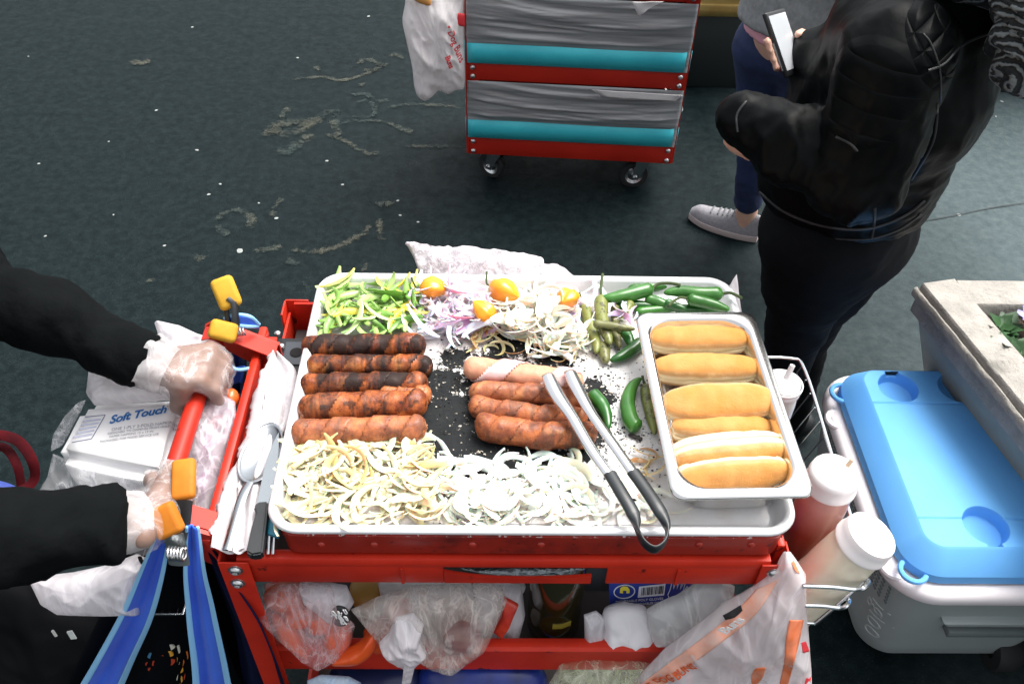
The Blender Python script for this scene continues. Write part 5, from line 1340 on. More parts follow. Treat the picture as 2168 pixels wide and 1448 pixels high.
# crumpled foil-like paper sticking out behind the tray
FO = NT('crumpled_foil'); FO.set(Roughness=.5, Metallic=.1); fn_ = FO.noise(46, 6, .7, dist=1.2)
FO.col(FO.mix(FO.ramp(FO.math('ABSOLUTE', FO.math('SUBTRACT', FO.noise(30, 4, .65, dist=.8), .5)), [(0, .9), (.03, .3), (.07, 0.0)]), (.60, .56, .59), (.34, .31, .34))).bump(fn_, .6, .01)
o = sheet('foil_sheet', [(856, 516, .978), (860, 540, .975), (880, 560, .968), (905, 582, .955)], [(1150, 548, .985), (1180, 560, .98), (1205, 575, .975), (1225, 592, .96)], FO.m, .004, 5, .0008, 50, .006)
S.collection.objects.unlink(o); bpy.data.objects.remove(o)
rows = []; tp_ = smooth_path([Y(*p) for p in ((858, 518, 1.14), (872, 513, 1.14), (930, 522, 1.14), (1010, 522, 1.14), (1080, 535, 1.14), (1145, 545, 1.14), (1152, 558, 1.14), (1180, 560, 1.14), (1215, 584, 1.13))], 8)
bt_ = smooth_path([Z(*p, .955) for p in ((888, 560), (892, 585), (940, 590), (1010, 592), (1080, 593), (1145, 595), (1155, 597), (1185, 598), (1222, 600))], 8)
for i, (p, q) in enumerate(zip(tp_, bt_)):
    rows.append([lerp(p, q, t) + V(0, -.3, 1) * (.007 * (ridge(lerp(p, q, t), 30, 3) - .5) + .006 * math.sin(t * 3.1)) + (V(0, .004 * nz(p, 90, 2), .004 * nz(p, 70, 3)) if k == 0 else V(0, 0, 0)) for k, t in enumerate(np.linspace(0, 1, 18))])
mb = MB(); mb.grid(rows); tag(centre(mb.build('foil_sheet', FO.m, solid=.0006, angle=180)), 'crumpled whitish foil sheet sticking up behind the back rim of the tray', 'foil')
mb = MB(); rows = []; 
for i in range(9): rows.append([lerp(lerp(Z(1540, 612, .965), Z(1560, 580, .985), i / 8), lerp(Z(1575, 690, .93), Z(1568, 650, .95), i / 8), j / 8) + V(0, 0, .003 * nz((i, j, 0), .5, 3)) for j in range(9)])
mb.grid(rows); tag(centre(mb.build('paper_scrap', WP, solid=.0006, angle=180)), 'small white paper scrap sticking out behind the back right corner of the tray', 'paper')
# red strap of a bag at the left edge
RS = simple('red_webbing', (.10, .004, .007), .85, spec=.1, c2=(.03, .003, .005), sc=9)
LB = thing('lunch_bag', 'dark red strap of a bag at the left edge beside the lower arm', 'bag', Z(20, 1010, .45))
zs_ = .62
mb = MB(); mb.tube(smooth_path([Z(-40, 925, zs_), Z(0, 921, zs_ + .01), (Z(40, 935, zs_)), Z(68, 975, zs_ - .02), Z(72, 1015, zs_ - .05), Z(40, 1040, zs_ - .06), Z(-30, 1060, zs_ - .06)], 7), .0095, 8, flat=.16, N0=V(0, -.4, .9)); mb.build('strap', RS, LB)
mb = MB(); mb.tube(smooth_path([Z(-30, 950, zs_ - .02), Z(10, 948, zs_ - .02), Z(36, 985, zs_ - .03), Z(45, 1030, zs_ - .06)], 7), .008, 8, flat=.16, N0=V(0, -.4, .9)); mb.build('strap', RS, LB)
mb = pillow([(-160, 1010), (10, 1020), (60, 1070), (55, 1160), (-160, 1180)], (Z(0, 1080, .48), V(0, -.3, 1)), .05, .10, .01, 8, 2); merge(mb.build('bag_body', simple('lunch_bag_blue', (.04, .07, .32), .6), LB, angle=180))

# black bag under the basket in the lower left corner
mb = pillow([(-120, 1230), (40, 1236), (120, 1290), (230, 1318), (300, 1345), (320, 1420), (330, 1560), (-120, 1560)], (Y(120, 1350, .70), V(0, -1, .5)), .03, .12, .014, 9, 61, 18, 110)
BBG = merge(mb.build('black_bag', simple('black_nylon', (.0018, .0022, .003), .7, spec=.1, bump=.3, bsc=24), angle=180)); bb2 = bvh_of(mb); centre(BBG)
tag(BBG, 'black nylon bag hanging below the wire basket in the lower left corner', 'bag')
for pts, m in (([(108, 1336), (116, 1348), (121, 1347), (113, 1335)], WH), ([(141, 1338), (152, 1336), (162, 1352), (150, 1353)], simple('grey_print', (.30, .33, .33), .6))):
    P = []
    for x, y in pts:
        d = ray(x, y).normalized(); h = bb2.ray_cast(CAM, d); P.append(h[0] - d * .003)
    mb = MB(); mb.prism(P, V(0, .002, 0)); mb.build('bag_print', m, BBG)
# ---------------------------------------------------------------- things on the front cart's shelves
ORC = simple('orange_flesh', (.72, .10, .015), .4, c2=(.55, .06, .01), sc=14, coat=.2)
def inner_y(nm, out, y, m, label, cat, th=.02, seed=1, group=None, amp=.004, sharp=False):
    mb = pillow(out, (V(0, y, .7), V(0, -1, .25)), th, th, amp, 16, seed, 12, 64, sharp); o = mb.build(nm, m, angle=180); merge(o); centre(o); return tag(o, label, cat, group)
def film_y(out, y, th, m, label, cat='plastic bag', amp=.012, freq=16, seed=1, cen=None, tilt=.3, nm='plastic_bag'):
    return filmbag(nm, out, (V(0, y, .75), V(0, -1, tilt)), th, m, label, cat, amp, freq, seed, sharp=True, cen=cen)
inner_y('orange_pepper', [(560, 1255), (600, 1240), (640, 1250), (650, 1275), (610, 1290), (565, 1275)], .640, ORC, 'large orange pepper at the left of the clear shelf bag', 'pepper', .022, 1)
inner_y('orange_pepper', [(605, 1285), (650, 1275), (670, 1300), (650, 1320), (610, 1315)], .632, ORC, 'orange pepper in the middle of the clear shelf bag', 'pepper', .02, 2)
inner_y('orange_pepper', [(655, 1295), (690, 1290), (705, 1320), (680, 1335), (655, 1325)], .632, ORC, 'orange pepper right of the black label in the shelf bag', 'pepper', .018, 3)
inner_y('orange_pepper', [(700, 1400), (760, 1365), (790, 1340), (800, 1365), (770, 1395), (730, 1405)], .605, ORC, 'orange pepper low in the bag over the bottom rail', 'pepper', .014, 4)
inner_y('orange_pepper', [(815, 1290), (860, 1275), (870, 1310), (830, 1320)], .66, ORC, 'orange pepper further back behind the knotted bag', 'pepper', .02, 5)
inner_y('orange_pepper', [(575, 1300), (610, 1310), (640, 1340), (660, 1385), (625, 1375), (585, 1335)], .628, ORC, 'long red-orange pepper low in the left shelf bag', 'pepper', .02, 21)
inner_y('orange_pepper', [(690, 1330), (735, 1325), (745, 1355), (720, 1385), (690, 1375)], .626, ORC, 'orange pepper at the lower right corner of the left shelf bag', 'pepper', .018, 22)
inner_y('orange_pepper', [(770, 1335), (820, 1310), (850, 1335), (835, 1365), (790, 1375)], .640, ORC, 'red-orange pepper behind the knotted bag end', 'pepper', .018, 23)
inner_y('red_onion', [(935, 1320), (985, 1305), (1020, 1330), (1000, 1365), (945, 1360)], .635, simple('dark_red_onion', (.14, .012, .025), .35, c2=(.3, .05, .07), sc=25), 'dark red onion in the veined bag by the bottle', 'onion', .03, 6)
inner_y('potato', [(745, 1235), (800, 1232), (815, 1262), (770, 1275), (745, 1260)], .72, simple('golden_potato', (.42, .24, .05), .5), 'golden potato behind the clear bag under the rail', 'potato', .03, 7)
film_y([(540, 1292), (556, 1262), (588, 1238), (650, 1232), (700, 1240), (722, 1290), (752, 1325), (742, 1365), (715, 1395), (680, 1412), (640, 1395), (590, 1352), (560, 1322)], .612, .022, film('red_tinted_film', (.86, .70, .72), .05, .26, 30, .15, (.66, .40, .42), .6), 'clear bag of orange peppers hanging over the bottom rail at the left', seed=31, cen=(650, 1320))
film_y([(632, 1236), (700, 1234), (735, 1240), (750, 1275), (735, 1300), (700, 1306), (668, 1285), (640, 1262)], .628, .016, MILKY, 'bunched milky bag neck above the black label', seed=32)
film_y([(742, 1290), (800, 1262), (880, 1238), (985, 1236), (1060, 1238), (1075, 1270), (1062, 1300), (1030, 1372), (960, 1425), (940, 1420), (870, 1392), (800, 1362)], .618, .020, film('veined_film', (.82, .78, .76), .14, .48, 30, .2, (.60, .50, .42), .6), 'large veined clear bag draped over the bottom rail in the middle', amp=.016, seed=33, cen=(915, 1320))
film_y([(838, 1305), (875, 1297), (898, 1320), (890, 1352), (905, 1385), (878, 1412), (870, 1445), (850, 1450), (858, 1415), (830, 1392), (802, 1360), (822, 1340)], .596, .016, MILKY, 'knotted white bag end with its tails hanging over the bottom rail', amp=.012, freq=24, seed=34)
film_y([(1000, 1236), (1065, 1234), (1105, 1240), (1112, 1300), (1095, 1362), (1050, 1364), (1020, 1330)], .70, .03, MILKY, 'milky bag standing behind the red wrapper on the shelf', seed=51)
film_y([(800, 1234), (900, 1234), (1000, 1236), (1010, 1330), (900, 1362), (820, 1340)], .72, .03, WHITEF, 'white plastic bag at the back of the shelf behind the veined bag', seed=52)
film_y([(1236, 1300), (1262, 1292), (1284, 1310), (1282, 1362), (1238, 1364)], .66, .014, MILKY, 'small milky bag between the dark jar and the white cloth', seed=53)
film_y([(560, 1236), (640, 1234), (700, 1238), (690, 1330), (600, 1362), (566, 1330)], .72, .03, film('far_red_film', (.62, .20, .18), .5, .9, 20, .25, (.45, .10, .09), .4), 'reddish plastic bag at the back left of the shelf', seed=54)
# black twist label with white squiggles
LBM = simple('label_black', (.012, .012, .014), .5); LWM = simple('label_white', (.75, .74, .74), .6)
TL = tag(centre(merge(pillow([(697, 1290), (715, 1281), (735, 1288), (741, 1308), (728, 1326), (708, 1322), (700, 1308)], (V(0, .592, .7), V(0, -1, .3)), .004, .004, .001, 10, 3, 8, 30).build('bag_label', LBM, angle=180))), 'round black label with white squiggles on the pepper bag', 'label')
r = random.Random(5)
for i in range(9):
    x, y = r.uniform(706, 732), r.uniform(1292, 1318); p = [(x + 5 * math.cos(t * 2.2 + i) + t, y + 5 * math.sin(t * 3 + i)) for t in np.linspace(0, 2.2, 5)]
    mb = MB(); mb.tube([Y(q.x, q.y, .5855) for q in smooth_path([V(a, b, 0) for a, b in p], 3)], .0009, 5); mb.build('squiggle', LWM, TL)
# red snack wrapper, dark oil jar, grey box, blue glove box, white cloth, film roll
inner_y('red_wrapper', [(1066, 1262), (1085, 1272), (1098, 1280), (1080, 1320), (1062, 1352), (1042, 1335), (1060, 1300)], .64, simple('red_foil', (.62, .05, .02), .25, c2=(.4, .02, .015), sc=40, bump=.4, bsc=70), 'crinkled red wrapper beside the dark jar', 'wrapper', .010, 9, None, .008, True)
JR = thing('oil_jar', 'dark olive plastic jar of oil standing on the middle shelf', 'jar', (Y(1172, 1300, .69).x, .69, .609))
jc = JR.location; jr = .041
JM = NT('dark_oil'); JM.set(Roughness=.12, Coat_Weight=.6, Base_Color=(.020, .017, .005, 1)); JM.bump(JM.noise(8, 2), .1, .01)
mb = MB(); mb.lathe([(0, 0), (jr * .92, 0), (jr, .006), (jr, .05), (jr * .965, .055), (jr * .965, .09), (jr, .095), (jr, .15), (jr * .96, .172), (jr * .80, .190), (jr * .45, .20), (jr * .42, .216)], jc, seg=36); mb.build('body', JM.m, JR)
mb = MB(); mb.lathe([(jr * .48, .206), (jr * .5, .208), (jr * .5, .224), (jr * .45, .228), (0, .228)], jc, seg=28); mb.build('cap', simple('jar_cap', (.02, .018, .012), .4), JR)
mb = MB(); mb.prism([jc + V(jr * math.cos(a) * 1.008, jr * math.sin(a) * 1.008, .055 + .012 * s_) for s_, aa in ((0, (-1.7, -1.35, -1.0)), (1, (-1.0, -1.35, -1.7))) for a in aa], V(0, .0015, 0)); mb.build('label', simple('olive_label', (.22, .17, .02), .5), JR)
GBX = tag(centre((lambda m: (m.box((Y(1265, 1270, .73).x, .76, .70), (.085, .10, .075), bev=.006), m.build('grey_tub', simple('grey_tub', (.06, .07, .08), .4)))[1])(MB())), 'dark grey plastic tub between the jar and the blue box', 'tub')
GL = thing('glove_box', 'blue cardboard box of disposable gloves with barcode and hand drawing', 'box', Y(1375, 1260, .70) - V(0, 0, .12))
BX = simple('blue_card', (.018, .040, .27), .5, c2=(.022, .05, .32), sc=8); BW = simple('white_print', (.72, .74, .80), .5); YW = simple('yellow_print', (.75, .65, .05), .5)
f0, f1, f2, f3 = Y(1290, 1288, .672), Y(1461, 1274, .680), Y(1464, 1205, .700), Y(1288, 1212, .694)
bk = V(.01, .10, .02)
mb = MB(); mb.hexa([f0, f1, f1 + bk, f0 + bk, f3, f2, f2 + bk, f3 + bk], bev=.0015); mb.build('carton', BX, GL)
fn2 = (f1 - f0).cross(f3 - f0).normalized(); fn2 = fn2 if fn2.y < 0 else -fn2
fp = lambda x, y: PL(x, y, f0 + fn2 * .001, fn2)
xd, yd = fp(1400, 1278) - fp(1300, 1286), fp(1300, 1240) - fp(1300, 1280)
text_mesh('lettering', 'DISPOSABLE POLY GLOVES', BW, fp(1303, 1276), xd, yd, .0062, GL, lift=.0006, space=.95)
text_mesh('lettering', 'GUANTES DESECHABLES DE VINILO', BW, fp(1301, 1284), xd, yd, .0055, GL, lift=.0006, space=.95)
mb = MB(); mb.tube([fp(1322 + 22 * math.cos(t), 1252 - .06 * 22 * math.cos(t) + 14 * math.sin(t)) for t in np.linspace(0, 6.283, 29)[:-1]], .0009, 5, close=True); mb.build('logo_oval', BW, GL)
mb = MB(); mb.prism([fp(*q) for q in ((1312, 1254), (1313, 1244), (1320, 1240), (1328, 1241), (1333, 1247), (1333, 1254), (1326, 1255), (1326, 1249), (1319, 1249), (1319, 1255))], fn2 * .0008); mb.build('logo_mark', YW, GL)
mb = MB(); mb.prism([fp(*q) for q in ((1350, 1264), (1406, 1259), (1409, 1235), (1353, 1241))], fn2 * .0006); mb.build('barcode_panel', BW, GL)
mb = MB(); r = random.Random(3); x = 1357
while x < 1402:
    w_ = r.choice((1, 1, 2)); mb.prism([fp(x, 1259 - (x - 1357) * .09), fp(x + w_, 1259 - (x - 1357) * .09), fp(x + w_ + 1.5, 1243 - (x - 1357) * .09), fp(x + 1.5, 1243 - (x - 1357) * .09)], fn2 * .0012); x += w_ + r.choice((1, 1.5, 2))
mb.build('barcode', LBM, GL)
mb = MB(); hand = [(1417, 1268), (1414, 1258), (1418, 1250), (1424, 1228), (1427, 1228), (1426, 1246), (1433, 1226), (1436, 1227), (1433, 1246), (1441, 1227), (1444, 1229), (1440, 1247), (1449, 1231), (1451, 1233), (1446, 1252), (1455, 1240), (1456, 1244), (1446, 1262), (1437, 1267), (1436, 1272)]
mb.tube([fp(*q) for q in hand], .0007, 5); mb.build('hand_drawing', BW, GL)
inner_y('white_cloth', [(1275, 1300), (1290, 1285), (1330, 1282), (1370, 1290), (1385, 1330), (1380, 1362), (1310, 1364), (1272, 1362), (1278, 1330)], .648, simple('white_cloth', (.72, .70, .72), .75, bump=.2, bsc=20), 'folded white cloth under the blue glove box', 'cloth', .02, 12, None, .016)
film_y([(1368, 1290), (1390, 1278), (1430, 1262), (1470, 1238), (1530, 1232), (1556, 1240), (1545, 1290), (1500, 1330), (1470, 1362), (1385, 1364), (1372, 1330)], .640, .022, film('roll_film', (.80, .80, .80), .45, .85, 26, .2, (.55, .56, .55), .5), 'roll of crumpled clear bags right of the white cloth', seed=36, cen=(1465, 1305))
inner_y('foam_cup', [(1060, 1236), (1110, 1236), (1105, 1256), (1075, 1250)], .70, PAPER, 'white edge of a foam tray above the red wrapper', 'foam tray', .008, 4)
# foil in the slot of the upper rail
inner_y('foil_tray', [(960, 1190), (1040, 1190), (1130, 1190), (1240, 1190), (1252, 1196), (1210, 1214), (1120, 1222), (1040, 1214)], .635, simple('crumpled_aluminium', (.30, .33, .35), .25, 1, bump=1, bsc=120, bd=.006), 'crumpled aluminium foil showing in the slot of the upper rail', 'foil', .014, 15, None, .010, True)
# bottom shelf
inner_y('blue_bag', [(890, 1420), (1000, 1400), (1120, 1405), (1160, 1440), (1150, 1556), (900, 1556)], .66, simple('blue_plastic', (.015, .04, .30), .35, c2=(.008, .015, .10), sc=12, bump=.3, bsc=20), 'deep blue plastic bag on the lowest shelf', 'plastic bag', .04, 16, None, .012)
inner_y('navy_bag', [(700, 1420), (760, 1412), (890, 1415), (900, 1552), (690, 1552)], .67, simple('navy_plastic', (.012, .018, .07), .35, bump=.4, bsc=18), 'dark navy bag on the lowest shelf left of the blue one', 'plastic bag', .04, 17, None, .012)
film_y([(650, 1440), (680, 1428), (740, 1432), (765, 1445), (755, 1480), (650, 1480)], .625, .012, film('blue_print_film', (.55, .68, .80), .6, .9, 40, .3, (.25, .40, .62), .4), 'pale blue printed wrapper at the lower left under the bottom rail', seed=38)
CAB = film_y([(1185, 1408), (1250, 1400), (1375, 1402), (1400, 1440), (1390, 1570), (1180, 1570), (1160, 1450)], .64, .03, film('cabbage_film', (.80, .84, .70), .10, .35, 26, .2, (.6, .66, .45), .5), 'clear bag of shredded cabbage on the lowest shelf', seed=39)
mb = MB(); r = random.Random(9)
for _ in range(420):
    p = Y(r.uniform(1185, 1385), r.uniform(1410, 1556), .65 + r.random() * .03); a = V(r.gauss(0, 1), r.gauss(0, .5), r.gauss(0, .6)).normalized(); l = r.uniform(.010, .028)
    s_ = a.cross(V(0, 1, 0)).normalized() * r.uniform(.0015, .003); q = p + V(0, -.004, .003)
    mb.add([p - a * l - s_ * .3, q - s_, p + a * l, q + s_], [[0, 1, 2, 3]])
tag(mb.build('shredded_cabbage', simple('cabbage', (.52, .60, .26), .5, c2=(.72, .76, .50), sc=60), fix=False, angle=10), 'pale green shredded cabbage inside the lowest clear bag', kind='stuff')
# big printed bag hanging at the right front post
HB = film('hanging_film', (.88, .83, .84), .50, .92, 17, .22, (.74, .71, .73), .4)
hp_ = (V(.42, .585, .75), V(-.08, -1, .12))
hout = [(1664, 1168), (1672, 1166), (1690, 1190), (1706, 1216), (1708, 1280), (1713, 1352), (1718, 1420), (1722, 1520), (1500, 1530), (1330, 1500), (1352, 1432), (1400, 1382), (1452, 1342), (1530, 1282), (1600, 1240), (1646, 1205)]
mb = pillow(hout, hp_, .03, .02, .020, 13, 41, 26, 170, True, .45, 1, (1590, 1370)); hb_b = bvh_of(mb); PBG = mb.build('bread_bag', HB, angle=180); merge(PBG); centre(PBG)
tag(PBG, 'clear bread bag with orange print hanging on the right front post', 'plastic bag')
OIN = simple('orange_ink', (.78, .17, .05), .5, c2=(.80, .30, .18), sc=40)
OIN2 = simple('pale_orange_ink', (.82, .36, .24), .5, c2=(.84, .56, .47), sc=30)
def on_bag(pts, m, nm, lift=.0015):
    """a printed band following the hanging bag's surface, given as two pixel edges"""
    A = smooth_path([V(x, y, 0) for x, y in pts[0]], 8); B = smooth_path([V(x, y, 0) for x, y in pts[1]], 8); rows = []
    for a, b in zip(A, B):
        row = []
        for t in np.linspace(0, 1, 7):
            q = lerp(a, b, t); d = ray(q.x, q.y).normalized(); h = hb_b.ray_cast(CAM, d); p = h[0] if h[0] is not None else PL(q.x, q.y, *hp_)
            row.append(p - d * lift)
        rows.append(row)
    mb = MB(); mb.grid(rows); mb.build(nm, m, PBG, angle=180, solid=.0003)
on_bag(([(1600, 1248), (1560, 1290), (1500, 1340), (1420, 1400), (1350, 1452)], [(1650, 1225), (1600, 1300), (1540, 1350), (1460, 1410), (1400, 1452)]), OIN2, 'orange_band')
on_bag(([(1672, 1312), (1664, 1350), (1660, 1400), (1650, 1450)], [(1702, 1312), (1694, 1350), (1682, 1400), (1668, 1450)]), OIN, 'orange_band', .0018)
on_bag(([(1697, 1360), (1706, 1357)], [(1700, 1382), (1714, 1378)]), RT_, 'red_patch', .002)
on_bag(([(1676, 1190), (1684, 1210)], [(1680, 1186), (1694, 1214)]), OIN, 'orange_band', .002)
on_bag(([(1590, 1430), (1600, 1415), (1622, 1412)], [(1592, 1452), (1604, 1446), (1616, 1432)]), OIN, 'orange_band', .0025)
on_bag(([(1530, 1302), (1545, 1294), (1568, 1280)], [(1536, 1312), (1556, 1306), (1572, 1292)]), LBM, 'black_patch', .003)
d0, d1 = PL(1531, 1303, *hp_), PL(1572, 1272, *hp_)
tn = hp_[1].normalized()
text_mesh('lettering', 'Buns', LWM, d0 - tn * .0 + tn * .028, d1 - d0, PL(1525, 1280, *hp_) - PL(1535, 1300, *hp_), .021, PBG, None, bold=.0006, space=.95)
text_mesh('lettering', 'HOT DOG BUNS', simple('dark_orange_ink', (.60, .10, .02), .5), PL(1352, 1452, *hp_), PL(1440, 1398, *hp_) - PL(1352, 1452, *hp_), PL(1340, 1430, *hp_) - PL(1352, 1452, *hp_), .016, PBG, hb_b, bold=.0004, lift=.004)
text_mesh('lettering', '24', RT_, PL(1684, 1426, *hp_), PL(1708, 1418, *hp_) - PL(1684, 1426, *hp_), PL(1690, 1400, *hp_) - PL(1684, 1426, *hp_), .024, PBG, hb_b, bold=.0002, lift=.004)

# ---------------------------------------------------------------- bottle rack on the right side
RK = thing('wire_rack', 'chrome wire rack hooked to the right side of the cart holding bottles', 'rack', (xr + .06, .8, .72))
x0, x1 = xr + .006, .498
mb = MB()
for pts in (((1700, 1240), (1760, 1242), (1808, 1247), (1830, 1243), (1838, 1228), (1828, 1206)), ((1704, 1281), (1740, 1282), (1776, 1286), (1792, 1282), (1797, 1268), (1788, 1250)), ((1700, 1318), (1722, 1319), (1728, 1318), (1760, 1292), (1836, 1224))):
    mb.tube(smooth_path([Y(*q, .588 + (.02 if k > 3 else 0)) for k, q in enumerate(pts)], 5), .0032 if len(pts) > 5 else .002, 8)
mb.build('front_wires', WIRE, RK)
mb = MB(); mb.tube(smooth_path([V(x1, .64, .865), V(x1, .80, .87), V(x1, .98, .875), V(x1 - .02, 1.01, .875), V(x0, 1.012, .87)], 6), .0028, 8); mb.build('rim', WIRE, RK)
mb = MB()
for k in range(13): yy = .65 + k * .029; mb.tube([V(x1, yy, .868), V(x1 - .035, yy, .745), V(x0, yy, .74)], .0012, 6)
mb.tube([V(x1 - .035, .625, .744), V(x1 - .035, 1.0, .744)], .0025, 8)
mb.build('wires', WIRE, RK)
mb = MB(); mb.box((.5 * (x0 + x1) - .02, .82, .736), (x1 - x0 - .03, .36, .004)); mb.build('bottom_plate', BLACK, RK)
CAPM = simple('white_cap', (.74, .71, .71), .4, sss=.1)
def bottle(px, py, zt_, rad, hb, m, label, nm, axis=(0, 0, 1), cap_h=.034, nozzle=None, cap_r=1.0):
    c = Z(px, py, zt_); ax = Vector(axis).normalized(); b0 = c - ax * (hb + cap_h)
    T = thing(nm, label, 'bottle', b0)
    mb = MB(); mb.lathe([(0, 0), (rad * .9, 0), (rad, .006), (rad, hb * .55), (rad * .985, hb * .6), (rad, hb * .66), (rad, hb * .86), (rad * .96, hb * .96), (rad * .93, hb)], b0, ax, 40); mb.build('body', m, T)
    cr = rad * cap_r
    mb = MB(); mb.lathe([(cr * .98, 0), (cr * 1.04, .002), (cr * 1.04, .006), (cr, .008), (cr * .985, cap_h * .62), (cr * .93, cap_h * .86), (cr * .78, cap_h * .98), (cr * .55, cap_h), (cr * .50, cap_h * 1.05), (cr * .2, cap_h * 1.06), (0, cap_h * 1.06)], b0 + ax * (hb + .0005), ax, 44); mb.build('cap', CAPM, T)
    return T, b0 + ax * (hb + cap_h)
SAUCE = NT('red_sauce_bottle'); SAUCE.set(Roughness=.3, Coat_Weight=.3, Subsurface_Weight=.1)
sz = SAUCE.sep()['Z']
SAUCE.col(SAUCE.mix(SAUCE.ramp(SAUCE.math('ADD', sz, SAUCE.math('MULTIPLY', SAUCE.noise(30, 4), .03)), [(.86, 0.0), (.93, 1.0)]), (.30, .045, .02), (.55, .30, .27)))
T, e = bottle(1770, 995, .965, .0335, .185, SAUCE.m, 'squeeze bottle of red sauce with a white cap in the rack', 'sauce_bottle')
mb = MB(); mb.tube([e + V(.016, .006, 0), e + V(.020, .008, .012)], [.0034, .0024], 10); mb.build('nozzle', simple('stained_nozzle', (.62, .45, .30), .5), T)
MAYO = simple('mayonnaise', (.78, .72, .58), .35, c2=(.74, .67, .51), sc=20, sss=.2, coat=.25)
T, e = bottle(1850, 1128, .945, .0355, .20, MAYO, 'large bottle of cream coloured mayonnaise leaning outwards in the rack', 'mayonnaise_bottle', axis=(.32, -.02, 1), cap_h=.03)
T, e = bottle(1660, 808, .955, .026, .13, simple('cloudy_bottle', (.60, .58, .55), .35, sss=.2), 'small white capped bottle with an upright spout behind the bun pan', 'squeeze_bottle', cap_h=.02)
mb = MB(); mb.tube([e + V(.004, .006, -.001), e + V(.010, .012, .022)], [.0045, .0038], 10); mb.build('nozzle', CAPM, T)
mb = MB(); mb.lathe([(.0265, -.006), (.0285, -.006), (.0285, -.002), (.0265, -.002), (.0265, -.006)], e - V(0, 0, .001), seg=40); mb.build('lid_ring', CAPM, T)

# ---------------------------------------------------------------- blue-lidded cooler
CL = thing('cooler', 'grey rolling cooler with a blue lid and white rim at the lower right', 'cooler', (.98, 1.14, 0))
cx0, cy0, cx1, cy1 = .794, .896, 1.20, 1.435
LID = simple('blue_lid', (.11, .36, .78), .6, spec=.2, c2=(.14, .41, .80), sc=5, bump=.06, bsc=220, bd=.001)
CW_ = simple('white_rim', (.80, .76, .78), .45, bump=.05, bsc=100)
CGR = NT('grey_cooler_body'); CGR.set(Roughness=.55); CGR.col(CGR.mix(CGR.noise(12, 3), (.27, .32, .32), (.34, .385, .38))).bump(CGR.noise(240, 2), .08, .001); CGR = CGR.m
zl = .445
def cups(x, y):
    d = 0.0
    for cx, cy, rx, oy in ((.905, 1.347, .042, 1), (1.040, 1.347, .042, 1), (.962, .985, .042, -1)):
        q = math.hypot(x - cx, (y - cy) * 1.0) / rx
        t = min(1, max(0, (1.06 - q) / .14)); t = t * t * (3 - 2 * t)
        dep = .026 * t * (1 + .15 * (x - cx) / rx)
        w = .010 + .012 * max(0, (oy * (y - cy) - rx) / .05) if oy < 0 else .012
        if oy * (y - cy) > rx * .6 and abs(x - cx) < w + .004: dep = max(dep, .012 * min(1, (w + .004 - abs(x - cx)) / .004))
        d = max(d, dep)
    for gy in (1.300, 1.000):
        d = max(d, .003 * max(0, 1 - abs(y - gy) / .004))
    if 1.095 < x < 1.16 and abs(y - 1.165) < .014: d = max(d, .006)
    return d
i0 = .040
NX, NY = 240, 320; rows = []
for i in range(NX + 1):
    x = lerp(cx0 + i0, cx1 - i0, i / NX); rows.append([V(x, lerp(cy0 + i0, cy1 - i0, j / NY), zl - cups(x, lerp(cy0 + i0, cy1 - i0, j / NY))) for j in range(NY + 1)])
def clampr(p):
    # round the heightfield's corners to meet the bevel ring
    r_ = .035; x, y = p.x, p.y; cx = min(max(x, cx0 + i0 + r_), cx1 - i0 - r_); cy = min(max(y, cy0 + i0 + r_), cy1 - i0 - r_); d = math.hypot(x - cx, y - cy)
    return V(cx + (x - cx) * r_ / d, cy + (y - cy) * r_ / d, p.z) if d > r_ else p
mb = MB(); mb.grid([[clampr(p) for p in r] for r in rows])
lr = ringed([(.000, .378), (-.002, .384), (.001, .400), (.034, .4415), (.0402, zl)], cx0, cy0, cx1, cy1, .075, 10, fill=False); mb.add(lr.v, lr.f)
mb.build('lid', LID, CL, angle=24)
for (x, y, a0) in ((cx0 + .008, 1.372, 1.57), (cx0 + .050, cy0 - .001, 3.4)):
    mb = MB(); mb.tube([V(x, y, .395) + V(math.cos(a0 + t) * .026, math.sin(a0 + t) * .026, 0) for t in np.linspace(-.4, 3.5, 16)] if a0 < 3 else [V(x - .03, y + .02, .392) + V(math.cos(t) * .024, math.sin(t) * .024, 0) for t in np.linspace(2.2, 5.8, 14)], .0055, 8); mb.build('lid_lug', LID, CL)
    mb = MB(); px_, py_ = (x - .018, y - .055) if a0 < 3 else (x - .050, y + .045)
    mb.tube([V(px_, py_, .367) + V(math.cos(t) * .024, math.sin(t) * .024, 0) for t in np.linspace(0, 6.283, 22)[:-1]], .007, 8, close=True); mb.build('rim_lug', CW_, CL)
ringed([(.002, .338), (-.022, .338), (-.027, .345), (-.026, .362), (-.018, .372), (-.004, .375), (.006, .374)], cx0, cy0, cx1, cy1, .075, 10, fill=False).build('rim', CW_, CL, angle=50)
rows = []
for o, z, dx in ((-.012, .3375, 0), (-.006, .27, 0), (.004, .19, 0), (.014, .10, 0), (.022, .05, 0), (.034, .030, 0)):
    rows.append([V(x, y, z) for x, y in rrect(cx0 + o, cy0 + o, cx1 - o, cy1 - o, .07, 10)])
mb = MB(); mb.grid(rows, True); mb.add(rows[-1], [list(range(len(rows[-1])))]); mb.build('tub', CGR, CL, angle=50); cb = bvh_of(mb)
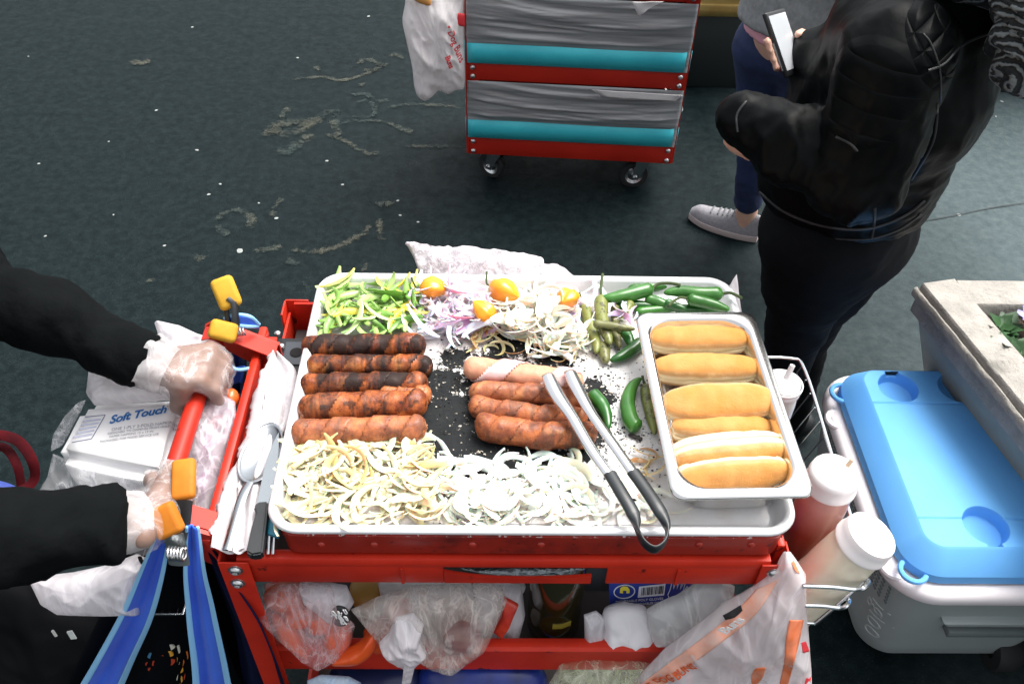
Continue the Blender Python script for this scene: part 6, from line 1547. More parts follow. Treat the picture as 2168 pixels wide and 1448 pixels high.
# grille ribs under the rim on the left side, embossed lettering, carrying handle, wheels
mb = MB()
for k in range(5):
    for j in range(26):
        yy = .92 + j * .0165; z = .322 - k * .013; h = cb.ray_cast(V(.5, yy, z), V(1, 0, 0))
        if h[0] is not None: mb.box(h[0] + V(-.0008, 0, 0), (.003, .012, .006), bev=.001, seg=1)
mb.build('grille_ribs', simple('grille', (.10, .125, .125), .6), CL); 
def emb(px, py):
    d = ray(px, py).normalized(); h = cb.ray_cast(CAM, d); return h[0]
t0, t1 = emb(1858, 1274), emb(1776, 1368)
nn_ = V(-1, 0, .08).normalized(); td = (t1 - t0) if t0 is not None and t1 is not None else V(0, 0, -1)
text_mesh('embossed_lettering', 'igloo', simple('emboss_grey', (.42, .47, .465), .5), V(t0.x, t0.y + .014, t0.z), V(0, td.y * .35, td.z), V(0, -1, 0), .064, CL, cb, bold=-.0009, extrude=.0008, lift=.0008, space=1.1)
yh = cy0 - .002
mb = MB(); a, b = emb(1985, 1312), emb(2168, 1275)
hz_ = .262
mb.hexa([V(.925, yh - .012, hz_ - .028), V(1.16, yh - .012, hz_ - .028), V(1.16, yh + .02, hz_ - .028), V(.925, yh + .02, hz_ - .028), V(.905, yh - .022, hz_), V(1.16, yh - .022, hz_), V(1.16, yh + .02, hz_), V(.905, yh + .02, hz_)], bev=.006)
mb.build('carrying_handle', simple('handle_grey', (.36, .41, .41), .5), CL)
mb = MB(); mb.box((1.03, yh - .006, hz_ - .046), (.20, .03, .022), bev=.006); mb.build('handle_recess', simple('recess_grey', (.13, .16, .16), .6), CL)
for x in (1.13,):
    for yy in (.93, 1.36):
        c = V(x, yy, .05); mb = MB(); mb.lathe([(.02, -.025), (.046, -.025), (.05, -.018), (.05, .018), (.046, .025), (.02, .025), (.02, -.025)], c, (1, 0, 0), 28); w_ = mb.build('wheel', RUBBER, CL)
        mb = MB(); mb.lathe([(0, -.02), (.021, -.02), (.021, .02), (0, .02)], c, (1, 0, 0), 20); mb.build('hub', BLACK, w_)

# ---------------------------------------------------------------- tongs lying across the tray
TG = thing('tongs', 'steel tongs with black grips lying across the sausages and the tray rim', 'tongs', Z(1280, 960, .985))
def arm(nm, pts, ws, m, th=.0028, lift=0.0, curl=.25):
    P = smooth_path([Z(*p) for p in pts], 8); n = len(P); rows = []
    T_, N_, B_ = frames(P)
    for i in range(n):
        t = i / (n - 1); k = t * (len(ws) - 1); a = int(min(k, len(ws) - 2)); w = lerp(ws[a], ws[a + 1], k - a) / 2
        s_ = V(0, 0, 1).cross(T_[i]).normalized(); u = T_[i].cross(s_)
        rows.append([P[i] + s_ * (w * q) + u * (lift - abs(q) ** 1.6 * w * curl * 2) for q in (-1, -.75, -.4, 0, .4, .75, 1)])
    mb = MB(); mb.grid(rows); return mb.build(nm, m, TG, solid=th, angle=60)
TS = simple('tong_steel', (.72, .72, .73), .24, 1)
zt = .994
arm('arm', [(1160, 790, zt - .004), (1180, 832, zt), (1212, 880, zt + .002), (1250, 945, zt + .002), (1298, 1012, zt)], [.017, .021, .019, .015, .0145, .0145, .0145], TS)
arm('arm', [(1206, 783, zt - .006), (1226, 825, zt), (1252, 872, zt + .002), (1300, 940, zt + .002), (1342, 1000, zt)], [.016, .019, .016, .0135, .0135, .0135, .0135], TS)
TP = simple('tong_grip', (.013, .016, .018), .38, coat=.1)
def loopbar(pts, r, fl):
    mb = MB(); P = smooth_path([Z(*p) for p in pts], 10); mb.tube(P, r, 12, flat=fl, N0=V(.55, .55, .3)); return mb
mb = MB(); L_ = [(1291, 1002, zt), (1316, 1044, zt + .001), (1336, 1078, zt), (1346, 1102, zt - .002), (1350, 1122, zt - .003), (1362, 1148, zt - .004), (1385, 1163, zt - .005), (1406, 1150, zt - .004), (1413, 1125, zt - .002), (1408, 1102, zt), (1390, 1070, zt + .002), (1366, 1034, zt + .001), (1340, 998, zt)]
P = smooth_path([Z(*p) for p in L_], 9); n = len(P); T_, N_, B_ = frames(P); rows = []
for i in range(n):
    t = i / (n - 1); e_ = min(t, 1 - t); s_ = V(0, 0, 1).cross(T_[i]).normalized(); u = V(0, 0, 1)
    f_ = min(1, max(0, (e_ - .20) / .14)); w = lerp(.0088, .0024, f_); h = lerp(.0048, .0085, f_)
    rows.append([P[i] + s_ * w * math.cos(a) * (1 if abs(math.cos(a)) < .9 else 1) + u * h * math.sin(a) for a in np.linspace(0, 6.283, 15)[:-1]])
mb.grid(rows, True); mb.add(rows[0], [list(range(14))]); mb.add(rows[-1], [list(range(14))[::-1]]); mb.build('grip', TP, TG, angle=60)
# ---------------------------------------------------------------- people
SKIN = simple('skin', (.13, .055, .030), .5, c2=(.18, .085, .048), sc=30, sss=.15, bump=.1, bsc=200)
SKIN2 = simple('skin_light', (.58, .36, .26), .5, c2=(.62, .38, .29), sc=30, sss=.15, bump=.1, bsc=200)
HAIR = simple('dark_hair', (.012, .009, .008), .5, bump=.3, bsc=90)
def cone(a, ra, b, rb, *x): return (tuple(a), ra, tuple(b), rb) + x
def head(c, face, r=.082):
    f = Vector(face).normalized(); up = V(0, 0, 1); s = f.cross(up).normalized(); c = Vector(c)
    P = [cone(c + up * .025, r, c - f * .02 + up * .02, r), cone(c + f * .03 - up * .05, .052, c + f * .045 - up * .085, .030), cone(c + f * .082 + up * .0, .010, c + f * .098 - up * .028, .013),
         cone(c + f * .085 - up * .058, .012, c + f * .086 - up * .064, .012), cone(c + s * .083 + up * .0, .010, c + s * .08 - up * .035, .008), cone(c - s * .083, .010, c - s * .08 - up * .035, .008),
         cone(c - up * .06 - f * .015, .052, c - up * .16 - f * .03, .058)]
    return P
def eyes(c, face, T):
    f = Vector(face).normalized(); up = V(0, 0, 1); s = f.cross(up).normalized(); c = Vector(c)
    for k in (-1, 1):
        mb = MB(); mb.lathe([(0, -.008), (.007, -.005), (.010, 0), (.007, .005), (0, .008)], c + f * .082 + s * k * .031 + up * .008, f, 14); mb.build('eye', simple('eye_dark', (.03, .02, .015), .2) if 'eye_dark' not in bpy.data.materials else bpy.data.materials['eye_dark'], T)
def hair(c, face, r, T, m):
    f = Vector(face).normalized(); up = V(0, 0, 1); c = Vector(c)
    mb = sdf_mesh([cone(c + up * .045 - f * .015, r * 1.04, c - f * .035 + up * .02, r * 1.06), cone(c - f * .06, r * .85, c - f * .07 - up * .12, r * .6)], .01, .02)
    displace(mb, lambda p: .004 * ridge((p[0], p[1], p[2] * .3), 60, 2)); mb.build('hair', m, T, angle=180)

# --- the vendor at the left, both gloved hands on the handle
VD = thing('person', 'vendor in black sleeves and clear plastic gloves gripping the red cart handle', 'person', (-1.08, .80, 0))
def grip_hand(hy, wrist, side):
    """four unequal fingers over the bar and a thumb under it"""
    P = []; H = V(hx, hy, HZ); w = Vector(wrist)
    ln = (.90, 1.0, 1.04, .96) if side > 0 else (.96, 1.04, 1.0, .90)
    for dy, l in zip((-.031, -.0105, .0105, .031), ln):
        kk = H + V(.012 * l, dy, .030 + .003 * l); a = H + V(.0285 * l, dy * .98 + .001, .013); b = H + V(.027, dy * .95, -.010 * l); c = H + V(.006, dy * .92, -.0235)
        P += [cone(w + V(.018, dy * .70, .002), .0145, kk, .0115, (1, 1, 1), .006), cone(kk, .0112, a, .0098, (1, 1, 1), .006), cone(a, .0096, b, .0090, (1, 1, 1), .005), cone(b, .0088, c, .0074, (1, 1, 1), .004)]
    ty = -1 if side > 0 else 1
    t0 = w + V(.030, ty * .026, -.010); t1 = H + V(-.024, ty * .043, -.004); t2 = H + V(-.012, ty * .041, -.022); t3 = H + V(.008, ty * .036, -.027)
    P += [cone(t0, .0155, t1, .0120, (1, 1, 1), .012), cone(t1, .0115, t2, .0100, (1, 1, 1), .006), cone(t2, .0098, t3, .0080, (1, 1, 1), .005)]
    return P
hyL = Z(415, 792, .96).y; hyR = Z(356, 1062, .955).y
wL, wR = Z(345, 778, .985), Z(283, 1105, .982)
eL, eR = Z(-90, 590, 1.09), Z(-110, 1150, 1.07)
sL, sR = V(-1.02, .98, 1.42), V(-1.02, .60, 1.42)
hd = V(-.98, .79, 1.66)
body = [cone(V(-1.06, .79, .95), .13, V(-1.05, .79, 1.35), .15, (1, 1, 1), .05), cone(sL, .06, sR, .06, (1, 1, 1), .04)] + head(hd, (1, -.1, -.3))
for s, e, w in ((sL, eL, wL), (sR, eR, wR)): body += [cone(s, .055, e, .042), cone(e, .042, w, .0265)]
for dy in (-.09, .09): body += [cone(V(-1.07, .79 + dy, .92), .09, V(-1.03, .79 + dy, .50), .06), cone(V(-1.03, .79 + dy, .50), .058, V(-1.08, .79 + dy, .10), .042), cone(V(-1.08, .79 + dy, .05), .040, V(-.97, .79 + dy, .035), .026)]
hL, hR = grip_hand(hyL, wL, 1), grip_hand(hyR, wR, -1)
bm_ = sdf_mesh(body + hL + hR, .0048, .012)
relax(bm_, 1).build('person_body', SKIN, VD, angle=180)
eyes(hd, (1, -.1, -.3), VD); hair(hd, (1, -.1, -.3), .085, VD, HAIR)
BLKC = NT('black_cotton'); BLKC.set(Roughness=.95, Specular_IOR_Level=.08); BLKC.col(BLKC.mix(BLKC.noise(12, 4), (.0020, .0028, .0032), (.0042, .0052, .0056))).bump(BLKC.noise(16, 4), .35, .02).bump(BLKC.noise(420, 2), .2, .001); BLKC = BLKC.m
cuL = lerp(wL, eL, .09); cuR = lerp(wR, eR, .13)
SWT = [cone(V(-1.06, .79, .88), .165, V(-1.05, .79, 1.35), .172, (1, 1, 1), .06), cone(sL, .08, sR, .08, (1, 1, 1), .05)]
for s, e, c, rc in ((sL, eL, cuL, .036), (sR, eR, cuR, .045)): SWT += [cone(s, .070, e, .048), cone(e, .048, lerp(e, c, .5), .042), cone(lerp(e, c, .5), .042, c, rc)]
def cutends(D, ax):
    X, Yg, Zg = np.meshgrid(*ax, indexing='ij')
    for c, e in ((cuL, eL), (cuR, eR)):
        n = (c - e).normalized(); d = (X - c.x) * n.x + (Yg - c.y) * n.y + (Zg - c.z) * n.z
        near = (X - c.x) ** 2 + (Yg - c.y) ** 2 + (Zg - c.z) ** 2 < .0064
        D = np.where(near, np.maximum(D, d - .004), D)
    return D
mb = sdf_mesh(SWT, .0075, .03, cutends)
mb = displace(relax(mb, 2), lambda p: .005 * nz(p, 17, 2) + .016 * max(0, ridge((p[0], p[1] * .5, p[2] * .5), 15, 3) - .35))
mb.build('sweatshirt', BLKC, VD, angle=180)
TRS = []
for dy in (-.09, .09): TRS += [cone(V(-1.07, .79 + dy, .90), .112, V(-1.03, .79 + dy, .50), .082), cone(V(-1.03, .79 + dy, .50), .082, V(-1.08, .79 + dy, .045), .066)]
displace(sdf_mesh(TRS, .011, .03), lambda p: .006 * nz(p, 10, 4)).build('trousers', simple('dark_trousers', (.006, .008, .012), .85), VD, angle=180)
for dy in (-.09, .09):
    mb = sdf_mesh([cone(V(-1.09, .79 + dy, .045), .05, V(-.94, .79 + dy, .035), .042, (1, .9, .9))], .008, .01); mb.build('shoe', BLACK, VD, angle=180)
GLV = film('glove_film', (.86, .84, .85), .07, .22, 26, .12, (.80, .77, .78), .38)
for hh, w, e, nm in ((hL, wL, eL, 1), (hR, wR, eR, 2)):
    P = [(p[0], p[1] + .0018, p[2], p[3] + .0018, (1, 1, 1), .005) for p in hh] + [cone(w + (e - w).normalized() * -.01, .034, w, .036, (1, 1, 1), .02)]
    mb = sdf_mesh(P, .004, .006)
    mb = displace(mb, lambda p: .0030 * max(0, ridge(p, 38, 5) - .5) * 2 + .0008 * nz(p, 40, 7))
    g_ = mb.build('glove', GLV, VD, angle=180)
    d = (e - w).normalized(); rows = []; q1 = d.orthogonal().normalized(); q2 = d.cross(q1)
    for i in range(14):
        t = i / 13; row = []
        for j in range(48):
            a = 6.283 * j / 48; rr = lerp(.034, .040, t) * (1 + .10 * math.sin(a * 5 + nm + t * 2) * t + .10 * nz((math.cos(a) * 2, math.sin(a) * 2, t * 2), 1, nm))
            row.append(w - d * .012 + d * ((.036 if nm == 1 else .05) * t + .008 * nz((a, nm, 0), 1.2) * t) + q1 * math.cos(a) * rr + q2 * math.sin(a) * rr)
        rows.append(row)
    mb = MB(); mb.grid(rows, True); mb.build('glove_cuff', film('cuff_film', (.86, .84, .85), .3, .62, 30, .2, (.8, .77, .78), .4) if 'cuff_film' not in bpy.data.materials else bpy.data.materials['cuff_film'], g_, angle=180)

# --- the customer in the black leather jacket
LJ = thing('person', 'person in a black leather jacket and black jeans looking at a phone', 'person', tuple(Y(1760, 640, 1.48).xy) + (0,))
nS, nE, nW = Y(1895, 125, 1.19), Y(1822, 380, 1.17), Y(1602, 266, 1.28)
fS, fE, fW = Y(1880, 20, 1.47), Y(1752, 235, 1.47), Y(1728, 118, 1.43)
pel = Y(1768, 480, 1.46); wst = Y(1826, 330, 1.41); chs = Y(1906, 180, 1.34); nk = Y(2065, -20, 1.30)
hd2 = nk + V(.02, -.02, .20)
nH, nK = Y(1735, 500, 1.40), Y(1688, 690, 1.43); fH, fK = Y(1812, 480, 1.51), Y(1708, 690, 1.54)
nA = V(nK.x + .03, nK.y + .05, .09); fA = V(fK.x + .06, fK.y + .04, .09)
face2 = (-.9, .1, -.45)
body = [cone(pel, .12, wst, .105, (1, 1, 1), .05), cone(wst, .105, chs, .12, (1, 1, 1), .05), cone(chs, .10, nk, .055), cone(nS, .05, fS, .05, (1, 1, 1), .04), cone(nS, .05, nE, .04), cone(nE, .04, nW, .026), cone(fS, .05, fE, .04), cone(fE, .038, fW, .026)] + head(hd2, face2)
for h, k, a in ((nH, nK, nA), (fH, fK, fA)): body += [cone(h, .10, k, .058), cone(k, .056, a, .036), cone(a - V(0, 0, .04), .034, a + V(-.11, 0, -.058), .022)]
# near hand: fingers hanging in a loose curl below the cuff
kw = Y(1572, 288, 1.30); hand2 = [cone(nW, .024, kw, .022, (1, 1, 1), .015)]
fing = [[(1548, 286), (1541, 298), (1548, 314)], [(1554, 292), (1551, 308), (1562, 323)], [(1563, 296), (1563, 314), (1575, 330)], [(1573, 300), (1575, 318), (1588, 336)]]
for k, f in enumerate(fing):
    q = [Y(x, y, 1.292 - .004 * k) for x, y in f]; r0 = .0092 - .0004 * k
    hand2 += [cone(kw, .014, q[0], r0 + .001, (1, 1, 1), .01), cone(q[0], r0, q[1], r0 * .92, (1, 1, 1), .004), cone(q[1], r0 * .92, q[2], r0 * .76, (1, 1, 1), .003)]
q = [Y(1560, 274, 1.315), Y(1546, 280, 1.325), Y(1543, 296, 1.33)]; hand2 += [cone(kw, .016, q[0], .012, (1, 1, 1), .01), cone(q[0], .011, q[1], .0095, (1, 1, 1), .004), cone(q[1], .0095, q[2], .0075, (1, 1, 1), .004)]
# far hand round the phone
bl_, tl_, tr_, br_ = Y(1668, 165, 1.38), Y(1621, 28, 1.42), Y(1661, 12, 1.475), Y(1706, 150, 1.435)
tr_ = tl_ + (br_ - bl_); pu, pv = (br_ - bl_), (tl_ - bl_); pn = pu.cross(pv).normalized(); pn = pn if pn.dot(CAM - bl_) > 0 else -pn
pp = lambda a, b, c=0: bl_ + pu * a + pv * b + pn * c
kf = pp(1.25, .36, -.028); hand2 += [cone(fW, .025, kf, .022, (1, 1, 1), .015)]
for k in range(4):
    b = .18 + k * .135; r0 = .0088
    a0, a1, a2 = pp(.85, b, -.022), pp(.35, b, -.020), pp(-.10, b + .02, -.010)
    hand2 += [cone(kf, .014, a0, r0, (1, 1, 1), .01), cone(a0, r0, a1, r0 * .95, (1, 1, 1), .004), cone(a1, r0 * .93, a2, r0 * .8, (1, 1, 1), .004)]
a0, a1, a2 = pp(1.32, .42, -.004), pp(1.16, .54, .008), pp(.90, .56, .010); hand2 += [cone(kf, .017, a0, .0115, (1, 1, 1), .01), cone(a0, .011, a1, .0098, (1, 1, 1), .004), cone(a1, .0096, a2, .0078, (1, 1, 1), .004)]
relax(sdf_mesh(body + hand2, .0062, .016), 1).build('person_body', SKIN2, LJ, angle=180)
eyes(hd2, face2, LJ); hair(hd2, face2, .086, LJ, HAIR)
cf = nW + (nW - nE).normalized() * .022; cf2 = fW
JK = [cone(pel + V(0, 0, -.02), .152, wst, .140, (1, 1, 1), .05), cone(wst, .138, chs, .142, (1, 1, 1), .05), cone(chs, .135, lerp(chs, nk, .8), .085, (1, 1, 1), .04), cone(nS, .072, fS, .080, (1, 1, 1), .06),
      cone(nS, .066, lerp(nS, nE, .5), .068, (1, 1, 1), .045), cone(lerp(nS, nE, .5), .068, nE, .062, (1, 1, 1), .03), cone(nE, .064, lerp(nE, nW, .6), .060), cone(lerp(nE, nW, .6), .060, cf, .044),
      cone(fS, .07, fE, .060), cone(fE, .060, cf2, .046), cone(Y(1690, 380, 1.40), .07, Y(1760, 260, 1.38), .08, (1, 1, 1), .05)]
zc_ = Y(1760, 492, 1.31).z
def hemcut(D, ax): return np.maximum(D, zc_ - ax[2][None, None, :])
mb = sdf_mesh(JK, .006, .022, hemcut)
def wr(p):
    P = Vector(p); a = max(0, 1 - (P - lerp(nE, nW, .35)).length / .22)
    b = max(0, 1 - (P - wst).length / .25); h = .024 * a * max(0, ridge((p[0] * 1.0, p[1] * .6, p[2] * .5), 19, 4) - .3) + .016 * b * max(0, ridge((p[0] * .4, p[1] * .4, p[2]), 19, 14) - .3) + .007 * (ridge(p, 8, 9) - .5) + .003 * nz(p, 26, 2)
    return h
mb = displace(relax(mb, 2), wr); jb = bvh_of(mb)
hit = lambda x, y: jb.ray_cast(CAM, ray(x, y).normalized())[0]
LE = NT('black_leather'); LE.set(Roughness=.46, Specular_IOR_Level=.09, Coat_Weight=0, Coat_Roughness=.3)
LE.col(LE.mix(LE.ramp(LE.noise(9, 4), [(.35, 0.0), (.7, 1.0)]), (.0012, .0017, .0020), (.0026, .0034, .0037)))
def bands(d, per):
    q = LE.n.new('ShaderNodeVectorMath'); q.operation = 'DOT_PRODUCT'; LE.lk(LE.co, q.inputs[0]); q.inputs[1].default_value = tuple(Vector(d).normalized() * (6.283 / per))
    return LE.math('POWER', LE.math('ABSOLUTE', LE.math('SINE', LE.math('MULTIPLY', q.outputs['Value'], .5))), .4)
def mask(c, r): return LE.ramp(LE.math('DIVIDE', LE.dist(c), r * 2), [(.42, 1.0), (.5, 0.0)])
ad = (nE - nS).normalized(); view = (CAM - nS).normalized(); sd = ad.cross(view).normalized()
qm = mask(hit(2015, 80), .072)
quilt = LE.math('MINIMUM', bands(ad * .8 + sd * .8, .026), bands(ad * .8 - sd * .8, .026))
LE.bump(LE.math('MULTIPLY', quilt, qm), .8, .010)
rm = mask(hit(1835, 205), .082)
LE.bump(LE.math('MULTIPLY', bands(ad + sd * .12, .034), rm), .45, .006)
LE.bump(LE.noise(300, 3), .10, .001).bump(LE.noise(30, 3, .5, dist=.3), .25, .005); LE = LE.m
JO = mb.build('jacket', LE, LJ, angle=180)
SEAM = simple('seam_thread', (.016, .018, .02), .45)
def seam(pts, r=.0022, m=None, nm='seam', lift=.0005, T=JO, bv=jb):
    P = []
    for q in smooth_path([V(x, y, 0) for x, y in pts], 9):
        d = ray(q.x, q.y).normalized(); h = bv.ray_cast(CAM, d)
        if h[0] is not None: P.append(h[0] - d * lift)
    if len(P) > 3: mb = MB(); mb.tube(P, r, 7); return mb.build(nm, m or SEAM, T)
seam([(1955, 72), (1972, 95), (1990, 150), (1992, 215)], .0014)
seam([(1965, 150), (2000, 135), (2040, 95), (2098, 70)], .002)
seam([(1606, 405), (1660, 448), (1740, 478), (1830, 485), (1905, 462), (1958, 425)], .003)
seam([(1602, 432), (1660, 472), (1740, 500), (1830, 507), (1900, 488), (1950, 452)], .0022)
seam([(1845, 505), (1850, 480), (1852, 440)], .0025)
seam([(1580, 215), (1560, 245), (1562, 280)], .0022)
seam([(1770, 290), (1800, 305), (1815, 320)], .002)
seam([(1985, 220), (1975, 300), (1930, 380)], .0022)
JE = simple('black_jeans', (.0022, .0028, .0038), .85, spec=.12, c2=(.004, .005, .0065), sc=14, bump=.25, bsc=30)
JP = []
for h, k, a in ((nH, nK, nA), (fH, fK, fA)): JP += [cone(h, .114, lerp(h, k, .5), .086), cone(lerp(h, k, .5), .086, k, .062), cone(k, .060, a - V(0, 0, .03), .048)]
JP += [cone(lerp(pel, nH, .4), .13, lerp(pel, fH, .6), .135), cone(pel + V(0, 0, -.04), .128, pel + V(0, 0, .05), .122)]
displace(relax(sdf_mesh(JP, .008, .03), 1), lambda p: .005 * (ridge((p[0], p[1], p[2] * 2), 10, 6) - .4)).build('jeans', JE, LJ, angle=180)
for a in (nA, fA):
    mb = sdf_mesh([cone(a + V(.03, 0, -.045), .045, a + V(-.14, 0, -.055), .036, (1, .85, .9))], .008, .01); mb.build('shoe', BLACK, LJ, angle=180)
SC = NT('knit_scarf'); SC.set(Roughness=.85); sv = SC.wave(42, 5, 'DIAGONAL', det=3, dsc=1.2)
SC.col(SC.mix(SC.ramp(sv, [(.55, 0.0), (.75, 1.0)]), (.012, .014, .015), (.20, .22, .225))).bump(sv, .8, .008)
P = smooth_path([Y(2150, -130, 1.22), Y(2215, -60, 1.16), Y(2222, 20, 1.15), Y(2200, 85, 1.16), Y(2210, 115, 1.17)], 6)
prs = [cone(P[i], .050 + .006 * math.sin(i), P[i + 1], .050 + .006 * math.sin(i + 1)) for i in range(len(P) - 1)]
prs += [cone(nk + V(.07 * math.cos(a), .07 * math.sin(a), .05), .035, nk + V(.07 * math.cos(a + .6), .07 * math.sin(a + .6), .05), .035) for a in np.arange(0, 6.28, .6)]
displace(sdf_mesh(prs, .0065, .02), lambda p: .006 * math.sin(p[2] * 150 + 40 * p[0] + 8 * nz(p, 14, 3))).build('scarf', SC.m, LJ, angle=180)
PH = thing('smartphone', 'smartphone with a blank pale screen held by the person in the leather jacket', 'phone', (bl_ + tr_) / 2)
mb = MB(); th = pn * .008; mb.hexa([bl_ - th, br_ - th, tr_ - th, tl_ - th, bl_, br_, tr_, tl_], bev=.0028, seg=3); mb.build('case', BLACK, PH)
mb = MB(); mb.prism([pp(.06, .10, .0004), pp(.93, .10, .0004), pp(.93, .94, .0004), pp(.06, .94, .0004)], pn * .0005); mb.build('screen', simple('phone_screen', (.52, .55, .58), .12, coat=.5), PH)
mb = MB(); mb.tube([pp(-.012, .12, -.004), pp(-.012, .55, -.004)], .0022, 8); mb.build('frame_edge', STEEL, PH)
SB = thing('shoulder_bag', 'black shoulder bag strap with a metal zip pull behind the leather jacket', 'bag', Y(1985, 470, 1.62))
mb = MB(); mb.tube(smooth_path([Y(2052, 275, 1.42), Y(2025, 315, 1.44), Y(1996, 355, 1.47), Y(1972, 396, 1.50)], 6), .010, 8, flat=.25, N0=V(0, -.8, .6)); mb.build('strap', BLACK, SB)
mb = MB(); mb.box(Y(1850, 400, 1.70), (.16, .06, .15), bev=.02); mb.build('bag_body', BLACK, SB)
mb = MB(); mb.lathe([(.010, -.002), (.0125, 0), (.010, .002), (.0085, 0), (.010, -.002)], Y(1977, 388, 1.46), V(.3, -1, .4), 18); mb.build('ring', BOLT, SB)
mb = MB(); mb.tube([Y(1974, 400, 1.46), Y(1966, 440, 1.46)], [.0035, .005], 8, flat=.4); mb.build('zip_pull', simple('pale_metal', (.65, .62, .52), .3, .9), SB)

# --- the person behind in jeans and a grey sweatshirt
GP = thing('person', 'person in blue jeans, grey sweatshirt and grey trainers behind the leather jacket', 'person', tuple(Z(1640, 470, 0).xy) + (0,))
aH, bH = Y(1628, 100, 2.34), Y(1725, 105, 2.22)
aK, bK = Y(1604, 262, 2.42), Y(1690, 280, 2.30)
tA = Z(1462, 452, .02); hA = Z(1606, 500, .02); tA.z = hA.z = 0.001; aA = lerp(hA, tA, .24) + V(0, 0, .10); bA = V(bK.x + .24, bK.y + .02, .10)
pg = lerp(aH, bH, .5) + V(.01, 0, .05); cg = pg + V(.03, 0, .45); ng = cg + V(.0, 0, .14); hg = ng + V(-.02, 0, .17)
body = [cone(pg, .12, cg, .12, (1, .9, 1), .05), cone(cg, .10, ng, .05), cone(cg + V(0, -.15, .03), .045, cg + V(0, .15, .03), .045, (1, 1, 1), .04)] + head(hg, (-1, -.1, -.2))
for s in (-1, 1): body += [cone(cg + V(0, .17 * s, .03), .045, cg + V(.04, .23 * s, -.22), .038), cone(cg + V(.04, .23 * s, -.22), .036, cg + V(.16, .15 * s, -.38), .026), cone(cg + V(.17, .14 * s, -.39), .026, cg + V(.20, .12 * s, -.46), .018)]
for h, k, a in ((aH, aK, aA), (bH, bK, bA)): body += [cone(h, .085, k, .045), cone(k, .044, a, .032), cone(a, .032, a - V(0, 0, .05), .030)]
relax(sdf_mesh(body, .009, .02), 1).build('person_body', SKIN2, GP, angle=180)
eyes(hg, (-1, -.1, -.2), GP); hair(hg, (-1, -.1, -.2), .086, GP, simple('brown_hair', (.05, .03, .02), .5, bump=.3, bsc=90))
DN = NT('blue_denim'); DN.set(Roughness=.8); DN.col(DN.mix(DN.ramp(DN.noise(7, 4), [(.35, 0.0), (.7, 1.0)]), (.007, .015, .055), (.015, .032, .105))).bump(DN.noise(26, 4), .3, .01).bump(DN.noise(500, 2), .15, .001)
JP = []
for h, k, a in ((aH, aK, aA), (bH, bK, bA)): JP += [cone(h, .096, k, .056), cone(k, .055, lerp(k, a, .86), .046)]
displace(relax(sdf_mesh(JP + [cone(aH, .09, bH, .095)], .008, .025), 1), lambda p: .004 * (ridge((p[0], p[1], p[2] * 2), 11, 6) - .4)).build('jeans', DN.m, GP, angle=180)
PK = simple('pink_shirt', (.72, .36, .44), .7, bump=.2, bsc=18); GS = simple('grey_sweatshirt', (.20, .215, .22), .85, c2=(.26, .275, .28), sc=90, bump=.4, bsc=14, bd=.01)
hz = Y(1690, 82, 2.24).z; hz2 = Y(1690, 55, 2.24).z
def torso(z0, r0, r1, z1, nm, m, arms=False, seed=0):
    a = V(pg.x, pg.y, z0); b = V(cg.x, cg.y, z1)
    pr = [cone(a, r0, b, r1, (1, .95, 1), .05)]
    if arms:
        for s in (-1, 1): pr += [cone(cg + V(0, .10 * s, .05), .08, cg + V(0, .17 * s, .03), .062), cone(cg + V(0, .17 * s, .03), .062, cg + V(.04, .23 * s, -.22), .055), cone(cg + V(.04, .23 * s, -.22), .054, cg + V(.15, .155 * s, -.36), .044)]
    def cut(D, ax): return np.maximum(D, z0 - ax[2][None, None, :])
    displace(relax(sdf_mesh(pr, .008, .03, cut), 1), lambda p: .006 * (ridge((p[0], p[1], p[2] * 1.5), 8, seed) - .5)).build(nm, m, GP, angle=180)
torso(hz, .150, .13, cg.z - .1, 'pink_shirt', PK, seed=3)
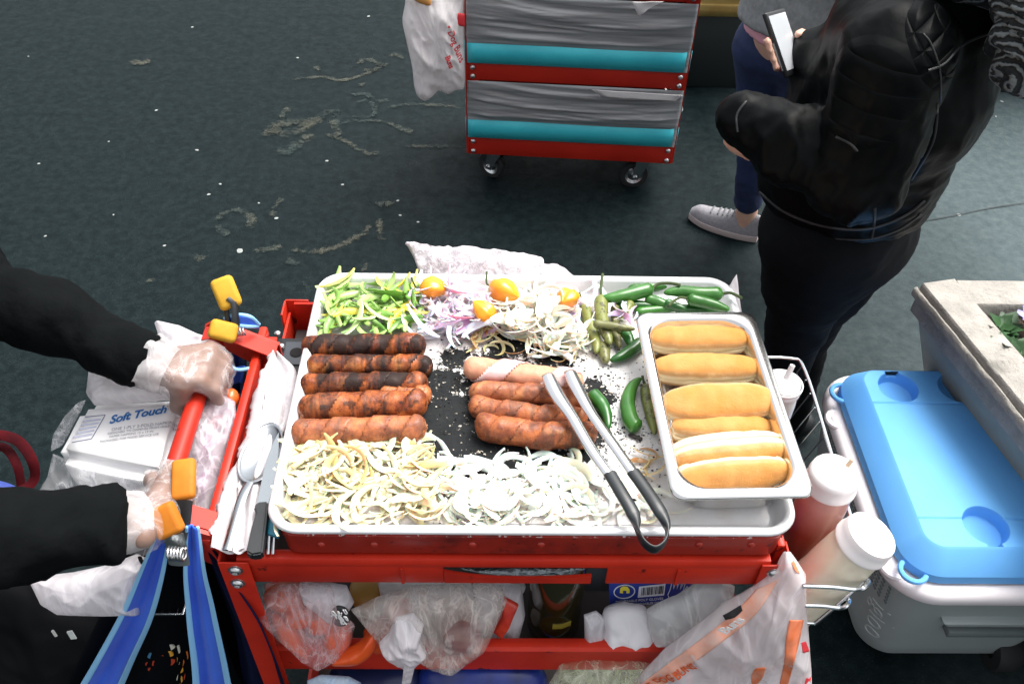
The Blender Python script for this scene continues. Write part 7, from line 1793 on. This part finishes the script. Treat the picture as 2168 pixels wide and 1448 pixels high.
torso(hz2, .172, .150, cg.z, 'sweatshirt', GS, True, 5)
def shoe(heel, toe, parent, m, w=.042):
    heel, toe = Vector(heel), Vector(toe); L = (toe - heel).length; x = (toe - heel).normalized(); y = V(-x.y, x.x, 0)
    rows = []; so = []; N = 30
    for i in range(N + 1):
        t = i / N; ww = w * (math.sin(math.pi * min(1, max(.0, .04 + t * .93))) ** .42) * (.84 + .22 * t); hh = lerp(.078, .034, max(0, (t - .18) / .82) ** .75) if t > .18 else .078
        hh *= math.sin(math.pi * min(.5, .10 + (1 - t) * 3)) if t > .85 else 1
        c = heel + x * (t * L); rise = .012 * max(0, t - .75) ** 1.3 * 4
        rows.append([c + y * ww * math.cos(a) * (1 if math.sin(a) < .3 else .93) + V(0, 0, .022 + rise + max(0, math.sin(a)) ** .8 * hh) for a in np.linspace(0, math.pi, 17)])
        so.append([c + y * ww * 1.07 * k + V(0, 0, z + rise) for k, z in ((-1, .024), (-1.02, .010), (-.9, .0), (.9, .0), (1.02, .010), (1, .024))])
    mb = MB(); mb.grid(rows); T = mb.build('trainer', m, parent, angle=180)
    mb = MB(); mb.grid(so, True); mb.add(so[0], [list(range(6))]); mb.add(so[-1], [list(range(6))[::-1]]); mb.build('sole', simple('pale_sole', (.52, .44, .43), .6) if 'pale_sole' not in bpy.data.materials else bpy.data.materials['pale_sole'], T, angle=60)
    mb = MB()
    for k in range(5):
        t = .42 + k * .07; i = int(t * N); r = rows[i]
        mb.tube([r[5] + V(0, 0, .002), r[8] + V(0, 0, .005), r[11] + V(0, 0, .002)], .0028, 6)
    mb.build('laces', simple('lace', (.16, .17, .18), .8) if 'lace' not in bpy.data.materials else bpy.data.materials['lace'], T)
MESHG = NT('grey_knit_trainer'); MESHG.set(Roughness=.85); MESHG.col(MESHG.mix(MESHG.noise(130, 2), (.17, .17, .19), (.32, .31, .33))).bump(MESHG.noise(220, 2), .4, .002)
shoe(hA, tA, GP, MESHG.m); shoe(bA + V(.05, -.02, -.099), bA + V(-.19, .06, -.099), GP, MESHG.m)
